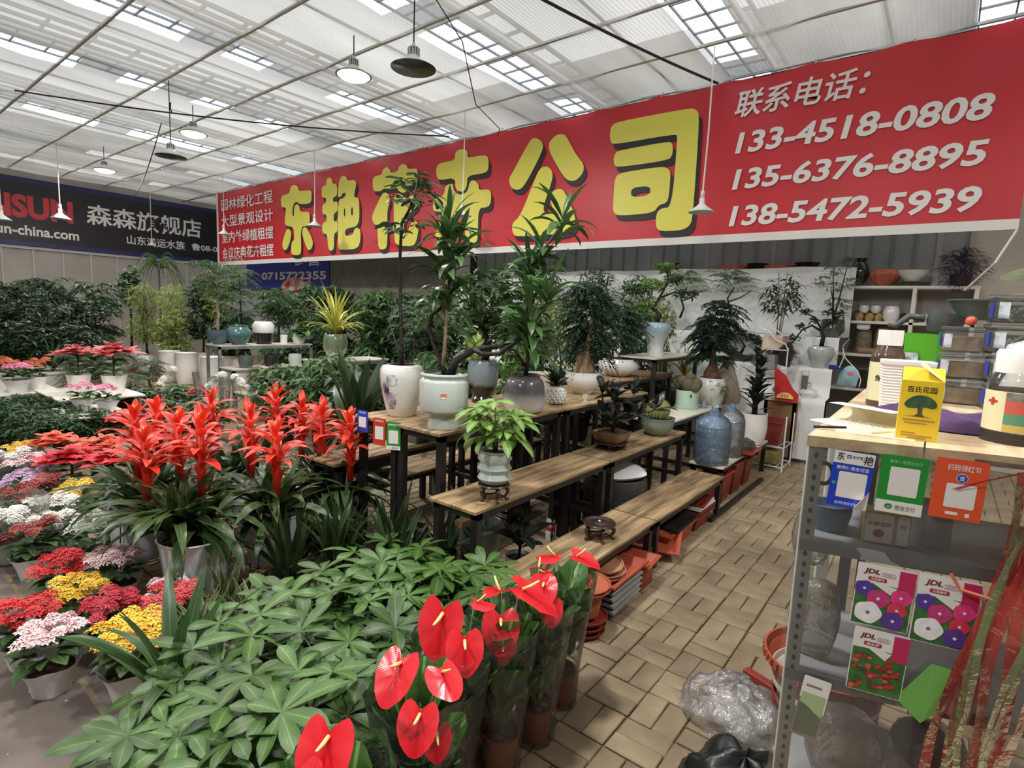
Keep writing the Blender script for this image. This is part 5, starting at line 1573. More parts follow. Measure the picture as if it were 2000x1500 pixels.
def anthurium(x, y, label, flowers, seed, hh=0.56, nl=20, lean=0.0):
    random.seed(seed)
    t = thing('potted_anthurium', label, 'anthurium', (x, y, 0), 0, 'red anthuriums in clear sleeves')
    O('pot', apot, t); soil(t, 0.062, 0.122)
    for i in range(nl):
        a = i * 2.4 + random.uniform(-.3, .3); z = random.uniform(0.2, hh - 0.1); r = random.uniform(0.02, 0.05)
        p = (r * math.cos(a), r * math.sin(a), z)
        lf = O('leaf', random.choice(heart_l), t, p, (random.uniform(-.3, .3), random.uniform(-1.35, -0.85), a), random.uniform(.75, 1.0))
        stem(t, [(0.01 * math.cos(a), 0.01 * math.sin(a), 0.12), (p[0] * 0.6, p[1] * 0.6, z * 0.7), p], [0.003, 0.0025, 0.002], m_greenstem, 'petiole', 4)
    for (fx, fy, fz, az, pit, s, k) in flowers:
        sp = O('spathe', spathe[k], t, (fx, fy, fz), (0, pit, az), s)
        O('spadix', spadix, sp, (0.012, 0, 0.002), (0, 0.25, 0), 1.0)
        stem(t, [(0.01, 0, 0.12), (fx * 0.5, fy * 0.5, fz * 0.6), (fx, fy, fz)], [0.0035, 0.003, 0.0025], m_greenstem, 'flower_stem', 4)
    ph = [random.uniform(0, 6) for _ in range(3)]
    pf = [(0.076, 0.0), (0.08, 0.13), (0.1, 0.3), (0.125, hh - 0.06), (0.135, hh + 0.01)]
    O('clear_sleeve', pot_mesh('clear_sleeve', pf[:1] + pf[1:], m_sleeve, 30, angle=None, wob=lambda a, z: 1 + (0.02 + 0.09 * z) * math.sin(5 * a + ph[0]) + 0.03 * math.sin(11 * a + ph[1] + 14 * z)), t)
    # open the sleeve: drop the caps
    me = t.children[-1].data
V3 = math.radians
# flowers: x,y,z offset, azimuth of the tip, pitch, scale, variant; camera stands towards -Y/+X
anthurium(-1.0, 0.69, 'anthurium with two big red spathes, at the very front bottom edge', [(-0.03, 0.0, 0.62, V3(-60), 0.9, 1.1, 2), (0.04, -0.06, 0.585, V3(-80), 0.8, 1.15, 0), (0.09, -0.02, 0.54, V3(-30), 1.0, .85, 1)], 51, 0.53)
anthurium(-1.05, 0.98, 'anthurium with four glossy red spathes in a crackled open sleeve', [(-0.05, -0.01, 0.63, V3(-75), 0.75, 1.0, 2), (0.06, 0.03, 0.63, V3(-20), 0.45, 1.0, 1), (0.08, -0.06, 0.57, V3(-60), 0.9, .95, 0), (0.1, -0.02, 0.5, V3(-40), 1.1, .8, 1)], 52, 0.56)
anthurium(-1.13, 1.2, 'anthurium with one very large raised red spathe', [(-0.03, -0.01, 0.665, V3(-70), 1.15, 1.25, 2), (0.08, -0.03, 0.625, V3(-45), 1.0, 1.0, 0), (0.02, 0.08, 0.67, V3(40), 0.3, .7, 1)], 53, 0.56)
anthurium(-1.09, 1.42, 'anthurium with drooping broad red spathes in the middle of the row', [(-0.02, 0.0, 0.65, V3(160), 0.35, 1.0, 1), (0.03, 0.03, 0.67, V3(30), 0.5, 1.25, 2), (0.02, -0.05, 0.6, V3(-50), 0.9, 1.1, 0), (0.05, -0.06, 0.53, V3(-60), 1.2, .8, 1)], 54, 0.56)
anthurium(-1.08, 1.62, 'anthurium with dark and pale red spathes, second from the back', [(0.03, -0.03, 0.65, V3(-60), 0.9, .9, 0), (0.08, -0.05, 0.59, V3(-50), 1.1, .85, 1), (-0.03, 0.02, 0.66, V3(120), 0.5, .8, 1)], 55, 0.56)
anthurium(-1.12, 1.85, 'anthurium at the back of the row, beside the plank end', [(-0.04, 0.0, 0.62, V3(200), 0.3, .95, 1), (0.03, 0.01, 0.64, V3(20), 0.25, 1.0, 0), (-0.06, -0.04, 0.56, V3(-120), 0.6, .7, 1)], 56, 0.54)
random.seed(33)

# ---- kalanchoes in paper wraps
m_paper = M('white_wrap_paper', (242, 242, 242), 0.6, (228, 228, 228), 5, bump=0.4, bscale=8)
kal_leaf = strap_set('leaf', l_green, [(0.075, 0.045, 30, -25, 4), (0.08, 0.05, 15, -40, 4)], shape='ovate')
def flower_cluster_mesh(name, mat, n, R, s, seed):
    """very dense dome of small four-petal florets"""
    r = random.Random(seed); g = G()
    for i in range(n):
        a = i * 2.4; q = math.sqrt((i + .5) / n)
        x, y = R * q * math.cos(a), R * q * math.sin(a); z = R * 0.7 * (1 - q * q) + r.uniform(-.004, .004)
        ro = r.uniform(0, 1.5); tx, ty = x / R * .7, y / R * .7
        for k in range(4):
            b = ro + k * PI / 2
            v = []
            for (rr, da) in ((0, 0), (s * .7, -.5), (s, 0), (s * .7, .5)):
                dx, dy = rr * math.cos(b + da), rr * math.sin(b + da)
                v.append((x + dx, y + dy, z - dx * tx - dy * ty + (0.002 if rr else 0)))
            g.add(v, [(0, 1, 2, 3)])
    return g.mesh(name, mat)
def fl(name, col, col2):
    return M(name, col, 0.55, col2, 30, rand=0.12)
fm = {'red': fl('red_florets', (214, 44, 44), (196, 30, 36)), 'yellow': fl('yellow_florets', (240, 206, 72), (232, 180, 50)), 'pink': fl('pink_florets', (232, 186, 190), (240, 214, 212)),
      'coral': fl('coral_florets', (228, 98, 96), (214, 76, 80)), 'white': fl('white_florets', (238, 236, 228), (226, 222, 210)), 'orange': fl('orange_florets', (222, 128, 80), (206, 104, 62)),
      'crimson': fl('crimson_florets', (170, 34, 52), (196, 52, 66)), 'lilac': fl('lilac_florets', (206, 168, 206), (226, 200, 224)), 'brick': fl('brick_florets', (168, 68, 56), (140, 54, 46)), 'hotpink': fl('hotpink_florets', (228, 120, 160), (236, 160, 186))}
clus = {k: [flower_cluster_mesh('flower_cluster', m, 34, 0.036, 0.012, 1), flower_cluster_mesh('flower_cluster', m, 22, 0.028, 0.012, 2)] for k, m in fm.items()}
wrap_me = [pot_mesh('paper_wrap', [(0.065, 0.0), (0.075, 0.05), (0.088, 0.09), (0.105, 0.125)], m_paper, 22, angle=None, wob=lambda a, z, p=p: 1 + (0.04 + 2.2 * z) * 0.6 * (abs(math.sin(2.5 * a + p)) - 0.55) + 0.03 * math.sin(11 * a + p)) for p in (0, 1.7)]
def kalanchoe(x, y, colour, label, z=0.0, nc=14, s=1.0, group='kalanchoes in paper wraps'):
    t = thing('potted_kalanchoe', label, 'flower', (x, y, z), random.uniform(0, 6), group)
    O('paper_wrap', random.choice(wrap_me), t, (0, 0, 0), (0, 0, 0), s)
    soil(t, 0.08 * s, 0.1 * s)
    for i in range(20):
        a = i * 2.4; r = 0.05 + 0.06 * random.random()
        O('leaf', random.choice(kal_leaf), t, (r * .5 * math.cos(a), r * .5 * math.sin(a), (0.14 + random.uniform(0, .05)) * s), (random.uniform(-.3, .3), random.uniform(-.2, .3), a), s * random.uniform(1.1, 1.5))
    for i in range(nc):
        a = i * 2.4; r = 0.105 * math.sqrt((i + .5) / nc)
        c = O('flower_cluster', random.choice(clus[colour]), t, (r * math.cos(a) * s, r * math.sin(a) * s, (0.26 - 2.2 * r * r + random.uniform(-.02, .03)) * s), (random.uniform(-.3, .3) - r * 3 * math.sin(a), random.uniform(-.3, .3) + r * 3 * math.cos(a), a), s * random.uniform(1.0, 1.35))
    return t
kalanchoe(-3.42, 0.72, 'red', 'red kalanchoe farthest back in the floor group by the buckets')
kalanchoe(-3.3, 0.93, 'pink', 'pale pink kalanchoe behind the yellow one, under the bromeliad leaves')
kalanchoe(-3.07, 0.7, 'yellow', 'yellow kalanchoe between the two red ones')
kalanchoe(-3.0, 0.5, 'red', 'red kalanchoe at the outer left edge of the floor group')
kalanchoe(-2.78, 0.76, 'crimson', 'crimson kalanchoe in the middle of the floor group')
kalanchoe(-2.72, 0.52, 'pink', 'pale pink kalanchoe at the front of the floor group')
kalanchoe(-2.45, 0.72, 'yellow', 'yellow kalanchoe nearest the clivia, wrap showing white', 0, 15, 1.1)
kalanchoe(-2.66, 0.95, 'coral', 'coral kalanchoe half hidden by the clivia leaves')
kalanchoe(-2.82, 1.0, 'pink', 'small pink kalanchoe at the foot of the frontmost bucket', 0, 7, 0.9)

# ================================================================ goods stored under the stand
def saucer(name, label, loc, r, h, mat, rx=0.0, ry=0.0, group='terracotta saucers'):
    prof = [(0.0001, 0), (r * 0.82, 0), (r, h), (r * 1.03, h), (r * 1.03, h - 0.006), (r * 0.97, h - 0.008), (r * 0.8, 0.008), (0.0001, 0.008)]
    return tag(O(name, pot_mesh(name, prof, mat, 26), None, loc, (rx, ry, 0)), label, 'saucer', group)
m_terram = M('terracotta_matt', (172, 92, 66), 0.6, (150, 78, 56), 5, rand=0.1)
names = ['lowest', 'second', 'third']
for i in range(3):
    saucer('plant_saucer', f'dark red saucer, {names[i]} of the short pile beside the anthuriums', (-1.3, 2.36, 0.001 + 0.034 * i), 0.105 + 0.004 * i, 0.032, m_terrad)
tag(O('terracotta_pot', pot_mesh('terracotta_pot', open_pot([(0.07, 0), (0.085, 0.1), (0.09, 0.1), (0.09, 0.115)]), m_terram, 22), None, (-1.3, 2.36, 0.104)), 'terracotta pot standing on the short saucer pile', 'pot')
saucer('plant_saucer', 'wide terracotta saucer on top of the pot by the anthuriums', (-1.3, 2.36, 0.221), 0.12, 0.03, m_terram)
saucer('plant_saucer', 'second wide terracotta saucer nested on top of the pot', (-1.3, 2.37, 0.236), 0.115, 0.03, m_terram, 0.06)
m_greytray = M('grey_plastic_tray', (150, 150, 150), 0.45, (166, 166, 166), 5)
lv = ['lowest', 'second', 'third', 'topmost']
for i in range(4):
    tray_o('grey_tray', f'grey rectangular tray, {lv[i]} of the pile under the low plank', 'tray', (-1.36, 2.72, 0.001 + 0.036 * i), 0.22, 0.34, 0.045, m_greytray, 0.05 - 0.02 * i, 'grey trays')
tray_o('terracotta_tray', 'terracotta rectangular tray on top of the grey trays', 'tray', (-1.36, 2.72, 0.158), 0.26, 0.42, 0.05, m_terra, 0.02, 'terracotta trays')
for i, (dx, dy, rr) in enumerate(((0.0, 0.0, 0.115), (0.01, 0.015, 0.11), (-0.005, 0.03, 0.105))):
    saucer('plant_saucer', ['round clay saucer, lower of those in the terracotta tray', 'round clay saucer, middle of those in the terracotta tray', 'round clay saucer with broken base, uppermost in the terracotta tray'][i], (-1.37 + dx, 2.66 + dy, 0.172 + 0.018 * i), rr, 0.03, M('pale_clay', (186, 134, 100), 0.7, (160, 108, 78), 6), 0.05 * i, 0.04)
tray_o('terracotta_tray', 'terracotta tray behind the grey pile beside the stand foot', 'tray', (-1.38, 3.02, 0.12), 0.3, 0.2, 0.05, m_terra, 0.1, 'terracotta trays')
tag(G().box(-0.13, 0.13, -0.08, 0.08, 0, 0.118).obj('terracotta_box', m_terrad, None, (-1.39, 3.03, 0.0)), 'dark red closed box supporting a terracotta tray', 'box')
for i in range(4):
    tag(O('terracotta_bowl', pot_mesh('terracotta_bowl', open_pot([(0.05, 0), (0.085, 0.03), (0.1, 0.07)], 0.006), m_terram, 22), None, (-1.43, 3.34, 0.001 + 0.022 * i)), f'terracotta bowl, {lv[i]} of the nest beside the stand foot', 'bowl', 'terracotta bowls')
tag(O('terracotta_planter', tray_mesh(0.22, 0.5, 0.14, m_terra), None, (-1.44, 3.78, 0)), 'long terracotta planter under the second low plank', 'planter', 'terracotta planters')
tray_o('black_mesh_tray', 'black mesh tray lying on the long terracotta planter', 'tray', (-1.44, 3.82, 0.143), 0.24, 0.4, 0.02, m_nurs, 0.03)
tray_o('terracotta_tray', 'tilted terracotta tray leaning on the long planter', 'tray', (-1.36, 3.53, 0.08), 0.18, 0.22, 0.035, m_terra, 0.3, 'terracotta trays', 0.3)
for i in range(2):
    tag(O('terracotta_planter', tray_mesh(0.2, 0.34, 0.13, m_terrad), None, (-1.43, 4.25, 0.001 + 0.03 * i)), ['outer', 'nested inner'][i] + ' red brown planter of the pair under the end of the low plank', 'planter', 'terracotta planters')
for i in range(3):
    tray_o('thin_tray', ['lower white thin tray on the planter pair', 'middle white thin tray on the planter pair', 'red thin tray topmost on the planter pair'][i], 'tray', (-1.43, 4.25, 0.165 + 0.016 * i), 0.2, 0.32, 0.022, m_white_paint if i < 2 else m_terrad, 0.06 * i, 'thin trays')
# big grey plastic saucers wrapped in film
m_gsauce = M('charcoal_plastic', (66, 66, 68), 0.4, (84, 84, 86), 5)
for i in range(5):
    saucer('large_saucer', f'large charcoal saucer, number {i + 1} from below in the film wrapped pile' if False else ['bottom', 'second', 'middle', 'fourth', 'top'][i] + ' large charcoal saucer of the film wrapped pile', (-1.87, 3.75, 0.001 + 0.085 * i), 0.22 + 0.004 * (i % 2), 0.08, m_gsauce, 0, 0, 'charcoal saucers')
tag(O('film_wrapping', pot_mesh('film_wrapping', [(0.238, 0.003), (0.243, 0.1), (0.235, 0.2), (0.243, 0.3), (0.238, 0.425)], m_film, 30, angle=None, wob=lambda a, z: 1 + 0.02 * math.sin(6 * a + 20 * z)), None, (-1.87, 3.75, 0.0)), 'clear film wound round the charcoal saucer pile', 'film')
tag(O('white_plastic_pad', pot_mesh('white_plastic_pad', [(0.0001, 0), (0.2, 0), (0.22, 0.02), (0.18, 0.06), (0.1, 0.075), (0.0001, 0.07)], m_paper, 24, wob=lambda a, z: 1 + 0.06 * math.sin(4 * a)), None, (-1.87, 3.75, 0.428)), 'crumpled white plastic on the charcoal saucer pile', 'plastic')
tray_o('terracotta_tray', 'red brown tray on the floor behind the charcoal saucers', 'tray', (-1.9, 4.3, 0.0), 0.4, 0.5, 0.08, m_terrad, 0.0, 'terracotta trays')
tag(G().box(-0.03, 0.03, -0.55, 0.55, 0, 0.04).obj('timber_batten', m_plank, None, (-2.2, 2.9, 0.31), (0, 0, 0.02)), 'loose timber batten lying across the stand rails', 'batten')
# dark pots under the tall part of the stand
def simple_pot(name, label, loc, r0, r1, h, mat, cat='pot', sq=0.0, group=None, n=24):
    o = tag(O(name, pot_mesh(name, open_pot([(r0, 0), (r0 * 1.02, 0.005), (r1, h * 0.92), (r1 * 1.05, h * 0.93), (r1 * 1.05, h)], 0.012), mat, n, sq=sq), None, loc, (0, 0, 0)), label, cat, group)
    return o
m_slate = M('slate_ceramic', (74, 80, 80), 0.4, (92, 98, 96), 6)
simple_pot('slate_pot', 'square slate grey pot on the low rear shelf, seen through the stand', (-2.95, 2.7, 0.66), 0.09, 0.11, 0.2, m_slate, sq=0.6)
simple_pot('grey_pot', 'grey green tub on the floor under the near end of the stand', (-2.28, 2.66, 0), 0.12, 0.14, 0.26, M('grey_tub', (112, 122, 116), 0.4), 'pot')
simple_pot('black_pot', 'black pot under the second top plank', (-2.2, 3.6, 0.31 - 0.31), 0.11, 0.13, 0.3, m_nurs)
simple_pot('black_pot', 'squat black pot on the floor behind the tub', (-2.6, 2.3, 0), 0.12, 0.14, 0.2, m_nurs)
simple_pot('slate_pot', 'small slate pot under the rear shelf at the back', (-3.0, 2.15, 0), 0.1, 0.12, 0.2, m_slate)
simple_pot('brown_pot', 'dark brown box pot on the rear low shelf', (-3.28, 2.55, 0.34), 0.1, 0.12, 0.18, M('dark_brown_box', (58, 44, 40), 0.6), 'pot', 0.7)
t = thing('mushroom_ornament', 'cream mushroom shaped ornament on the rear step, seen under the top plank', 'ornament', (-2.92, 3.05, 0.66))
m_cream = M('cream_ceramic', (214, 206, 190), 0.4)
O('mushroom_stem', pot_mesh('mushroom_stem', [(0.0001, 0), (0.05, 0), (0.035, 0.05), (0.035, 0.11), (0.0001, 0.11)], m_cream, 16), t)
O('mushroom_cap', pot_mesh('mushroom_cap', [(0.0001, 0.1), (0.1, 0.1), (0.105, 0.115), (0.07, 0.16), (0.0001, 0.175)], m_cream, 20), t)
# terracotta boxes under the bottle board
for i, (x, y, w, d, h) in enumerate(((-1.5, 5.05, 0.2, 0.26, 0.26), (-1.5, 5.4, 0.2, 0.3, 0.3), (-1.5, 5.78, 0.18, 0.26, 0.28), (-1.65, 5.05, 0.08, 0.2, 0.2))):
    tag(O('terracotta_planter', tray_mesh(w, d, h, m_terrad), None, (x, y, 0)), ['square red brown planter at the near end under the bottle board', 'tall red brown planter in the middle under the bottle board', 'red brown planter at the far end under the bottle board', 'narrow red brown planter at the back under the bottle board'][i], 'planter', 'red brown planters')

# ---- payment cards on the stand corner (codes left blank) 
m_cgreen = M('card_green', (46, 150, 62), 0.35); m_cred = M('card_red', (206, 66, 46), 0.35); m_cblue = M('card_blue', (40, 70, 190), 0.35)
def pay_card(name, label, loc, rz, w, h, mat, lines, ry=0.0, foot=None, panel=(0.16, 0.84, 0.3, 0.78)):
    t = tag(O(name, None, None, loc, (0, ry, rz)), label, 'payment card', 'payment cards')
    g = G(); v, f = fill_poly([rect(0, w, -h, 0, 0.006)])
    n = len(v)
    g.add([(a, 0.0, b) for a, b in v], f); g.add([(a, 0.002, b) for a, b in v], [tuple(reversed(q)) for q in f])
    g.obj('card', mat, t)
    x0, x1, z0, z1 = panel
    put_poly('white_panel', [rect(w * x0, w * x1, -h * z1, -h * z0, 0.004)], m_white_print, t, -0.0012)
    if foot:
        put_poly('white_strip', [rect(0.0, w, -h, -h * 0.86)], m_white_print, t, -0.0010)
    for (s, a, b, c, d, m_, bold) in lines:
        put_text('lettering', s, m_, t, w * a, w * b, -h * d, -h * c, -0.0016, bold)
    return t
pay_card('payment_card', 'small green payment card hanging from the near corner of the top plank', (-2.44, 2.0, 0.968), 0.45, 0.085, 0.16, m_cgreen, [('推荐使用微信支付', .12, .9, .06, .14, m_white_print, .02), ('微信支付', .4, .85, .9, .96, m_grey_print, .02)], 0.0, True)
pay_card('payment_card', 'small red payment card hanging behind the green one on the top plank', (-2.56, 2.0, 0.975), 0.2, 0.09, 0.16, m_cred, [('扫码领红包', .15, .85, .06, .14, m_white_print, .02)])
pay_card('payment_card', 'small blue payment card peeping out beside the red one', (-2.71, 2.0, 1.0), 0.15, 0.085, 0.13, m_cblue, [('支付宝', .2, .8, .05, .14, m_white_print, .02)])
# ================================================================ counter and seed rack at the right
random.seed(61)
m_cwood = M('counter_wood', (178, 152, 118), 0.65, (208, 186, 152), 3, stretch=(6, 0.7, 6), bump=0.2, bscale=10, detail=6)
t = thing('counter', 'long wooden counter crowded with bottles and boxes at the right', 'counter')
for k in range(4):
    f0, f1 = k / 4, (k + 1) / 4
    xa0, ya0 = -0.275 + 1.05 * f0, 1.705 + 0.30 * f0
    xa1, ya1 = -0.275 + 1.05 * f1, 1.705 + 0.30 * f1
    xb0, xb1 = -0.30 + 1.08 * f0, -0.30 + 1.08 * f1
    yb = 3.75
    g = G()
    e = 0.002
    P = [(xa0 + e, ya0), (xa1 - e, ya1), (xb1 - e, yb), (xb0 + e, yb)]
    g.add([(x, y, 1.27) for x, y in P] + [(x, y, 1.3) for x, y in P], [(3, 2, 1, 0), (4, 5, 6, 7), (0, 1, 5, 4), (1, 2, 6, 5), (2, 3, 7, 6), (3, 0, 4, 7)])
    g.obj('plank', m_cwood, t)
for x, y in ((-0.24, 3.65), (0.7, 3.65), (-0.24, 2.75), (0.7, 2.75)):
    G().box(x - 0.02, x + 0.02, y - 0.02, y + 0.02, 0, 1.27).obj('leg', m_black_steel, t)

RX, RY, RA = -0.267, 1.72, math.radians(16)
rack = thing('seed_rack', 'white slotted metal rack behind clear film, hung with cards and seed packets', 'shelf rack', (RX, RY, 0), RA)
m_slot = M('pale_slotted_steel', (206, 210, 200), 0.45, (186, 190, 180), 8)
m_shelfgrey = M('grey_shelf', (150, 152, 154), 0.45, metal=0.2)
SK = 0.116 / 0.42     # the rack is set askew: its sides run parallel to the aisle
for x in (0.0, 0.93):
    for y in (0.0, 0.42):
        xs_ = x + SK * y
        u_ = G().box(xs_, xs_ + 0.035, y - 0.002, y, 0, 1.27)
        u_.box(xs_ - 0.002, xs_, y, y + 0.03, 0, 1.27)
        up = u_.obj('upright', m_slot, rack)
        if y == 0:
            z = 0.06
            while z < 1.25:
                G().lathe([(0.0001, -0.001), (0.006, -0.001), (0.006, 0.0)], 8, squash=1.5).obj('slot', m_black_print, up, (x + 0.018, -0.0022, z), (PI / 2, 0, 0))
                z += 0.032
for z in (1.0, 0.6, 0.2):
    s_ = G()
    P = [(0, 0), (0.96, 0), (0.96 + SK * 0.45, 0.45), (SK * 0.45, 0.45)]
    s_.add([(x, y, z - 0.004) for x, y in P] + [(x, y, z) for x, y in P], [(3, 2, 1, 0), (4, 5, 6, 7), (0, 1, 5, 4), (1, 2, 6, 5), (2, 3, 7, 6), (3, 0, 4, 7)])
    s_.box(0.0, 0.96, -0.003, 0.0, z - 0.035, z)
    s_.obj('shelf', m_shelfgrey, rack)
m_front = CLEAR('rack_front_film', (0.97, 0.975, 0.97), 0.12, 0.35, 0.07, 0.5, 7)
g = G()
nx_, nz_ = 26, 30
for j in range(nz_ + 1):
    for i in range(nx_ + 1):
        x = -0.02 + 0.98 * i / nx_; z = 0.05 + 1.235 * j / nz_
        yy = -0.012 - 0.006 * math.sin(9 * x + 3 * z) - 0.004 * math.sin(17 * z + 5 * x)
        g.v.append((x, yy, z)); g.uv.append((0, 0))
for j in range(nz_):
    for i in range(nx_):
        a = j * (nx_ + 1) + i
        g.f.append((a, a + 1, a + nx_ + 2, a + nx_ + 1))
g.obj('front_film', m_front, rack, smooth=True)

def on_rack(name, label, cat, x, z, y, group=None, rz=0.0, tilt=0.0):
    """top-level thing placed in the rack's frame"""
    w = Matrix.Translation((RX, RY, 0)) @ rotz(RA) @ Vector((x, y, z))
    return tag(O(name, None, None, w, (0, tilt, RA + rz)), label, cat, group)

def flat_card(t, w, h, mat, th=0.002, name='card', r=0.004, z1=0.0):
    v, f = fill_poly([rect(0, w, -h, z1, r)])
    g = G()
    g.add([(a, 0, b) for a, b in v], f); g.add([(a, th, b) for a, b in v], [tuple(reversed(q)) for q in f])
    n = len(v)
    return g.obj(name, mat, t)
# blue card
m_blue2 = M('pay_blue', (36, 70, 200), 0.3); m_green2 = M('pay_green', (40, 150, 60), 0.3); m_orange2 = M('pay_orange', (232, 92, 54), 0.3)
t = on_rack('payment_card', 'blue payment card with handwritten black characters on its white top', 'payment card', 0.058, 1.272, -0.03, 'payment cards', 0, 0.05)
flat_card(t, 0.095, 0.155, m_blue2)
put_poly('white_strip', [rect(0, 0.095, -0.034, 0)], m_white_print, t, -0.001)
put_poly('white_panel', [rect(0.018, 0.085, -0.128, -0.056, 0.004)], m_white_print, t, -0.001)
put_text('lettering', '推荐使用支付宝', m_white_print, t, 0.01, 0.086, -0.051, -0.04, -0.0012, 0.012)
put_text('lettering', '支付宝', m_black_print, t, 0.042, 0.068, -0.018, -0.009, -0.0015, 0.008)
put_poly('logo_square', [rect(0.03, 0.040, -0.019, -0.009, 0.002)], m_blue2, t, -0.0015)
put_text('logo_mark', '支', m_white_print, t, 0.0315, 0.0385, -0.0175, -0.0105, -0.002, 0.02)
put_text('handwriting', '东', m_black_print, t, 0.006, 0.024, -0.026, -0.004, -0.0015, 0.015, 0.1)
put_text('handwriting', '艳', m_black_print, t, 0.068, 0.091, -0.03, -0.005, -0.0018, 0.012, 0.1)
put_text('lettering', '支付就用支付宝', m_white_print, t, 0.018, 0.07, -0.148, -0.139, -0.0012, 0.008)
put_poly('round_mark', [ell(0.009, -0.09, 0.005, 0.005)], M('teal_mark', (60, 170, 150), 0.4), t, -0.0012)
# peeled corner
g = G().add([(0.095, -0.004, -0.1), (0.07, -0.02, -0.135), (0.062, -0.006, -0.155), (0.095, 0.0, -0.155)], [(0, 1, 2, 3)])
g.obj('curled_corner', m_paper, t)
# green card
t = on_rack('payment_card', 'green payment card with white foot strip, middle of the three', 'payment card', 0.168, 1.275, -0.03, 'payment cards', 0, 0.03)
flat_card(t, 0.105, 0.155, m_green2)
put_poly('white_panel', [rect(0.022, 0.088, -0.107, -0.03, 0.004)], m_white_print, t, -0.001)
put_poly('white_strip', [rect(0, 0.105, -0.155, -0.122)], m_white_print, t, -0.001)
put_text('lettering', '推荐使用微信支付', m_pale := M('pale_green_print', (150, 214, 160), 0.4), t, 0.018, 0.09, -0.021, -0.011, -0.0012, 0.01)
put_text('lettering', '微信支付', m_grey_print, t, 0.044, 0.09, -0.146, -0.132, -0.0015, 0.008)
put_poly('logo_bubble', [ell(0.03, -0.138, 0.009, 0.0075)], m_green2, t, -0.0015)
put_poly('logo_tick', [[(0.025, -0.138), (0.029, -0.142), (0.037, -0.134), (0.029, -0.1395)]], m_white_print, t, -0.002)
# orange card
t = on_rack('payment_card', 'orange payment card, rightmost of the three', 'payment card', 0.287, 1.283, -0.03, 'payment cards', 0, 0.03)
flat_card(t, 0.11, 0.157, m_orange2)
put_poly('white_panel', [rect(0.028, 0.092, -0.126, -0.063, 0.004)], m_white_print, t, -0.001)
put_text('lettering', '扫码领红包', m_white_print, t, 0.024, 0.094, -0.03, -0.013, -0.0012, 0.012)
put_poly('logo_ring', [ell(0.058, -0.048, 0.0125, 0.0125)], m_white_print, t, -0.0012)
put_poly('logo_disc', [ell(0.058, -0.048, 0.011, 0.011)], m_blue2, t, -0.0016)
put_text('logo_mark', '支', m_white_print, t, 0.051, 0.065, -0.055, -0.041, -0.002, 0.02)
put_poly('white_pill', [rect(0.034, 0.062, -0.145, -0.137, 0.0035)], m_white_print, t, -0.0012)
put_poly('white_square', [rect(0.076, 0.086, -0.147, -0.137, 0.001)], m_white_print, t, -0.0012)

# seed packets
m_pk = M('packet_white', (238, 236, 234), 0.35); m_mag = M('packet_magenta', (196, 44, 96), 0.4)
def seed_packet(label, x, z, w, h, kind, y=-0.02, tilt=0.03):
    t = on_rack('seed_packet', label, 'seed packet', x, z, y, 'flower seed packets', 0, tilt)
    flat_card(t, w, h, m_pk, 0.003, 'packet')
    leafm = M('packet_leaf', (70, 128, 62), 0.4, (48, 96, 48), 30)
    put_poly('picture_ground', [rect(0.002, w - 0.002, -h + 0.002, -h * 0.3)], leafm, t, -0.0008)
    put_poly('white_wedge', [[(0, -h * .22), (w * .72, -h * .32), (w * .62, -h * .44), (w * .3, -h * .3), (0, -h * .31)]], m_pk, t, -0.001)
    put_poly('magenta_corner', [rect(w * .72, w, -h * .42, -0.004)], m_mag, t, -0.0012)
    put_text('lettering', 'JDL', M('maroon_print', (120, 24, 50), 0.4), t, w * .1, w * .38, -h * .17, -h * .07, -0.0014, 0.03, 0.25)
    put_text('lettering', 'SEED', M('pale_pink_print', (196, 170, 176), 0.4), t, w * .42, w * .66, -h * .165, -h * .095, -0.0014, 0.02)
    put_poly('red_tab', [rect(w * .2, w * .52, -h * .255, -h * .195, 0.003)], M('tab_red', (176, 40, 60), 0.4), t, -0.0014)
    put_text('lettering', '大花牵牛' if kind == 'petunia' else '美女樱', m_white_print, t, w * .24, w * .48, -h * .245, -h * .205, -0.002, 0.02)
    if kind == 'petunia':
        for (cx, cz, r, c) in ((.16, -.40, .17, (84, 60, 150)), (.42, -.53, .2, (190, 60, 120)), (.8, -.45, .18, (224, 60, 130)), (.76, -.66, .17, (206, 56, 84)), (.72, -.84, .2, (88, 58, 140)), (.28, -.78, .24, (240, 240, 244))):
            mm = M('petal_%d_%d_%d' % c, c, 0.45, tuple(min(255, int(q * 1.12)) for q in c), 40)
            dep = -0.0018 - 0.0004 * abs(cz) * 3
            put_poly('petal', [[(w * (cx + r * (1 + .05 * math.cos(5 * a)) * math.cos(a)), h * cz + w * r * .95 * (1 + .05 * math.cos(5 * a)) * math.sin(a)) for a in [2 * PI * i / 25 for i in range(25)]]], mm, t, dep)
            put_poly('flower_eye', [ell(w * cx, h * cz, w * r * .16, w * r * .16, 10)], m_white_print if c[0] < 235 else m_grey_print, t, dep - 0.0004)
    else:
        rr = random.Random(5)
        for i in range(60):
            cx, cz = rr.uniform(.08, .92), rr.uniform(-.96, -.4) if i % 3 else rr.uniform(-.75, -.5)
            c = rr.choice([(206, 50, 58), (224, 80, 76), (180, 40, 50), (110, 60, 52), (54, 86, 50)])
            put_poly('petal', [ell(w * cx, h * cz, w * rr.uniform(.03, .075), w * rr.uniform(.03, .06), 9)], M('petal_%d_%d_%d' % c, c, 0.45, tuple(min(255, int(q * 1.12)) for q in c), 40), t, -0.0016 - 0.00005 * i)
    return t
seed_packet('flower seed packet with petunias, upper left of the three on the rack', 0.147, 0.966, 0.135, 0.175, 'petunia')
seed_packet('flower seed packet with petunias, upper right of the three on the rack', 0.287, 0.966, 0.135, 0.19, 'petunia')
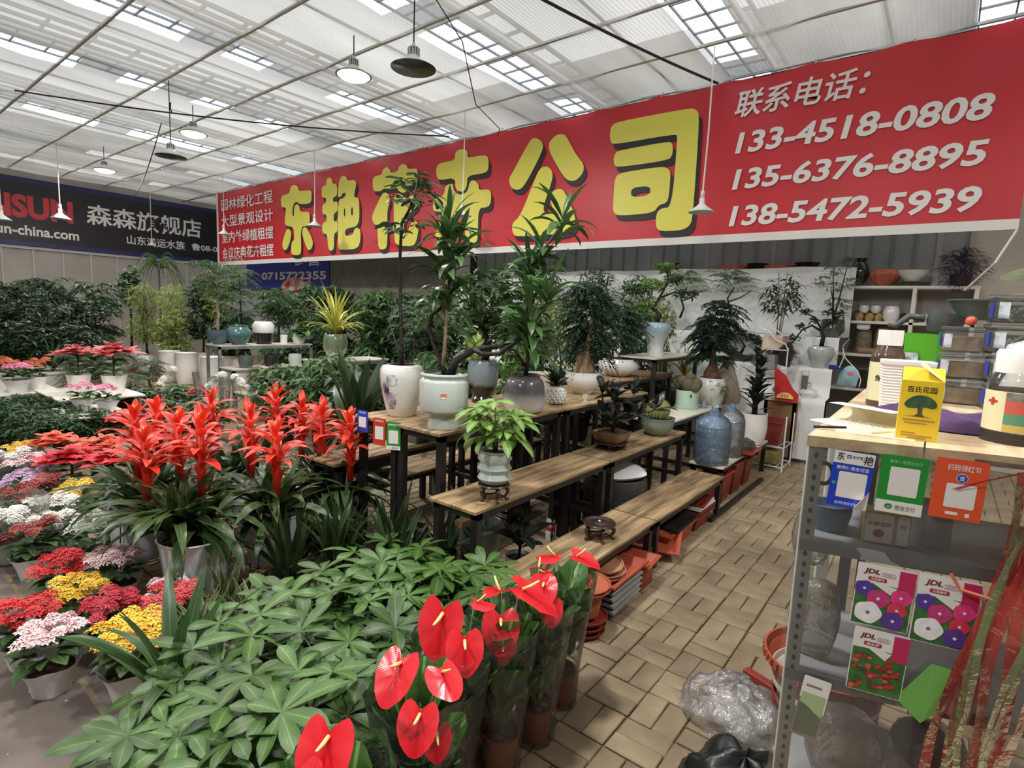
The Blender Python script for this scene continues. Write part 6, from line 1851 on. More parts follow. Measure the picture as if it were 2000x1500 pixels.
seed_packet('flower seed packet with small red flowers, below the other two', 0.157, 0.782, 0.13, 0.185, 'red', -0.022)
# boxes on the rack shelves
t = on_rack('pesticide_box', 'small white and gold pesticide box on the top rack shelf', 'box', 0.162, 1.002, 0.05)
G().bbox(0, 0.112, 0, 0.05, 0, 0.09, 0.002).obj('carton', M('gold_carton', (176, 150, 92), 0.4), t)
put_poly('white_label', [rect(0.004, 0.07, 0.004, 0.086)], m_white_print, t, -0.001)
put_poly('white_label', [rect(0.08, 0.108, 0.004, 0.086)], m_white_print, t, -0.001)
put_text('lettering', '杀蟑饵剂', m_black_print, t, 0.008, 0.066, 0.05, 0.064, -0.0016, 0.01)
put_text('lettering', '剂', m_black_print, t, 0.085, 0.1, 0.05, 0.064, -0.0016, 0.01)
put_poly('red_seal', [ell(0.037, 0.03, 0.013, 0.012)], M('seal_red', (150, 40, 44), 0.4), t, -0.0016)
t = on_rack('blue_tub', 'blue plastic tub at the left end of the top rack shelf', 'tub', 0.085, 1.002, 0.13)
O('tub_body', pot_mesh('tub_body', open_pot([(0.05, 0), (0.06, 0.05), (0.062, 0.075)]), M('dusty_blue', (74, 98, 124), 0.5), 20), t)
t = on_rack('metal_tin', 'plain grey tin on the top rack shelf beside the pesticide box', 'tin', 0.34, 1.002, 0.14)
O('tin_body', pot_mesh('tin_body', [(0.0001, 0), (0.05, 0), (0.052, 0.003), (0.052, 0.11), (0.05, 0.115), (0.0001, 0.115)], m_shelfgrey, 24), t)
t = on_rack('round_cup', 'dark ring hanging behind the film left of the blue card', 'ring', 0.045, 1.19, 0.02)
G().tube([(0.022 * math.cos(a), 0, 0.03 * math.sin(a)) for a in [2 * PI * i / 18 for i in range(19)]], 0.006, 6, False).obj('ring_body', m_black_steel, t, smooth=True)
# clear sacks of seed and folded bags behind the film
m_sack = CLEAR('clear_sack', (0.9, 0.89, 0.86), 0.15, 0.5, 0.35, 0.9, 18, (170, 160, 140))
def sack(label, x, z, y, w, h, d, seed, mat=None):
    r = random.Random(seed)
    t = on_rack('plastic_sack', label, 'plastic bag', x, z, y, 'clear bags on the rack')
    ph = [r.uniform(0, 6) for _ in range(4)]
    g = G().lathe([(0.0001, 0)] + [(0.5 * w * (0.75 + 0.25 * math.sin(PI * k / 7)), h * k / 7) for k in range(8)] + [(0.0001, h * 1.02)], 18, squash=d / w, wob=lambda a, q: 1 + 0.08 * math.sin(4 * a + ph[0] + 9 * q) + 0.05 * math.sin(7 * a + ph[1]))
    g.obj('sack_body', mat or m_sack, t, smooth=True)
sack('clear sack of pale granules behind the film, left of the red flower packet', 0.08, 0.605, 0.12, 0.13, 0.22, 0.1, 1)
sack('grey clear sack behind the film under the top shelf at left', 0.075, 0.74 + 0.08, 0.3, 0.12, 0.16, 0.1, 2)
sack('clear bag with brown contents on the bottom rack shelf', 0.2, 0.205, 0.15, 0.2, 0.2, 0.16, 3)
sack('clear bag of dark bulbs on the bottom rack shelf at right', 0.42, 0.205, 0.15, 0.2, 0.22, 0.16, 4)
t = on_rack('leaflet', 'pale green and white printed leaflet in a sleeve at the rack left edge', 'leaflet', 0.05, 0.6, -0.018, None, 0, 0.12)
flat_card(t, 0.07, 0.19, m_pk, 0.002, 'sheet')
put_poly('green_field', [rect(0.004, 0.066, -0.18, -0.05)], M('leaflet_green', (170, 196, 150), 0.5), t, -0.001)
put_poly('print_line', [rect(0.01, 0.05, -0.03, -0.024)], m_grey_print, t, -0.001)
t = on_rack('folded_bag', 'folded green and pink plastic bag hanging on the rack', 'plastic bag', 0.28, 0.72, -0.02, None, 0, 0.0)
g = G().add([(-0.01, 0, -0.12), (0.05, -0.01, -0.17), (0.09, -0.012, -0.12), (0.11, -0.01, -0.0), (0.06, 0, 0.0)], [(0, 1, 2, 3, 4)])
g.obj('green_sheet', M('bag_green', (112, 176, 84), 0.4), t)
G().add([(0.09, -0.012, -0.12), (0.15, -0.014, -0.14), (0.17, -0.01, 0.0), (0.11, -0.01, 0.0)], [(0, 1, 2, 3)]).obj('pink_sheet', M('bag_pink', (168, 110, 112), 0.4), t)
t = on_rack('dark_ball', 'dark round bulb sack behind the film, low on the rack', 'bag', 0.37, 0.36, 0.06)
O('ball_body', pot_mesh('ball_body', [(0.07 * math.sin(PI * k / 8) + 1e-4, 0.07 - 0.07 * math.cos(PI * k / 8)) for k in range(9)], M('dark_bulb', (78, 64, 62), 0.6), 16, wob=lambda a, z: 1 + 0.08 * math.sin(3 * a)), t)
# ribbons
m_ribr = CLEAR('red_ribbon_film', (0.85, 0.3, 0.28), 0.2, 0.4, 0.55, 0.6, 20, (196, 70, 66))
m_ribg = CLEAR('green_ribbon_film', (0.6, 0.72, 0.5), 0.15, 0.6, 0.5, 0.6, 20, (132, 156, 104))
def ribbon(label, pts, w, mat, group, cat='ribbon'):
    g = G()
    for k, (x, y, z) in enumerate(pts):
        a = 0.5 * math.sin(k * 1.3)
        g.v += [(x - w * math.cos(a), y - w * math.sin(a), z), (x + w * math.cos(a), y + w * math.sin(a), z)]; g.uv += [(0, 0), (1, 0)]
    for k in range(len(pts) - 1):
        g.f.append((2 * k, 2 * k + 1, 2 * k + 3, 2 * k + 2))
    me = g.mesh('ribbon', mat, True)
    return tag(O('hanging_ribbon', me, None, (RX, RY, 0), (0, 0, RA)), label, cat, group)
rr = random.Random(9)
for i, x in enumerate((0.455, 0.485, 0.51, 0.535, 0.56)):
    pts = [(x + 0.02 * math.sin(k * .7 + i) - 0.012 * k, -0.05 - 0.012 * i, 1.27 - 0.105 * k) for k in range(13)]
    ribbon(['leftmost', 'second', 'third', 'fourth', 'rightmost'][i] + ' red ribbon of the bundle hanging at the right edge', pts, 0.012 + 0.006 * (i % 2), m_ribr, 'red ribbons')
for i, x in enumerate((0.44, 0.475, 0.5, 0.545)):
    pts = [(x + 0.015 * math.sin(k * .9 + i * 2) - 0.014 * k * (1 if i % 2 else 0.4), -0.075 - 0.01 * i, 1.24 - 0.1 * k) for k in range(12)]
    ribbon(['leftmost', 'second', 'third', 'rightmost'][i] + ' green ribbon of the bundle hanging at the right edge', pts, 0.008, m_ribg, 'green ribbons')
ribbon('red film strip stretched from the orange card to the right edge', [(0.33, -0.036, 1.205), (0.38, -0.045, 1.235), (0.44, -0.055, 1.265), (0.52, -0.06, 1.3), (0.6, -0.06, 1.31)], 0.008, m_ribr, 'red ribbons')
tag(G().tube([(0.35, -0.03, 0.98), (0.37, -0.035, 0.945), (0.45, -0.06, 0.94), (0.6, -0.06, 0.935)], 0.004, 6).obj('red_string', M('red_string', (214, 110, 86), 0.5), None, (RX, RY, 0), (0, 0, RA)), 'thin red string tied across the rack beside the seed packets', 'string')

# ---- things on the counter
zt = 1.3
# yellow carton
t = thing('yellow_carton', 'tall yellow carton with a green tree picture and open flap', 'carton', (-0.035, 1.875, zt), math.radians(4))
m_yel = M('carton_yellow', (236, 204, 52), 0.45, (228, 194, 44), 6)
g = G(); g.box(-0.047, 0.047, 0, 0.075, 0, 0.165); 
g.add([(-0.047, 0, 0.165), (0.047, 0, 0.165), (0.047, 0.035, 0.2), (-0.047, 0.035, 0.2)], [(0, 1, 2, 3)])
g.obj('carton_body', m_yel, t)
G().add([(0.047, 0.0, 0.165), (0.047, 0.075, 0.165), (0.0, 0.03, 0.215), (-0.012, 0.0, 0.21)], [(0, 1, 2, 3)]).obj('open_flap', M('carton_cream', (228, 214, 160), 0.6), t)
G().add([(-0.047, 0.035, 0.2), (0.047, 0.035, 0.2), (0.047, 0.075, 0.165), (-0.047, 0.075, 0.165)], [(0, 1, 2, 3)]).obj('dark_inside', m_black_print, t)
put_text('lettering', '百氏花园', m_black_print, t, -0.033, 0.033, 0.133, 0.15, -0.001, 0.012)
m_tree = M('printed_tree', (62, 96, 66), 0.5, (40, 70, 50), 40)
put_poly('tree_crown', [chaikin([(-0.038, 0.098), (-0.03, 0.112), (-0.012, 0.126), (0.012, 0.126), (0.03, 0.116), (0.039, 0.1), (0.03, 0.09), (0.012, 0.094), (-0.01, 0.09), (-0.028, 0.088)], 2)], m_tree, t, -0.001)
put_poly('tree_trunk', [[(-0.006, 0.092), (0.006, 0.092), (0.005, 0.075), (0.012, 0.068), (0.034, 0.066), (-0.034, 0.066), (-0.012, 0.068), (-0.004, 0.075)]], M('printed_trunk', (84, 74, 56), 0.5), t, -0.0012)
for q in ((-0.036, 0.036, 0.054, 0.058), (-0.032, 0.02, 0.046, 0.049), (-0.036, -0.004, 0.018, 0.021), (-0.036, 0.034, 0.011, 0.014), (-0.02, 0.02, 0.005, 0.008)):
    put_poly('print_line', [rect(*q)], M('ochre_print', (176, 120, 70), 0.5), t, -0.001)
# notebook
t = thing('notebook', 'open notepad with a curled back page and handwriting', 'notebook', (-0.19, 1.98, zt), math.radians(-28))
m_page = M('notebook_page', (236, 228, 204), 0.7, (228, 218, 190), 8)
G().bbox(-0.1, 0.1, -0.075, 0.075, 0, 0.008, 0.002).obj('page_block', m_page, t)
g = G()
for i in range(11):
    a = PI * 1.1 * i / 10
    for s in (-0.1, 0.1):
        g.v.append((s, 0.075 + 0.042 * math.sin(a) - (0.0 if i < 8 else 0.018 * (i - 7)), 0.008 + 0.026 * (1 - math.cos(a)))); g.uv.append((0, 0))
for i in range(10):
    g.f.append((2 * i, 2 * i + 1, 2 * i + 3, 2 * i + 2))
g.obj('curled_pages', m_page, t, smooth=True)
put_g = G()
rr = random.Random(2)
for r_ in range(5):
    for k in range(7):
        x = -0.07 + 0.02 * k + rr.uniform(-.003, .003); y = 0.045 - 0.022 * r_
        put_g.tube([(x, y, 0.0086), (x + 0.006, y + 0.006, 0.0086), (x + 0.01, y - 0.003, 0.0086)], 0.0005, 3)
put_g.obj('handwriting', m_grey_print, t)
t = thing('loose_sheet', 'loose cream sheet under the notepad at the counter corner', 'paper', (-0.14, 1.9, zt), 0.1)
G().box(-0.09, 0.1, -0.06, 0.06, 0, 0.0015).obj('sheet', m_page, t)
# purple cloth
m_purple = M('purple_cloth', (66, 42, 80), 0.85, (84, 56, 98), 10, bump=0.3, bscale=60)
g = G()
n1, n2 = 26, 12
for j in range(n2 + 1):
    for i in range(n1 + 1):
        u_, v_ = i / n1, j / n2
        x = -0.2 + 0.4 * u_; y = -0.09 + 0.2 * v_ * (0.6 + 0.4 * math.sin(PI * u_)) + 0.02 * math.sin(7 * u_)
        edge = min(u_, 1 - u_, v_, 1 - v_)
        z = 0.004 + min(1, edge * 7) * (0.03 + 0.016 * math.sin(11 * u_ + 5 * v_) + 0.012 * math.sin(17 * v_ + 4 * u_) + 0.02 * math.exp(-((u_ - .75) ** 2 + (v_ - .6) ** 2) * 20))
        g.v.append((x, y, max(0.003, z))); g.uv.append((0, 0))
for j in range(n2):
    for i in range(n1):
        a = j * (n1 + 1) + i
        g.f.append((a, a + 1, a + n1 + 2, a + n1 + 1))
tag(g.obj('purple_cloth', m_purple, None, (-0.02, 2.2, zt), (0, 0, 0.1), smooth=True), 'crumpled purple cloth lying behind the yellow carton', 'cloth')
# ribbed white container
t = thing('ribbed_container', 'white ribbed plastic container behind the yellow carton', 'container', (-0.1, 2.5, zt), 0.1)
pr = [(0.0001, 0), (0.07, 0)]
for k in range(16):
    z = 0.006 + k * 0.0105
    pr += [(0.0735 + 0.0006 * k, z), (0.071 + 0.0006 * k, z + 0.005)]
pr += [(0.086, 0.178), (0.086, 0.19), (0.0001, 0.19)]
O('container_body', pot_mesh('container_body', pr, m_white_print, 24, sq=0.75, smooth=False, angle=None), t)
# dark bottle with white cap
def med_bottle(name, label, loc, r, h, liquid, lab, capmat, rz=0.0, caph=0.035):
    t = thing(name, label, 'bottle', loc, rz)
    O('bottle_body', pot_mesh('bottle_body', [(0.0001, 0), (r * .96, 0), (r, 0.006), (r, h * .62), (r * .92, h * .7), (r * .62, h * .8), (r * .6, h * .86), (0.0001, h * .86)], liquid, 28), t)
    O('bottle_cap', pot_mesh('bottle_cap', [(0.0001, h - caph), (r * .72, h - caph), (r * .74, h - caph + 0.004), (r * .72, h), (0.0001, h)], capmat, 28), t)
    g = G().lathe([(r + 0.0008, h * .08), (r + 0.0008, h * .58)], 28)
    g.f = g.f[:28]
    g.obj('paper_label', lab, t, smooth=True)
    return t
m_brownliq = M('brown_liquid_bottle', (70, 50, 40), 0.12, (92, 70, 58), 4, coat=0.6)
t = med_bottle('fertiliser_bottle', 'brown bottle with white cap and cream label behind the ribbed container', (-0.17, 2.62, zt), 0.058, 0.3, m_brownliq, M('cream_label', (226, 220, 178), 0.5), m_white_print, 0, 0.06)
curved_text('lettering', '鱼液', m_black_print, t, V3(-100), 0.0595, 0.1, 0.125, 0.045)
# big jar at right edge
t = thing('fertiliser_jar', 'big clear jar of dark granules with striped label at the right edge', 'jar', (0.185, 2.09, zt), 0)
m_jar = CLEAR('jar_plastic', (0.93, 0.9, 0.86), 0.06, 0.6, 0.05, 0.05, 6)
r, h = 0.078, 0.215
O('jar_body', pot_mesh('jar_body', [(0.0001, 0), (r * .96, 0), (r, 0.008), (r, h * .72), (r * .9, h * .86), (r * .78, h * .93), (r * .78, h)], m_jar, 32), t)
O('jar_contents', pot_mesh('jar_contents', [(0.0001, 0.004), (r * .93, 0.004), (r * .965, 0.012), (r * .965, h * .7), (0.0001, h * .72)], M('dark_granules', (58, 44, 38), 0.8, (84, 66, 54), 60), 28), t)
O('jar_lid', pot_mesh('jar_lid', [(0.0001, h - 0.02), (r * .84, h - 0.02), (r * .86, h + 0.035), (r * .8, h + 0.045), (0.0001, h + 0.045)], m_white_print, 32), t)
O('base_ring', pot_mesh('base_ring', [(0.0001, -0.0), (r * 1.01, 0.0), (r * 1.015, 0.03), (r * .99, 0.031)], M('dark_base', (52, 46, 44), 0.4), 32), t)
def band(parent, a0, a1, z0, z1, r, mat, name='label_band', n=10):
    g = G()
    for z in (z0, z1):
        for i in range(n + 1):
            a = V3(a0 + (a1 - a0) * i / n); g.v.append((r * math.cos(a), r * math.sin(a), z)); g.uv.append((0, 0))
    for i in range(n):
        g.f.append((i, i + 1, n + 2 + i, n + 1 + i))
    return g.obj(name, mat, parent, smooth=True)
band(t, -175, -30, 0.034, 0.145, r + 0.001, M('cream_label', (226, 220, 178), 0.5))
band(t, -118, -30, 0.12, 0.143, r + 0.0015, M('dark_photo', (70, 66, 60), 0.5, (140, 136, 128), 30))
band(t, -118, -30, 0.085, 0.12, r + 0.0015, M('coral_band', (206, 96, 84), 0.5))
band(t, -118, -30, 0.055, 0.085, r + 0.0015, M('teal_band', (92, 150, 118), 0.5))
band(t, -118, -30, 0.036, 0.055, r + 0.0015, M('ochre_band', (206, 180, 104), 0.5))
band(t, -152, -132, 0.112, 0.119, r + 0.0016, M('cross_red', (196, 50, 44), 0.5)); band(t, -145, -139, 0.105, 0.126, r + 0.0018, M('cross_red', (196, 50, 44), 0.5))
# white jerrycan with green cap
t = thing('white_jerrycan', 'large white plastic can with green cap behind the jar', 'plastic can', (0.27, 2.6, zt), 0.1)
O('can_body', pot_mesh('can_body', [(0.0001, 0), (0.1, 0), (0.105, 0.01), (0.105, 0.23), (0.095, 0.265), (0.05, 0.285), (0.045, 0.3), (0.0001, 0.3)], M('milky_plastic', (222, 228, 230), 0.35), 28, sq=0.6), t)
O('can_cap', pot_mesh('can_cap', [(0.0001, 0.298), (0.055, 0.298), (0.055, 0.33), (0.0001, 0.332)], M('lime_cap', (120, 200, 70), 0.4), 20), t)
# lime watering box with dark funnel lying in it
t = thing('lime_bucket', 'lime green square bucket with a printed label on the counter', 'bucket', (-0.07, 3.25, zt), -0.15)
O('bucket_body', pot_mesh('bucket_body', open_pot([(0.062, 0), (0.066, 0.01), (0.078, 0.28), (0.082, 0.29)], 0.005), M('lime_plastic', (96, 190, 50), 0.4), 24, sq=0.8), t)
put_poly('printed_label', [rect(-0.072, -0.008, 0.06, 0.2, 0.003)], M('label_photo', (214, 222, 220), 0.4, (70, 96, 92), 22), t, -0.083)
t = thing('dark_jug', 'charcoal watering jug lying tilted in the lime bucket', 'jug', (-0.03, 3.27, zt + 0.27), 0.2)
O('jug_body', pot_mesh('jug_body', open_pot([(0.05, 0), (0.07, 0.05), (0.075, 0.1)], 0.006), M('charcoal_plastic2', (72, 76, 76), 0.5), 20), t, (0, 0, 0.02), (0.0, 0.3, 0))
G().tube([(-0.06, 0, 0.09), (-0.12, 0, 0.1), (-0.17, 0, 0.05), (-0.2, 0, 0.055)], [0.018, 0.016, 0.014, 0.012], 8).obj('spout', M('charcoal_plastic2', (72, 76, 76), 0.5), t, smooth=True)
tag(O('red_bulb', pot_mesh('red_bulb', [(0.02 * math.sin(PI * k / 8) + 1e-4, 0.02 - 0.02 * math.cos(PI * k / 8)) for k in range(9)], M('coral_knob', (230, 96, 76), 0.4), 14), None, (0.075, 3.0, zt + 0.331)), 'small coral red knob beside the charcoal jug', 'knob')
# clear lidded boxes of seed and bark
m_box = CLEAR('box_plastic', (0.95, 0.95, 0.94), 0.06, 0.6, 0.08, 0.03, 6)
m_seeds = M('sunflower_seeds', (40, 36, 34), 0.6, (196, 188, 176), 55, contrast=(0.52, 0.6))
m_corkb = M('cork_pieces', (206, 172, 116), 0.8, (160, 124, 78), 24)
def seed_box(label, x, y, z, w, d, h, fill, rz=0.0):
    t = thing('lidded_box', label, 'plastic box', (x, y, z), rz, 'clear lidded boxes')
    G().bbox(-w / 2, w / 2, -d / 2, d / 2, 0, h * .82, 0.006).obj('box_body', m_box, t)
    G().bbox(-w / 2 + .006, w / 2 - .006, -d / 2 + .006, d / 2 - .006, 0.004, h * .62, 0.005).obj('box_contents', fill, t)
    G().bbox(-w / 2 - .006, w / 2 + .006, -d / 2 - .006, d / 2 + .006, h * .84, h * .98, 0.004).obj('box_lid', m_box, t)
    G().box(-w / 2 - .002, -w / 2 - .001, -d * .3, d * .1, h * .2, h * .7).obj('blue_label', m_cblue, t)
    G().box(-w * .46, -w * .3, -d / 2 - .002, -d / 2 - .001, h * .15, h * .7).obj('blue_label', M('box_label', (60, 80, 140), 0.5, (214, 220, 226), 20), t)
for i, (f_, lab) in enumerate(((m_corkb, 'clear box of cork pieces, lowest of the left stack'), (m_corkb, 'clear box of bark, second of the left stack'), (m_corkb, 'clear box of cork, top of the left stack beside the lime bucket'))):
    seed_box(lab, 0.065, 3.05, zt + 0.11 * i, 0.17, 0.14, 0.108, f_, 0.1)
for i, (f_, lab) in enumerate(((m_corkb, 'clear box with cork bark, lowest of the right stack'), (m_seeds, 'clear box of black and white seeds, second of the right stack'), (m_seeds, 'clear box of speckled seeds, third of the right stack'), (m_seeds, 'large clear box of sunflower seeds, top of the right stack'))):
    seed_box(lab, 0.235, 2.93, zt + 0.115 * i, 0.19 + 0.02 * (i > 1), 0.15, 0.113, f_, 0.12)
tag(O('green_lid', pot_mesh('green_lid', [(0.0001, 0), (0.05, 0), (0.05, 0.03), (0.0001, 0.032)], M('lime_cap', (120, 200, 70), 0.4), 20), None, (0.36, 2.75, zt + 0.34)), 'lime green round lid at the right edge beside the seed boxes', 'lid')
simple_pot('upturned_bowl', 'wide dark green grey basin tilted on the cork box stack', (0.1, 3.28, zt + 0.36), 0.06, 0.11, 0.09, M('slate_green', (84, 94, 90), 0.4), 'basin')
# large leaf plant behind
t = thing('potted_rubber_plant', 'grey green plant with one huge oval leaf at the upper right edge', 'potted plant', (0.42, 2.55, zt))
O('pot', pot_mesh('pot', open_pot([(0.07, 0), (0.09, 0.12), (0.094, 0.13)]), m_terrapot, 22), t); soil(t, 0.08, 0.115)
l_big = LEAF('grey_green_leaf', (132, 142, 120), (146, 154, 132), (150, 158, 136), rough=0.35, rand=0.1)
l_bigd = LEAF('dark_oval_leaf', (58, 78, 56), (72, 92, 66), (84, 102, 78), rough=0.35, rand=0.1)
bl = blade_mesh('leaf', l_big, 0.24, 0.13, 10, -20, 9, shape='ovate', fold=-0.12)
bl2 = blade_mesh('leaf', l_bigd, 0.15, 0.06, 20, -10, 8, shape='ovate', fold=0.1)
stem(t, [(0, 0, 0.1), (-0.02, 0, 0.3), (-0.05, 0.02, 0.5)], [0.008, 0.007, 0.005], m_greenstem, 'stem')
O('leaf', bl, t, (-0.06, 0.0, 0.5), (0.5, 0, V3(178)))
O('leaf', bl2, t, (-0.12, 0.02, 0.53), (0.3, -0.1, V3(170)), 0.8)
O('leaf', bl, t, (-0.02, 0, 0.4), (0.2, 0, V3(30)), 0.8); O('leaf', bl2, t, (0, 0, 0.45), (0.2, 0, V3(110)))
# stones and clips on the counter left edge, pen
tag(G().tube([(-0.28, 1.83, 1.306), (-0.2, 1.86, 1.312)], 0.004, 6).obj('pen', m_black_print), 'black pen under the curled notepad page', 'pen')

# ================================================================ floor things at lower right
for i, (z, r, mat, lab) in enumerate(((0.0, 0.17, m_terrad, 'dark red ridged basin, bottom of the pile behind the rack post'), (0.05, 0.175, m_terrad, 'second dark red ridged basin of the pile behind the rack post'),
                                      (0.11, 0.18, m_white_paint, 'lower white ribbed basin in the basin pile'), (0.15, 0.185, m_white_paint, 'upper white ribbed basin in the basin pile'),
                                      (0.19, 0.215, m_terra, 'large terracotta basin with beaded rim on top of the pile'))):
    h = 0.14 if i < 4 else 0.17
    t = thing('plastic_basin', lab, 'basin', (-0.22, 2.3, z), 0, 'round basins piled behind the rack')
    O('basin_body', pot_mesh('basin_body', open_pot([(r * .72, 0), (r * .75, 0.006), (r * .95, h * .8), (r * 1.0, h * .84), (r * 1.02, h)], 0.008), mat, 40, wob=lambda a, q, i=i: 1 + (0.012 * math.sin(20 * a) if i < 4 else 0)), t)
    if i == 4:
        bd = G()
        for k in range(44):
            a = 2 * PI * k / 44
            bd.box(r * 1.015, r * 1.035, -0.008, 0.008, h - 0.03, h - 0.005, rotz(a))
        bd.obj('beaded_rim', mat, t)
# crumpled clear plastic
m_crump = CLEAR('crumpled_film', (0.93, 0.92, 0.91), 0.2, 0.9, 0.2, 1.0, 24, (232, 228, 224))
def lump(name, label, cat, loc, rx, ry, h, mat, seed, amp=0.16, n=40, m=18, rz=0.0):
    r = np.random.default_rng(seed)
    g = G()
    ks = [(r.integers(2, 9), r.integers(1, 6), r.uniform(0, 6), r.uniform(0, 6)) for _ in range(7)]
    for j in range(m + 1):
        ph = PI / 2 * j / m
        for i in range(n):
            a = 2 * PI * i / n
            k = 1 + amp * sum(math.sin(p * a + c) * math.sin(q * ph * 2 + d) for p, q, c, d in ks) / 2.6
            g.v.append((rx * math.cos(ph) * math.cos(a) * k, ry * math.cos(ph) * math.sin(a) * k, max(0.002, h * math.sin(ph) * k))); g.uv.append((0, 0))
    for j in range(m):
        for i in range(n):
            b = (i + 1) % n
            g.f.append((j * n + i, j * n + b, j * n + n + b, j * n + n + i))
    o = g.obj(name, mat, None, loc, (0, 0, rz), smooth=True)
    return tag(o, label, cat)
lump('plastic_bag', 'crumpled clear plastic bag lying on the pavers before the basins', 'plastic bag', (-0.50, 2.22, 0), 0.22, 0.16, 0.17, m_crump, 5, 0.1, 56, 26)
lump('plastic_bundle', 'inner wad of crumpled grey plastic inside the clear bag', 'plastic wad', (-0.48, 2.22, 0), 0.15, 0.1, 0.1, M('grey_wad', (176, 170, 164), 0.4, (206, 202, 198), 14, bump=0.8, bscale=30), 8, 0.15, 30, 14)
lump('black_sack', 'black plastic sack at the bottom edge before the rack', 'sack', (-0.36, 1.78, 0), 0.22, 0.2, 0.2, M('black_sack', (24, 25, 25), 0.35, (34, 36, 36), 8, bump=0.4, bscale=14), 12, 0.12, 40, 18, 0.4)
tag(G().bbox(-0.1, 0.1, -0.02, 0.02, 0, 0.05, 0.004).obj('red_bar', m_terrad, None, (-0.46, 2.5, 0), (0, 0, -0.35)), 'dark red plastic strip lying behind the crumpled bag', 'strip')
tag(O('fallen_leaf', blade_mesh('fallen_leaf', l_bright, 0.06, 0.03, 25, -10, 4, shape='ovate'), None, (-0.5, 1.98, 0.03), (0, 0, 0.6)), 'small green leaf between the clear bag and the black sack', 'leaf')
# ================================================================ back wall: shelving, cloth backdrop
random.seed(71)
m_shelfw = M('white_shelf_board', (224, 222, 212), 0.5)
t = thing('display_shelf', 'tall white display shelf with pots along the back wall', 'shelf')
for z in (2.13, 1.7, 1.29, 0.85, 0.4):
    G().bbox(-4.4, 0.25, 8.15, 8.52, z - 0.035, z, 0.004).obj('shelf_board', m_shelfw, t)
for x in (-4.38, -2.8, -0.35, 0.22):
    for y in (8.17, 8.48):
        G().box(x - .02, x + .02, y - .02, y + .02, 0, 2.1).obj('post', m_shelfw, t)
G().box(-4.4, 0.25, 8.525, 8.535, 0.4, 2.1).obj('back_panel', M('shelf_back', (150, 146, 140), 0.6), t)
def jar_pot(name, label, x, z, prof, mat, cat='pot', y=8.32, group='pots on the back shelf', n=22, **k):
    return tag(O(name, pot_mesh(name, open_pot(prof, 0.008), mat, n, **k), None, (x, y, z)), label, cat, group)
m_dkpot = M('dark_brown_glaze', (44, 36, 34), 0.3, (60, 50, 46), 6); m_terrs = M('terracotta_shell', (190, 106, 78), 0.6, (170, 92, 66), 8)
vp = [(0.06, 0), (0.1, 0.08), (0.12, 0.18), (0.09, 0.27), (0.06, 0.31), (0.085, 0.35)]
jar_pot('dark_rim_vase', 'pale vase with dark flared rim above the cloth corner', -0.96, 2.13, vp, two_tone('dark_rim_glaze', (40, 38, 44), (30, 26, 26), 0, .3), 'vase')
for x, lab, pr, mt in ((-3.46, 'dark rimmed bowl above the cloth, farthest left on the top shelf', [(0.08, 0), (0.16, 0.2), (0.12, 0.3), (0.14, 0.35)], m_dkpot),
                       (-2.53, 'terracotta bowl rim above the cloth', [(0.12, 0), (0.22, 0.22), (0.24, 0.28)], m_terrs),
                       (-2.19, 'dark rimmed vase between two terracotta bowls above the cloth', [(0.1, 0), (0.15, 0.18), (0.1, 0.25), (0.15, 0.31)], m_dkpot),
                       (-1.9, 'second terracotta bowl rim above the cloth', [(0.12, 0), (0.19, 0.22), (0.2, 0.28)], m_terrs),
                       (-1.56, 'white vase with black rim above the cloth', [(0.1, 0), (0.17, 0.2), (0.12, 0.26), (0.16, 0.31)], m_dkpot)):
    jar_pot('shelf_vase', lab, x, 2.13, pr, mt, 'vase')
jar_pot('shell_bowl', 'terracotta fluted shell bowl lying on the top back shelf', -0.68, 2.13, [(0.06, 0), (0.13, 0.06), (0.16, 0.14), (0.13, 0.2)], m_terrs, 'bowl', 8.3, n=48, wob=lambda a, z: 1 + 0.05 * math.sin(14 * a))
jar_pot('white_basin', 'white oval basin on the top back shelf', -0.4, 2.19, [(0.08, 0), (0.15, 0.08), (0.17, 0.13)], m_porc, 'basin')
tag(G().box(-0.55, -0.22, 8.2, 8.45, 2.13, 2.18).obj('basin_rest', m_bark), 'dark scalloped rest under the white oval basin', 'stand')
# mid shelf pots
for x, r, h, mt, lab in ((-0.9, .05, .1, m_corkb, 'first straw coloured jar at the left of the middle back shelf'), (-0.79, .05, .1, m_corkb, 'second straw coloured jar on the middle back shelf'), (-0.69, .05, .1, m_corkb, 'third straw coloured jar on the middle back shelf')):
    jar_pot('straw_jar', lab, x, 1.7, [(r * .8, 0), (r, h * .5), (r * .8, h)], mt, 'jar')
for x, lab in ((-0.86, 'left white patterned cup standing on the straw jars'), (-0.73, 'right white patterned cup standing on the straw jars')):
    jar_pot('patterned_cup', lab, x, 1.805, [(.04, 0), (.06, .04), (.05, .09)], m_porc, 'cup', y=8.34)
jar_pot('white_jar', 'white barrel jar in the middle of the middle back shelf', -0.56, 1.7, [(.06, 0), (.085, .04), (.09, .12), (.07, .18), (.075, .19)], m_porc, 'jar', 8.26)
jar_pot('dark_jar', 'dark brown squat jar beside the white barrel jar', -0.4, 1.7, [(.05, 0), (.075, .05), (.06, .1), (.05, .11)], m_dkpot, 'jar', 8.28)
jar_pot('grey_bowl', 'pale grey round bowl right of the dark squat jar', -0.22, 1.7, [(.05, 0), (.09, .05), (.07, .1)], m_celadon, 'bowl', 8.28)
tag(G().bbox(-0.05, 0.06, 8.22, 8.36, 1.7, 1.78, .01).obj('camera_bag', m_black_print), 'small black bag at the right end of the middle back shelf', 'bag')
m_burl = M('burlap_sack', (112, 98, 84), 0.9, (140, 124, 106), 14, bump=0.6, bscale=40)
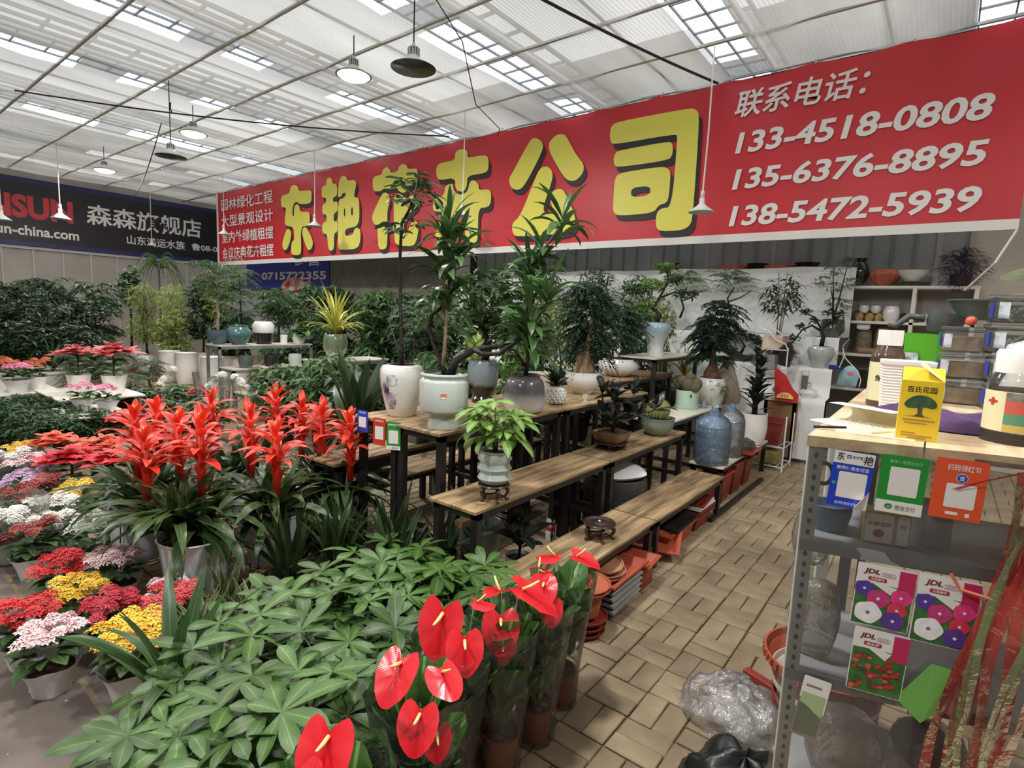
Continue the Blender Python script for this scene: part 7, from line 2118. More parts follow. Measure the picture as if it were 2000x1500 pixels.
for i, (x, h, lab) in enumerate(((-0.82, .3, 'left burlap bag on the lower back shelf'), (-0.62, .33, 'middle burlap bag on the lower back shelf'), (-0.46, .26, 'right burlap bag on the lower back shelf'))):
    jar_pot('burlap_bag', lab, x, 1.29, [(.085, 0), (.1, h * .3), (.09, h * .7), (.07, h)], m_burl, 'bag', 8.33, 'burlap bags', 14, wob=lambda a, z: 1 + 0.06 * math.sin(5 * a + 20 * z))
tag(G().bbox(-0.9, -0.76, 8.2, 8.32, 1.6, 1.66, .004).box(-.88, -.78, 8.21, 8.31, 1.59, 1.6).obj('white_carton', m_white_paint), 'small white carton on the left burlap bag', 'carton')
tag(G().tube([(-0.85, 8.2, 1.33), (-0.6, 8.18, 1.33)], 0.035, 10).obj('clay_roll', M('clay_pink', (168, 128, 104), 0.8)), 'pinkish clay roll lying before the burlap bags', 'clay')
for x, z, lab in ((-0.72, .85, 'dark crate on the second lowest back shelf at left'), (-0.3, .85, 'dark crate on the second lowest back shelf at right'), (-0.7, .4, 'dark crate on the lowest back shelf')):
    tag(O('dark_crate', tray_mesh(.3, .26, .24, m_dkpot), None, (x, 8.32, z)), lab, 'crate', 'dark crates')
simple_pot('patterned_pot', 'pale patterned pot on the second lowest back shelf', (-0.5, 8.3, .85), .06, .08, .14, M('pale_pattern', (178, 164, 148), .5, (120, 104, 92), 16))
# purple plume on top shelf
t = thing('purple_plume', 'fluffy dark purple dried flower plume on the top back shelf', 'dried flowers', (0.06, 8.2, 2.05))
stuff(O('plume', foliage_mesh('plume', LEAF('purple_plume', (66, 40, 76), (84, 54, 94), (70, 44, 80), rough=.8, rand=.3), n=900, size=(.21, .16, .26), L=.09, W=.006, k=2, seed=3), t, (0, 0, .28)))
O('basket', pot_mesh('basket', open_pot([(.09, 0), (.11, .12)], .008), m_dkpot, 16), t, (0, 0, .09))
# cloth backdrop
m_cloth = M('white_cloth', (238, 238, 236), 0.7, (226, 226, 224), 2.5, bump=0.3, bscale=3)
def drape(name, label, x0, x1, prof, n, amp, mat, seed, cat='cloth'):
    r = random.Random(seed)
    ks = [(r.uniform(1, 9), r.uniform(0, 6), r.uniform(.3, 1)) for _ in range(6)]
    g = G()
    m = len(prof)
    for i in range(n + 1):
        x = x0 + (x1 - x0) * i / n
        for j, (y, z) in enumerate(prof):
            a = amp * sum(w * math.sin(k * x + p + 1.7 * z * (1 + .3 * k)) for k, p, w in ks) / 3
            g.v.append((x, y - a * (0.2 if j == 0 else 1), z - (0.02 * abs(math.sin(x * 2.0)) if j == 0 else 0))); g.uv.append((0, 0))
    for i in range(n):
        for j in range(m - 1):
            k = i * m + j
            g.f.append((k, k + 1, k + m + 1, k + m))
    return tag(g.obj(name, mat, None, smooth=True), label, cat)
drape('backdrop_cloth', 'large white cloth hung as a backdrop before the back shelf', -6.6, -0.96, [(8.08, 2.37), (8.08, 2.28), (8.08, 2.18), (8.08, 2.06), (8.08, 1.94), (8.08, 1.82), (8.08, 1.7), (8.08, 1.58), (8.08, 1.48)], 150, 0.055, m_cloth, 5)
drape('step_cloth', 'white cloth draped over the stepped bench under the backdrop', -6.5, -1.0, [(8.05, 1.485), (7.66, 1.48), (7.65, 1.44), (7.66, 1.28), (7.65, 1.13), (7.36, 1.11), (7.35, 1.07), (7.36, .93), (7.35, .78), (7.12, .76), (7.1, .7), (7.12, .4), (7.1, .05)], 110, 0.02, m_cloth, 8)
t = thing('stepped_bench', 'stepped bench under the white cloth', 'bench')
for z, y0_, y1_ in ((1.45, 7.72, 8.04), (1.07, 7.42, 7.68), (.72, 7.18, 7.4)):
    G().bbox(-6.4, -1.05, y0_, y1_, z - .03, z, .003).obj('bench_board', m_plank, t)
    for x in (-6.3, -4.6, -2.9, -1.1):
        G().box(x - .02, x + .02, y0_ + .05, y0_ + .09, 0, z - .03).obj('bench_post', m_black_steel, t)

# ---- plants on the steps
def soilpot(t, prof, mat, rs, zs, n=22, **k):
    O('pot', pot_mesh('pot', open_pot(prof, .01), mat, n, **k), t)
    soil(t, rs, zs)
m_dgreen = M('dark_green_glaze', (52, 66, 56), .2, (70, 84, 72), 6, coat=.5)
t = thing('potted_tree', 'wispy tree with several thin stems in dark green pot on the upper cloth step', 'potted plant', (-1.12, 7.84, 1.485))
soilpot(t, [(.08, 0), (.14, .08), (.13, .2), (.11, .22)], m_dgreen, .1, .2)
for a, h in ((0.3, .95), (2.2, .8), (4.1, .6)):
    stem(t, [(0, 0, .2), (.04 * math.cos(a), .02 * math.sin(a), .45), (.1 * math.cos(a), .04 * math.sin(a), h)], [.012, .009, .004], m_bark, 'trunk', 6)
for k, (x, z) in enumerate(((.1, .9), (-.08, .8), (-.02, .6), (.14, .66), (-.16, .68), (.0, .42), (.12, .4))):
    stuff(O('foliage', foliage_mesh('wisp', l_soft, n=36, size=(.14, .12, .07), L=.05, W=.014, k=3, seed=17), t, (x, random.uniform(-.05, .05), z), (0, 0, k)))
t = thing('potted_bonsai', 'black branched bonsai trailing left in pale grey lobed vase', 'potted plant', (-1.16, 7.48, 1.115))
soilpot(t, [(.06, 0), (.08, .01), (.13, .12), (.15, .2), (.13, .25), (.11, .26)], M('grey_crackle_glaze', (164, 176, 174), .2, (190, 198, 194), 5, coat=.6), .1, .24, 32, wob=lambda a, z: 1 - .05 * abs(math.sin(a * 4)))
stem(t, [(0, 0, .24), (.01, 0, .36), (-.02, 0, .46), (.08, 0, .55), (.16, .02, .62)], [.028, .024, .02, .014, .008], m_blackbark)
stem(t, [(-.02, 0, .44), (-.12, -.02, .5), (-.22, -.03, .44), (-.3, -.04, .3), (-.36, -.04, .22)], [.016, .013, .011, .008, .005], m_blackbark, 'branch')
stem(t, [(-.02, 0, .46), (-.1, 0, .6), (-.2, 0, .64)], [.012, .01, .006], m_blackbark, 'branch')
for k, (x, z) in enumerate(((.16, .64), (.05, .66), (-.2, .66), (-.1, .56), (-.3, .34), (-.36, .22), (-.24, .48), (.1, .56))):
    stuff(O('foliage', foliage_mesh('bons3', l_bonsai, n=16, size=(.08, .08, .03), L=.05, W=.022, k=4, droop=-.1, seed=19), t, (x, -.03, z), (0, 0, k)))
t = thing('potted_bamboo', 'upright bamboo with bare canes in dark pot before the cloth', 'potted plant', (-1.66, 7.55, 1.115))
soilpot(t, [(.07, 0), (.11, .05), (.12, .14), (.1, .18)], m_dgreen, .09, .165)
for a in range(5):
    stem(t, [(.02 * math.cos(a), .02 * math.sin(a), .16), (.04 * math.cos(a * 1.3), .02, .7), (.09 * math.cos(a * 1.3), .03 * math.sin(a), 1.15)], [.007, .006, .003], M('tan_cane', (150, 128, 108), .5), 'cane', 5)
stuff(O('foliage', foliage_mesh('bam1', l_deep, n=120, size=(.26, .2, .28), L=.12, W=.02, k=3, droop=.3, seed=23), t, (0, 0, .85)))
stuff(O('foliage', foliage_mesh('bam1b', l_deep, n=50, size=(.12, .12, .12), L=.05, W=.02, k=3, seed=24), t, (.02, 0, .2)))
t = thing('potted_bonsai', 'low flat bonsai silhouetted on the cloth step left of the bamboo', 'potted plant', (-2.1, 7.55, 1.115))
soilpot(t, [(.1, 0), (.16, .06), (.17, .09)], m_dkpot, .14, .08)
stem(t, [(0, 0, .08), (.05, 0, .2), (-.04, 0, .32)], [.022, .016, .008], m_blackbark)
for k, (x, z) in enumerate(((-.05, .36), (-.2, .3), (.12, .32), (.25, .26), (-.3, .22))):
    stuff(O('foliage', foliage_mesh('bons4', l_bonsai, n=36, size=(.14, .12, .05), L=.06, W=.024, k=4, droop=-.1, seed=29), t, (x, 0, z), (0, 0, k)))
for x, h, lab, mat_ in ((-2.4, .95, 'light green feathery tree before the cloth, middle', l_soft), (-3.05, .9, 'light green feathery tree before the cloth, behind the blue vase', l_soft)):
    t = thing('potted_tree', lab, 'potted plant', (x, 7.8, 1.485))
    soilpot(t, [(.09, 0), (.14, .1), (.13, .16)], m_celadon, .11, .145)
    stem(t, [(0, 0, .14), (.05, 0, .3), (0, 0, .45), (.08, 0, .6)], [.018, .015, .012, .007], m_blackbark)
    stem(t, [(0, 0, .4), (.16, 0, .46), (.3, 0, .55)], [.011, .009, .005], m_blackbark, 'branch')
    stuff(O('fronds', frond_mesh('fth', l_fsoft := LEAF('pale_feathery_leaf', (106, 130, 88), (124, 146, 104), (130, 150, 112), rough=.5, rand=.3), nf=26, R=.4, rise=.2, drop=.06, nl=20, L=.07, W=.011, seed=41, hmin=0, hmax=.25), t, (.03, 0, .5)))
for x, s, lab in ((-3.6, 1.0, 'wispy bamboo before the cloth behind the caudex tree'), (-4.3, 1.1, 'wispy bamboo before the cloth behind the dracaena'), (-5.2, 1.1, 'tall bamboo at the left end of the cloth')):
    t = thing('potted_bamboo', lab, 'potted plant', (x, 7.5, 1.115))
    soilpot(t, [(.08, 0), (.12, .1), (.12, .16)], m_porc, .1, .145)
    for a in range(5):
        stem(t, [(.02 * math.cos(a), .02 * math.sin(a), .14), (.1 * math.cos(a * 1.3), .05, .6 * s), (.2 * math.cos(a * 1.3), .05, 1.05 * s)], [.007, .006, .003], m_greenstem, 'cane', 5)
    stuff(O('foliage', foliage_mesh('bam2', l_green, n=220, size=(.38, .3, .4), L=.12, W=.022, k=3, droop=.3, seed=43), t, (0, 0, .75 * s), (0, 0, x), s))
for x, y, z, lab, r, mt in ((-1.2, 7.25, .765, 'white round bowl on the lowest cloth step', .1, m_porc), (-1.5, 7.22, .765, 'teal flat bowl beside the white bowl on the cloth step', .1, M('teal_glaze', (70, 110, 108), .2, coat=.5))):
    jar_pot('small_bowl', lab, x, z, [(r * .5, 0), (r, r * .6), (r * .8, r)], mt, 'bowl', y, 'small bowls on the cloth')
t = thing('potted_plant', 'small feathery green plant on the middle cloth step', 'potted plant', (-1.52, 7.46, 1.0))
t.location.z = 1.115
soilpot(t, [(.05, 0), (.07, .08)], m_dkpot, .05, .07, 16)
stuff(O('foliage', frond_mesh('smf', l_soft, nf=20, R=.16, rise=.12, drop=.05, nl=12, L=.04, W=.008, seed=47, hmin=0, hmax=.1), t, (0, 0, .08)))
tag(G().bbox(-.05, .05, -.03, .03, 0, .05, .008).bbox(.03, .1, -.02, .02, 0, .025, .004).obj('blue_stapler', M('navy_plastic', (34, 46, 120), .4), None, (-1.0, 7.42, 1.115), (0, 0, .3)), 'dark blue plastic tool on the cloth step right of the grey vase', 'tool')
# face mask hanging at the cloth corner
t = thing('face_mask', 'light blue face mask hanging by white cords at the cloth corner', 'face mask', (-0.86, 7.5, 1.05))
g = G()
for j in range(7):
    for i in range(9):
        u_, v_ = i / 8, j / 6
        g.v.append((-.1 + .2 * u_ + .02 * v_, -.05 * math.sin(PI * u_) * math.sin(PI * v_), -.12 + .24 * v_ * (.6 + .4 * math.sin(PI * u_)) )); g.uv.append((0, 0))
for j in range(6):
    for i in range(8):
        a = j * 9 + i
        g.f.append((a, a + 1, a + 10, a + 9))
g.obj('mask_cloth', M('mask_blue', (136, 184, 200), .7, (166, 200, 210), 10), t, smooth=True)
put_poly('pink_patch', [ell(.03, .03, .035, .025)], M('mask_pink', (226, 110, 130), .6), t, -.056)
G().tube([(-.1, 0, .05), (-.06, 0, .2), (-.08, 0, .34), (-.04, 0, .2), (.1, 0, .06), (.14, 0, -.04), (.13, 0, -.12)], .006, 5).obj('ear_cord', m_white_print, t)
G().tube([(-.08, 0, .34), (-.08, .5, .42)], .004, 4).obj('hook', m_white_print, t)
# ---- brown cabinet, wire rack, red bag
t = thing('small_cabinet', 'brown side cabinet with white top at the end of the aisle', 'cabinet', (-1.62, 7.0, 0))
G().bbox(0, .35, 0, .55, .25, .72, .004).obj('cabinet_body', M('tan_board', (156, 118, 82), .6, (138, 102, 70), 4), t)
G().bbox(-.02, .37, -.03, .58, .72, .765, .006).obj('cabinet_top', m_whiteboard, t)
for x, y in ((0, 0), (.31, 0), (0, .51), (.31, .51)):
    G().box(x, x + .04, y, y + .04, 0, .72).obj('post', m_black_steel, t)
t = thing('wire_shelf', 'white wire shelf with papers standing on the brown cabinet', 'wire shelf', (-1.75, 7.0, .765))
for x, y in ((0, 0), (.33, 0), (0, .5), (.33, .5)):
    G().tube([(x, y, 0), (x, y, .58)], .008, 6).obj('wire_post', m_white_print, t)
for z in (.3, .55):
    g = G()
    for k in range(8):
        g.tube([(.33 * k / 7, 0, z), (.33 * k / 7, .5, z)], .004, 4)
    g.tube([(0, 0, z), (.33, 0, z), (.33, .5, z), (0, .5, z), (0, 0, z)], .006, 5)
    g.obj('wire_tier', m_white_print, t)
G().tube([(.33, 0, .55), (.3, .0, .62), (.2, 0, .66), (.1, 0, .76), (0, 0, .8)], .008, 6).obj('curved_rail', m_white_print, t, smooth=True)
G().tube([(.33, .5, .55), (.3, .5, .62), (.2, .5, .66), (.1, .5, .76), (0, .5, .8)], .008, 6).obj('curved_rail', m_white_print, t, smooth=True)
tag(G().bbox(-1.72, -1.5, 7.05, 7.4, 1.32, 1.48, .004).obj('paper_box', M('cream_box', (224, 214, 186), .6, (206, 160, 150), 5)), 'cream printed paper box on the wire shelf', 'box')
tag(G().bbox(-1.72, -1.56, 7.05, 7.2, 1.075, 1.25, .004).obj('grey_books', m_shelfgrey), 'grey stack of papers on the lower wire tier', 'papers')
tag(G().add([(-1.52, 7.0, 1.33), (-1.42, 7.02, 1.42), (-1.36, 7.0, 1.3), (-1.4, 7.0, 1.12), (-1.5, 7.02, 1.14), (-1.52, 7.1, 1.33), (-1.42, 7.12, 1.42), (-1.36, 7.1, 1.3), (-1.4, 7.1, 1.12), (-1.5, 7.12, 1.14)], [(0, 1, 2, 3, 4), (9, 8, 7, 6, 5), (0, 5, 6, 1), (1, 6, 7, 2), (2, 7, 8, 3), (3, 8, 9, 4), (4, 9, 5, 0)]).obj('black_cloth', m_black_print), 'folded black cloth on the wire shelf', 'cloth')
t = thing('red_bag', 'red bag with yellow lettering hanging over the cabinet edge', 'bag', (-1.42, 6.93, .77))
g = G()
P_ = [(-.1, .34), (.02, .26), (.1, .12), (.17, .05), (.17, -.04), (-.06, -.03), (-.08, .1)]
g.add([(x, -.02 + .015 * math.sin(9 * x), z) for x, z in P_] + [(x, .03, z) for x, z in P_], [tuple(range(7)), tuple(range(13, 6, -1))] + [(i, (i + 1) % 7, 7 + (i + 1) % 7, 7 + i) for i in range(7)])
g.obj('bag_cloth', M('bag_red', (206, 40, 48), .5, (190, 30, 40), 6), t)
put_poly('yellow_emblem', [[(.04 + .09 * math.cos(a), .0 + .07 * math.sin(a)) for a in [PI * i / 12 for i in range(13)]]], M('bag_yellow', (240, 214, 120), .5), t, -.04)
for q in ((.0, .012), (.03, .04), (.058, .068)):
    put_poly('emblem_stroke', [[(q[0], .012), (q[1], .012), (q[1] + .01, .05), (q[0] + .01, .05)]], M('bag_red2', (206, 40, 48), .5), t, -.043)
t = thing('white_device', 'white and grey box device behind the red bag', 'device', (-1.3, 7.3, .767))
G().bbox(0, .06, 0, .08, .02, .25, .004).obj('grey_body', M('device_grey', (108, 104, 102), .5), t); G().bbox(0, .07, 0, .08, .25, .32, .006).obj('white_head', m_white_paint, t); G().tube([(.06, .04, .0), (.1, .04, .0), (.1, .04, .18), (.06, .04, .18)], .01, 5).obj('white_frame', m_white_paint, t)
t = thing('small_wire_rack', 'small white wire rack with red boxes at the aisle side', 'wire rack', (-1.62, 6.5, 0))
for x, y in ((.02, 0), (.36, 0), (.02, .4), (.36, .4)):
    G().tube([(x, y, 0), (x, y, .62)], .008, 6).obj('wire_post', m_white_print, t)
for z in (.05, .27):
    g = G()
    for k in range(6):
        g.tube([(.02 + .34 * k / 5, 0, z), (.02 + .34 * k / 5, .4, z)], .004, 4)
    g.tube([(.02, 0, z), (.36, 0, z), (.36, .4, z), (.02, .4, z), (.02, 0, z)], .006, 5)
    g.obj('wire_tier', m_white_print, t)
tag(O('terracotta_planter', tray_mesh(.26, .34, .26, m_terrad), None, (-1.43, 6.7, .278)), 'dark red planter on the small wire rack', 'planter', 'red brown planters')
tag(G().bbox(-.1, .1, -.12, .12, 0, .14, .01).obj('yellow_sack', M('yellow_sack', (180, 170, 80), .6, (120, 110, 70), 6), None, (-1.43, 6.68, .058)), 'dull yellow sack at the bottom of the small wire rack', 'sack')
t = thing('sack_cover', 'crumpled beige sack leaning behind the spiky plant', 'sack', (-2.0, 6.72, .66))
O('sack_body', pot_mesh('sack_body', [(0.0001, 0), (.16, 0), (.17, .1), (.12, .3), (.05, .5), (0.0001, .55)], M('beige_sack', (176, 164, 146), .8, (150, 138, 120), 5, bump=.4, bscale=8), 20, wob=lambda a, z: 1 + .08 * math.sin(4 * a + 6 * z)), t)
t = thing('potted_yucca', 'yellow green grassy plant behind the feathery tree in the lobed pot', 'potted plant', (-2.6, 6.7, .0))
t.location = (-2.62, 7.0, 0.7)
soilpot(t, [(.08, 0), (.1, .2)], m_terrapot, .08, .18)
yl = strap_set('leaf', l_yellow, [(.45, .026, 80, 40, 6), (.42, .026, 65, 0, 6), (.4, .024, 50, -30, 6)])
rosette(t, yl, 26, (0, 0, .18), (0, .04), (.8, 1.2))
G().box(-2.72, -2.52, 6.9, 7.1, 0, .7).obj('block', m_dkpot, None)
bpy.data.objects['block'].name = 'plant_block'; tag(bpy.data.objects['plant_block'], 'dark block under the yellow green grassy plant', 'block')

# ================================================================ metal racks, left
def metal_rack(label, x0, y0, y1, tiers, board, mat=m_grey_steel):
    t = thing('metal_rack', label, 'plant rack', (0, 0, 0), 0, 'grey steel step racks')
    for (xa, xb, z) in tiers:
        G().bbox(xb, xa, y0, y1, z - .02, z, .003).obj('shelf_board', board, t)
        fr = G().box(xb, xa, y0, y0 + .03, z - .055, z - .02); fr.box(xb, xa, y1 - .03, y1, z - .055, z - .02); fr.box(xa - .03, xa, y0, y1, z - .055, z - .02); fr.box(xb, xb + .03, y0, y1, z - .055, z - .02)
        fr.obj('shelf_frame', mat, t)
        for y in (y0, y1 - .035):
            for x in (xa - .035, xb):
                G().box(x, x + .035, y, y + .035, 0, z - .02).obj('post', mat, t)
    return t
m_ply = M('grey_ply', (176, 168, 156), .6, (196, 188, 174), 4, stretch=(4, .8, 4))
metal_rack('grey steel step rack with teal pots at the left', 0, 3.55, 5.0, [(-7.95, -8.35, 1.0), (-7.55, -7.95, .7), (-7.15, -7.55, .4)], m_ply)
metal_rack('grey steel rack under the yellow striped plant', 0, 3.75, 4.75, [(-5.75, -6.2, .95), (-5.35, -5.75, .6), (-4.95, -5.35, .3)], m_ply)
metal_rack('low grey rack behind the nearest plank stand', 0, 4.0, 5.6, [(-3.9, -4.3, .8), (-3.6, -3.9, .45)], m_ply)
m_teal = M('teal_crackle_glaze', (84, 124, 118), .18, (60, 92, 96), 5, coat=.6)
def rpot(name, label, x, y, z, prof, mat, cat='pot', group='pots on the steel racks', **k):
    return tag(O(name, pot_mesh(name, open_pot(prof, .01), mat, 24, **k), None, (x, y, z)), label, cat, group)
rpot('teal_pot', 'round teal glazed pot at the front of the steel rack', -8.1, 3.9, 1.0, [(.09, 0), (.17, .12), (.175, .18), (.12, .26), (.13, .28)], m_teal)
t = thing('potted_tree', 'twisted pale trunk tree in blue grey bowl at the steel rack corner', 'potted plant', (-8.2, 3.66, 1.0))
soilpot(t, [(.07, 0), (.14, .1), (.15, .2)], M('blue_grey_glaze', (78, 100, 112), .25, coat=.4), .13, .18)
stem(t, [(0, 0, .18), (-.02, 0, .3), (.03, 0, .42), (-.03, 0, .56), (.02, 0, .7)], [.025, .022, .018, .016, .01], m_palebark)
stuff(O('fronds', frond_mesh('asp4', l_soft, nf=40, R=.45, rise=.25, drop=.1, nl=18, L=.09, W=.016, seed=53, hmin=0, hmax=.5), t, (0, 0, .6)))
rpot('white_dark_jar', 'jar with dark base and white lobed top on the steel rack', -8.15, 4.3, 1.0, [(.1, 0), (.13, .03), (.14, .16), (.15, .18), (.16, .28), (.12, .34)], two_tone('white_over_black', (36, 36, 36), (232, 230, 224), .165, .175, .2), 'jar')
rpot('small_white_cup', 'small white cup at the end of the upper rack shelf', -8.1, 4.6, 1.0, [(.05, 0), (.055, .14)], m_porc, 'cup')
for x, y, z, lab, k in ((-7.7, 3.8, .7, 'grey tub on the middle steel shelf', 0), (-7.75, 4.2, .7, 'black tub on the middle steel shelf', 1), (-7.7, 4.55, .7, 'pale green vase on the middle steel shelf', 2), (-7.3, 4.6, .4, 'silver cup on the low steel shelf', 3)):
    rpot('rack_pot', lab, x, y, z, [(.08, 0), (.1, .1), (.09, .17)], [m_slate, m_nurs, m_celadon, m_lamp_alu][k])
def leafy(label, x, y, z, pot, rp, n, meshes, sc, zz, name='potted_plant', cat='potted plant', group=None, jit=.05):
    t = thing(name, label, cat, (x, y, z), random.uniform(0, 6), group)
    O('pot', pot, t); soil(t, rp, zz - .02)
    for i in range(n):
        a = i * 2.4
        O('leaf', random.choice(meshes), t, (random.uniform(-jit, jit), random.uniform(-jit, jit), zz + random.uniform(0, .08)), (random.uniform(-.2, .2), random.uniform(-.3, .2), a), sc * random.uniform(.8, 1.15))
    return t
wsq = pot_mesh('pot', open_pot([(.07, 0), (.085, .14)]), m_porc, 20, sq=.8)
wrd = pot_mesh('pot', open_pot([(.07, 0), (.1, .08), (.09, .15)]), m_porc, 20)
leafy('small leafy plant in square white pot on the low steel shelf', -7.35, 3.95, .4, wsq, .07, 18, pach, .8, .13)
leafy('small dark plant in white cup on the low steel shelf end', -7.35, 4.45, .4, wrd, .07, 16, fic_l, .9, .13)
leafy('broad leaved plant in white bowl at the far end of the upper rack shelf', -8.1, 4.85, 1.0, wrd, .08, 14, heart_l, 1.2, .14)
leafy('fern like plant in grey box planter between the racks', -6.6, 4.5, .6, pot_mesh('pot', open_pot([(.16, 0), (.18, .2)]), m_slate, 20, sq=.8), .15, 24, strap_dk, .6, .2)
tag(G().box(-6.8, -6.4, 4.3, 4.7, 0, .6).obj('rack_block', m_grey_steel), 'grey metal block under the box planter', 'block')
# yellow striped plant in ribbed green pot
t = thing('potted_spider_plant', 'yellow striped grassy plant in ribbed green glazed pot', 'potted plant', (-5.98, 4.08, .95))
O('pot', pot_mesh('pot', open_pot([(.07, 0), (.075, .02), (.1, .04), (.15, .14), (.158, .22), (.14, .3), (.125, .32)]), two_tone('green_drip', (176, 180, 160), (112, 130, 100), .02, .18, .15, .3), 40, wob=lambda a, z: 1 - .06 * abs(math.sin(a * 5))), t)
soil(t, .12, .3)
yl2 = strap_set('leaf', l_yellow, [(.62, .03, 84, 60, 7), (.6, .03, 70, 30, 7), (.55, .03, 60, -10, 7), (.5, .028, 40, -45, 7)])
rosette(t, yl2, 70, (0, 0, .3), (0, .03), (.8, 1.15))
rosette(t, yl2[3:], 5, (.05, -.08, .02), (0, .03), (.5, .6))
# big dark bird's nest plant behind the vase
t = thing('potted_birds_nest', 'large dark broad leaved plant behind the painted white vase', 'potted plant', (-3.75, 2.75, 0))
soilpot(t, [(.12, 0), (.16, .3)], m_nurs, .14, .28)
nest = strap_set('leaf', l_dark, [(.95, .13, 82, 60, 8), (.9, .12, 70, 40, 8), (.85, .12, 60, 15, 8)], shape='obov', fold=.2)
rosette(t, nest, 18, (0, 0, .3), (0, .05), (.8, 1.05))
t = thing('potted_dieffenbachia', 'bright yellow green variegated plant behind the painted vase', 'potted plant', (-3.75, 4.2, .8))
soilpot(t, [(.08, 0), (.1, .15)], m_nurs, .085, .135)
die = strap_set('leaf', l_variegd, [(.26, .12, 70, 25, 7), (.26, .12, 45, 0, 7), (.24, .11, 80, 50, 7)], shape='ovate', fold=.15)
for i in range(18):
    O('leaf', random.choice(die), t, (random.uniform(-.05, .05), random.uniform(-.05, .05), .2 + .018 * i), (random.uniform(-.2, .2), 0, i * 2.4), random.uniform(.8, 1.1))

# ================================================================ background shrubs
FM = {
 'broad': lambda: foliage_mesh('b_broad', l_green, n=150, size=(.5, .5, .5), L=.16, W=.055, k=6, droop=.25, seed=101),
 'broad2': lambda: foliage_mesh('b_broad2', l_deep, n=150, size=(.5, .5, .5), L=.17, W=.06, k=6, droop=.3, seed=102),
 'bright': lambda: foliage_mesh('b_bright', l_bright, n=130, size=(.5, .5, .5), L=.15, W=.05, k=5, droop=.2, seed=103),
 'bamboo': lambda: foliage_mesh('b_bamboo', l_lime, n=330, size=(.5, .5, .5), L=.17, W=.026, k=3, droop=.35, seed=104),
 'feather': lambda: frond_mesh('b_feather', l_soft, nf=46, R=.52, rise=.25, drop=.2, nl=22, L=.11, W=.016, seed=105, hmin=-.4, hmax=.3),
 'dpalm': lambda: frond_mesh('b_palm', l_deep, nf=40, R=.62, rise=.3, drop=.3, nl=22, L=.2, W=.026, seed=106, hmin=-.45, hmax=.2),
 'gpalm': lambda: frond_mesh('b_gpalm', l_green, nf=36, R=.6, rise=.3, drop=.25, nl=22, L=.18, W=.024, seed=107, hmin=-.45, hmax=.2),
 'dense': lambda: foliage_mesh('b_dense', l_deep, n=330, size=(.5, .5, .5), L=.1, W=.045, k=4, droop=.1, seed=108),
 'lime': lambda: foliage_mesh('b_lime', l_lime, n=170, size=(.5, .5, .5), L=.13, W=.04, k=5, droop=.2, seed=109),
}
spot_pot = {'white': pot_mesh('pot', open_pot([(.12, 0), (.17, .08), (.21, .25), (.2, .36), (.17, .4), (.18, .42)]), m_porc, 24), 'black': pot_mesh('pot', open_pot([(.13, 0), (.17, .3), (.18, .32)]), m_nurs, 20),
            'tall': pot_mesh('pot', open_pot([(.14, 0), (.18, .3), (.17, .5), (.18, .52)]), m_porc, 24), 'terra': pot_mesh('pot', open_pot([(.13, 0), (.18, .3), (.19, .33)]), m_terrapot, 20)}
potz = {'white': .4, 'black': .3, 'tall': .5, 'terra': .31}
def shrub(kind, x, y, h, w, label, pot='black', z0=0.0, low=.0, name='potted_shrub', trunk=m_bark, cone=1.0):
    t = thing(name, label, 'potted plant', (x, y, z0), random.uniform(0, 6), 'background shrubs')
    O('pot', spot_pot[pot], t); soil(t, .15, potz[pot] - .02)
    b = potz[pot] + low
    fh = (h - b)
    n = 2 if fh > 1.0 else 1
    for k in range(2 if kind in ('bamboo', 'lime') else 1):
        stem(t, [(0.03 * k, 0, potz[pot] - .03), (.04 - .1 * k, .02, b + fh * .4), (-.02 + .06 * k, .0, b + fh * .8)], [.022, .016, .008], trunk)
    for k in range(n):
        s = fh / n * 1.05
        o = O('foliage', FM[kind](), t, (random.uniform(-.08, .08), random.uniform(-.08, .08), b + s * (.5 + k * .92)), (0, 0, random.uniform(0, 6)), (w * (1 - .15 * k), w * (1 - .15 * k), s * 1.05))
        stuff(o)
    return t
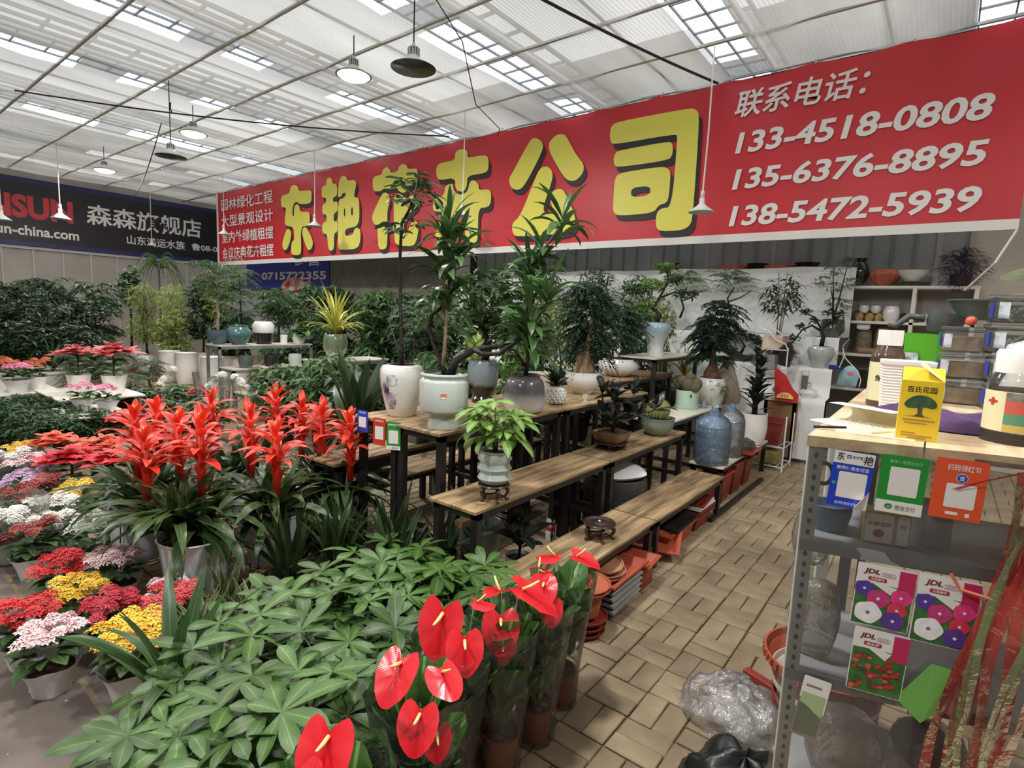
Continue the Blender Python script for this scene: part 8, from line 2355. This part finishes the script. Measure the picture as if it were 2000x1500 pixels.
S = [
 ('dpalm', -15.0, 1.7, 2.0, 1.15, 'dark palm at the far left edge by the wall'), ('dpalm', -14.6, 2.5, 2.05, 1.2, 'dark palm second from the left edge by the wall'), ('dpalm', -14.8, 3.2, 2.15, 1.2, 'tallest dark palm under the black banner'),
 ('dpalm', -14.2, 3.8, 2.1, 1.1, 'dark palm left of the yellow green bamboo'), ('dense', -13.4, 2.0, 1.5, 1.15, 'dense dark shrub low at the far left'), ('dense', -13.2, 2.7, 1.5, 1.2, 'dense dark shrub in front of the tallest palm'), ('dense', -13.1, 3.4, 1.55, 1.1, 'dense dark shrub left of the round white pot'),
 ('dpalm', -12.6, 1.5, 1.35, 1.1, 'low dark palm at the left edge before the shrubs'), ('dense', -13.6, 1.3, 1.6, 1.2, 'dense shrub cut by the left picture edge'), ('dense', -12.3, 2.2, 1.1, 1.0, 'low dense shrub above the white tubs'), ('dense', -12.2, 2.9, 1.1, 1.0, 'low dense shrub above the pink poinsettias'),
 ('bamboo', -13.6, 4.55, 1.95, .75, 'yellow green bamboo in round white pot', 'white', .25), ('bamboo', -13.0, 4.85, 1.95, .75, 'yellow green bamboo right of the one in the white pot', 'tall', .1), ('lime', -12.6, 4.75, 1.4, .7, 'low yellow green shrub before the bamboo', 'terra'),
 ('broad2', -12.6, 5.3, 2.1, .8, 'dark broad leaved tree right of the bamboo', 'tall', .3), ('lime', -12.2, 5.5, 2.0, .7, 'pale leaved shrub between dark tree and feathery tree', 'tall'), ('broad2', -11.6, 5.4, 1.5, .8, 'dark shrub behind the tall white jars', 'tall'),
 ('feather', -10.7, 5.2, 2.4, .95, 'tall feathery tree below the end of the red banner', 'tall', .2), ('feather', -10.0, 5.6, 2.0, .95, 'feathery tree right of the tall feathery one'), ('gpalm', -9.6, 5.4, 2.05, 1.0, 'green palm behind the teal pots'), ('broad', -9.1, 5.7, 2.0, 1.0, 'green broad leaved shrub behind the lobed jar'),
 ('broad2', -8.6, 5.9, 2.0, 1.0, 'dark broad leaved shrub below the blue poster'), ('gpalm', -8.2, 5.5, 1.7, .9, 'green palm behind the end of the steel rack'), ('broad', -7.8, 6.2, 1.95, 1.0, 'green shrub under the red fish of the blue poster'), ('broad2', -7.2, 5.9, 1.8, 1.0, 'dark shrub left of the yellow striped plant'),
 ('broad', -6.6, 5.3, 1.85, .9, 'green shrub behind the yellow striped plant'), ('broad2', -6.2, 5.7, 1.9, 1.0, 'dark shrub right behind the yellow striped plant'), ('broad2', -5.6, 5.2, 1.8, .9, 'dark shrub left of the thin black trunk'), ('feather', -5.2, 4.7, 1.75, .9, 'feathery shrub behind the thin black trunk'),
 ('broad', -4.9, 5.4, 1.7, .9, 'green shrub behind the painted vase tree'), ('gpalm', -4.6, 4.6, 1.3, .8, 'green palm low behind the painted vase'), ('broad', -5.3, 3.5, 1.05, .8, 'low green shrub between steel rack and bromeliads'), ('broad2', -4.6, 3.4, 1.0, .8, 'low dark shrub behind the bird nest plant'),
 ('broad', -5.9, 3.3, .9, .7, 'low green shrub before the yellow striped plant rack'), ('broad', -4.6, 6.0, 1.8, .9, 'green shrub behind the dracaena'), ('bamboo', -4.2, 6.4, 1.9, .8, 'thin bamboo behind the dracaena'), ('broad', -3.9, 5.3, 1.65, .7, 'green shrub behind the dark glazed pot'), ('bright', -3.6, 4.6, 1.4, .5, 'bright green shrub behind the charcoal fading pot'),
 ('broad2', -3.7, 6.2, 1.6, .7, 'dark shrub behind the fat trunked bonsai'), ('broad', -3.3, 6.9, 1.7, .7, 'green shrub right of the fat trunked bonsai'), ('lime', -2.95, 7.0, 1.95, .5, 'yellow green shrub behind the blue vase'),
]
for q in S:
    kind, x, y, h, w, lab = q[:6]
    pot = q[6] if len(q) > 6 else 'black'
    shrub(kind, x, y, h, w, lab, pot, 0.0, q[7] if len(q) > 7 else 0.0)
# slim column tree with curly top and drooping grass tree
t = thing('potted_tree', 'slim dark column tree with a small curled crown below the black banner', 'potted plant', (-14.6, 4.6, 0))
O('pot', spot_pot['white'], t); soil(t, .15, .38)
stem(t, [(0, 0, .4), (.03, 0, 1.2), (0, 0, 2.2)], [.03, .025, .02], m_blackbark)
stuff(O('foliage', foliage_mesh('curl', l_deep, n=120, size=(.2, .2, .5), L=.12, W=.05, k=4, seed=111), t, (0, 0, 1.9)))
t = thing('potted_grass_tree', 'drooping grass tree standing highest before the black banner', 'potted plant', (-15.0, 5.35, 0))
O('pot', spot_pot['tall'], t); soil(t, .15, .48)
stem(t, [(0, 0, .45), (.02, 0, 1.4), (0, 0, 2.3)], [.03, .025, .02], m_bark)
stuff(O('fronds', frond_mesh('grt', l_green, nf=60, R=.55, rise=.6, drop=.7, nl=9, L=.03, W=.02, seed=113, hmin=-.1, hmax=.1, thin=5), t, (0, 0, 2.35)))
for x, y, k, lab in ((-12.1, 4.45, 'tall', 'tall white jar standing empty right of the round white pot'), (-11.6, 4.55, 'tall', 'second tall white jar beside the first'), (-14.3, 4.3, 'white', 'white pot half hidden left of the round white pot'), (-10.6, 4.6, 'tall', 'large grey white jar behind the steel rack corner')):
    tag(O('white_jar', spot_pot[k], None, (x, y, 0), (0, 0, 0), 1.15), lab, 'jar', 'white jars on the ground')

# ================================================================ left flower area
random.seed(81)
poin = {c: [blade_mesh('bract', m, .1, .055, 12, -12, 4, shape='ovate', fold=.1), blade_mesh('bract', m, .075, .042, 30, 5, 4, shape='ovate', fold=.1)] for c, m in (('red', l_poin), ('pink', l_poinp), ('orange', l_poino))}
poin_leaf = strap_set('leaf', l_green, [(.11, .06, 0, -35, 4)], shape='ovate')
wpot = pot_mesh('pot', open_pot([(.06, 0), (.08, .12), (.084, .13)]), m_porc, 18)
def poinsettia(x, y, z, c, label, s=1.0, heads=6):
    t = thing('potted_poinsettia', label, 'flower', (x, y, z), random.uniform(0, 6), 'poinsettias')
    O('pot', wpot, t, (0, 0, 0), (0, 0, 0), s)
    for i in range(14):
        O('leaf', poin_leaf[0], t, (0, 0, (.14 + .012 * i) * s), (0, random.uniform(-.4, .1), i * 2.4), s * 1.2)
    for hI in range(heads):
        a = hI * 2.4; r = .13 * math.sqrt(hI / heads)
        for i in range(9):
            O('bract', poin[c][0 if i < 5 else 1], t, (r * math.cos(a) * s, r * math.sin(a) * s, (.33 - r * .4 + (.012 if i > 4 else 0)) * s), (random.uniform(-.2, .2), random.uniform(-.1, .2), i * 2 * PI / 5 * 1.03 + hI), s * random.uniform(.9, 1.2))
    stem(t, [(0, 0, .1), (0, 0, .3 * s)], [.012, .008], m_greenstem, 'stem')
    return t
def low_table(label, x0, x1, y0, y1, z, mat=m_whiteboard):
    t = thing('low_table', label, 'table', (0, 0, 0), 0, 'low display tables')
    G().bbox(x0, x1, y0, y1, z - .02, z, .003).obj('table_top', mat, t)
    for x in (x0 + .03, x1 - .07):
        for y in (y0 + .03, y1 - .07):
            G().box(x, x + .04, y, y + .04, 0, z - .02).obj('leg', m_grey_steel, t)
low_table('low white table with two hot pink flower pots', -7.15, -6.4, 1.5, 2.0, .45)
low_table('low white table with pink poinsettias', -8.3, -7.25, 1.6, 2.4, .5)
poinsettia(-7.95, 1.95, .5, 'pink', 'pink poinsettia at the left on the low white table', 1.5, 7)
poinsettia(-7.6, 2.2, .5, 'pink', 'larger pink poinsettia at the right on the low white table', 1.6, 8)
for x, y, lab in ((-6.85, 1.7, 'left'), (-6.6, 1.84, 'right')):
    kalanchoe(x, y, 'hotpink', f'hot pink flowers in white pot, {lab} of the pair on the low table', .45, 8, .95, 'hot pink flower pots')
poinsettia(-5.85, 1.25, 0, 'orange', 'orange red poinsettia at the left of the floor flowers', 1.25)
poinsettia(-5.55, 1.5, 0, 'orange', 'second orange red poinsettia nearer the bromeliads', 1.2)
poinsettia(-5.2, 1.2, 0, 'red', 'deep red poinsettia in front of the orange ones', 1.25, 7)
poinsettia(-4.9, 1.38, 0, 'red', 'deep red poinsettia touching the bromeliad leaves', 1.25, 7)
poinsettia(-6.1, 1.85, 0.1, 'red', 'small red poinsettia behind the orange ones', 1.2)
poinsettia(-7.4, 3.1, 0.1, 'red', 'red poinsettia low before the steel rack', 1.2, 4)
FL = [(-5.75, .92, 'white', 'white flowers in the bagged row at the left edge'), (-5.5, 1.0, 'pink', 'pale pink flowers in the bagged row'), (-5.95, 1.05, 'yellow', 'yellow tipped flowers in the bagged row behind'), (-5.1, .85, 'lilac', 'lilac flowers in white pot at the left edge'), (-5.3, 1.02, 'lilac', 'lilac flowers in white sleeve beside the red poinsettia'),
      (-4.75, .82, 'brick', 'brick red flowers in the white wrap at the left'), (-4.95, .98, 'brick', 'small brick red flowers behind the other brick red ones'), (-4.65, 1.08, 'yellow', 'yellow flowers under the bromeliad leaf tips'), (-4.3, .68, 'white', 'white dotted flowers at the lower left edge'), (-4.1, .85, 'white', 'white dotted flowers beside the lower left edge'), (-4.45, .9, 'white', 'white dotted flowers behind the first two'), (-3.95, .72, 'brick', 'reddish buds plant left of the red kalanchoe'), (-3.85, .98, 'white', 'green plant with few white buds before the leftmost bucket'),
      (-9.0, 1.5, 'orange', 'orange flowers at the far left edge'), (-8.75, 1.72, 'orange', 'orange flowers right of the far left ones'), (-8.5, 1.5, 'hotpink', 'pink flower at the end of the orange row')]
for x, y, c, lab in FL:
    s = 1.25 if x < -5.4 else 1.1
    kalanchoe(x, y, c, lab, 0.45 if x < -8 else 0, 8, s, 'flower pots on the left floor')
low_table('low table with orange flowers at the far left', -9.3, -8.35, 1.3, 1.9, .45)
# clear bags around the flowers at the left edge
for x, y, lab in ((-5.75, .92, 'clear sleeve round the white flowers at the left edge'), (-5.5, 1.0, 'clear sleeve round the pale pink flowers'), (-4.3, .68, 'clear sleeve round the white dotted flowers')):
    tag(O('flower_sleeve', pot_mesh('flower_sleeve', [(.11, 0.002), (.14, .12), (.18, .3), (.19, .38)], m_sleeve, 24, angle=None, wob=lambda a, z: 1 + .06 * math.sin(5 * a + 6 * z)), None, (x, y, 0)), lab, 'plastic sleeve', 'clear sleeves at the left')
# clipped dark hedge plants in rows
k = 0
hn = ['at the left edge', 'second from the left edge', 'in the middle', 'right of the middle', 'at the right end']
for j, (yy, rown) in enumerate(((1.12, 'front row'), (1.45, 'back row'))):
    for i in range(5):
        t = thing('box_shrub', f'low dark clipped shrub, {rown} of the hedge, {hn[i]}', 'shrub', (-7.9 + .36 * i + .5 * 0, yy + .06 * i, 0), random.uniform(0, 6), 'low clipped shrubs')
        O('pot', spot_pot['black'], t, (0, 0, 0), (0, 0, 0), .6)
        stuff(O('foliage', foliage_mesh('box', l_deep, n=420, size=(.24, .24, .2), L=.05, W=.022, k=4, droop=.0, seed=121), t, (0, 0, .33)))
# big white tubs with agave, greenery
for x, y, lab in ((-11.0, 1.6, 'big white tub at the left edge'), (-10.9, 2.35, 'big white tub with spiky plant')):
    t = thing('white_tub', lab, 'tub', (x, y, 0), 0, 'big white tubs')
    O('tub_body', pot_mesh('tub_body', open_pot([(.3, 0), (.38, .4), (.42, .42), (.42, .46)], .02), m_porc, 28), t)
    soil(t, .37, .42)
    for i in range(16):
        O('leaf', random.choice(strap_dk), t, (0, 0, .42), (random.uniform(-.2, .2), 0, i * 2.4), random.uniform(.8, 1.1))
G_ = [('feather', -9.9, 2.9, .95, 'low ferny green plant behind the pink poinsettias'), ('feather', -9.4, 3.2, .85, 'second low ferny plant behind the pink poinsettias'), ('feather', -10.2, 2.4, .9, 'ferny plant beside the big white tub'), ('broad', -7.6, 2.55, .6, 'low broad leaved plant with pale flowers right of the pink poinsettias'), ('broad', -7.9, 3.0, .6, 'low broad leaved plant before the steel rack'),
      ('broad', -7.0, 2.6, .55, 'low green plant behind the bromeliads, left'), ('broad', -6.5, 2.7, .6, 'low green plant behind the bromeliads, middle'), ('broad2', -6.0, 2.3, .6, 'low dark plant behind the rear bromeliads'), ('broad2', -6.6, 2.2, .5, 'low dark plant beside the hot pink flowers'), ('feather', -8.7, 2.7, .7, 'ferny plant right of the larger pink poinsettia'), ('dense', -4.6, 1.75, .5, 'dark foliage plant left of the rear bromeliads'), ('dense', -4.35, 1.35, .45, 'dark foliage plant left of the leftmost bucket'), ('dense', -5.2, 1.75, .5, 'dark foliage plant behind the red poinsettias')]
for kind, x, y, h, lab in G_:
    shrub(kind, x, y, h, .6, lab, 'black', -.1)
# white orchid sprays behind the bromeliads
for x, y, lab in ((-6.9, 3.0, 'white orchid spray in clear wrap behind the bromeliads, left'), (-6.4, 3.15, 'white orchid spray behind the bromeliads, right'), (-7.6, 2.75, 'cream flower plant right of the pink poinsettias')):
    t = thing('potted_orchid', lab, 'flower', (x, y, 0), random.uniform(0, 6), 'white flowering plants')
    O('pot', wpot, t, (0, 0, 0), (0, 0, 0), 1.3)
    stem(t, [(0, 0, .12), (.03, 0, .5), (.12, .02, .72)], [.006, .005, .003], m_greenstem, 'stem')
    for i in range(7):
        O('flower_cluster', clus['white'][i % 2], t, (.12 - .03 * i + random.uniform(-.03, .03), random.uniform(-.05, .05), .74 - .03 * i), (random.uniform(-.5, .5), random.uniform(.3, 1.0), i), 1.3)
    for i in range(6):
        O('leaf', random.choice(strap_big), t, (0, 0, .13), (0, 0, i * 1.1), .5)
tag(O('film_wrapping', pot_mesh('film_wrapping', [(.1, .01), (.16, .3), (.22, .75)], m_sleeve, 24, angle=None, wob=lambda a, z: 1 + .1 * math.sin(4 * a + 7 * z)), None, (-6.9, 3.0, 0)), 'clear wrap around the left white orchid', 'plastic sleeve')

# small extras on the stands
simple_pot('cream_pot', 'cream tapered pot behind the charcoal fading pot', (-2.62, 3.75, 0.96), 0.07, 0.1, 0.17, m_cream)
jar_pot('patterned_bowl', 'blue patterned bowl at the back of the tall white table', -2.74, 1.2, [(.06, 0), (.12, .06), (.11, .1)], M('blue_pattern', (196, 208, 214), .2, (96, 128, 150), 18, contrast=(.45, .55)), 'bowl', 6.35, None)
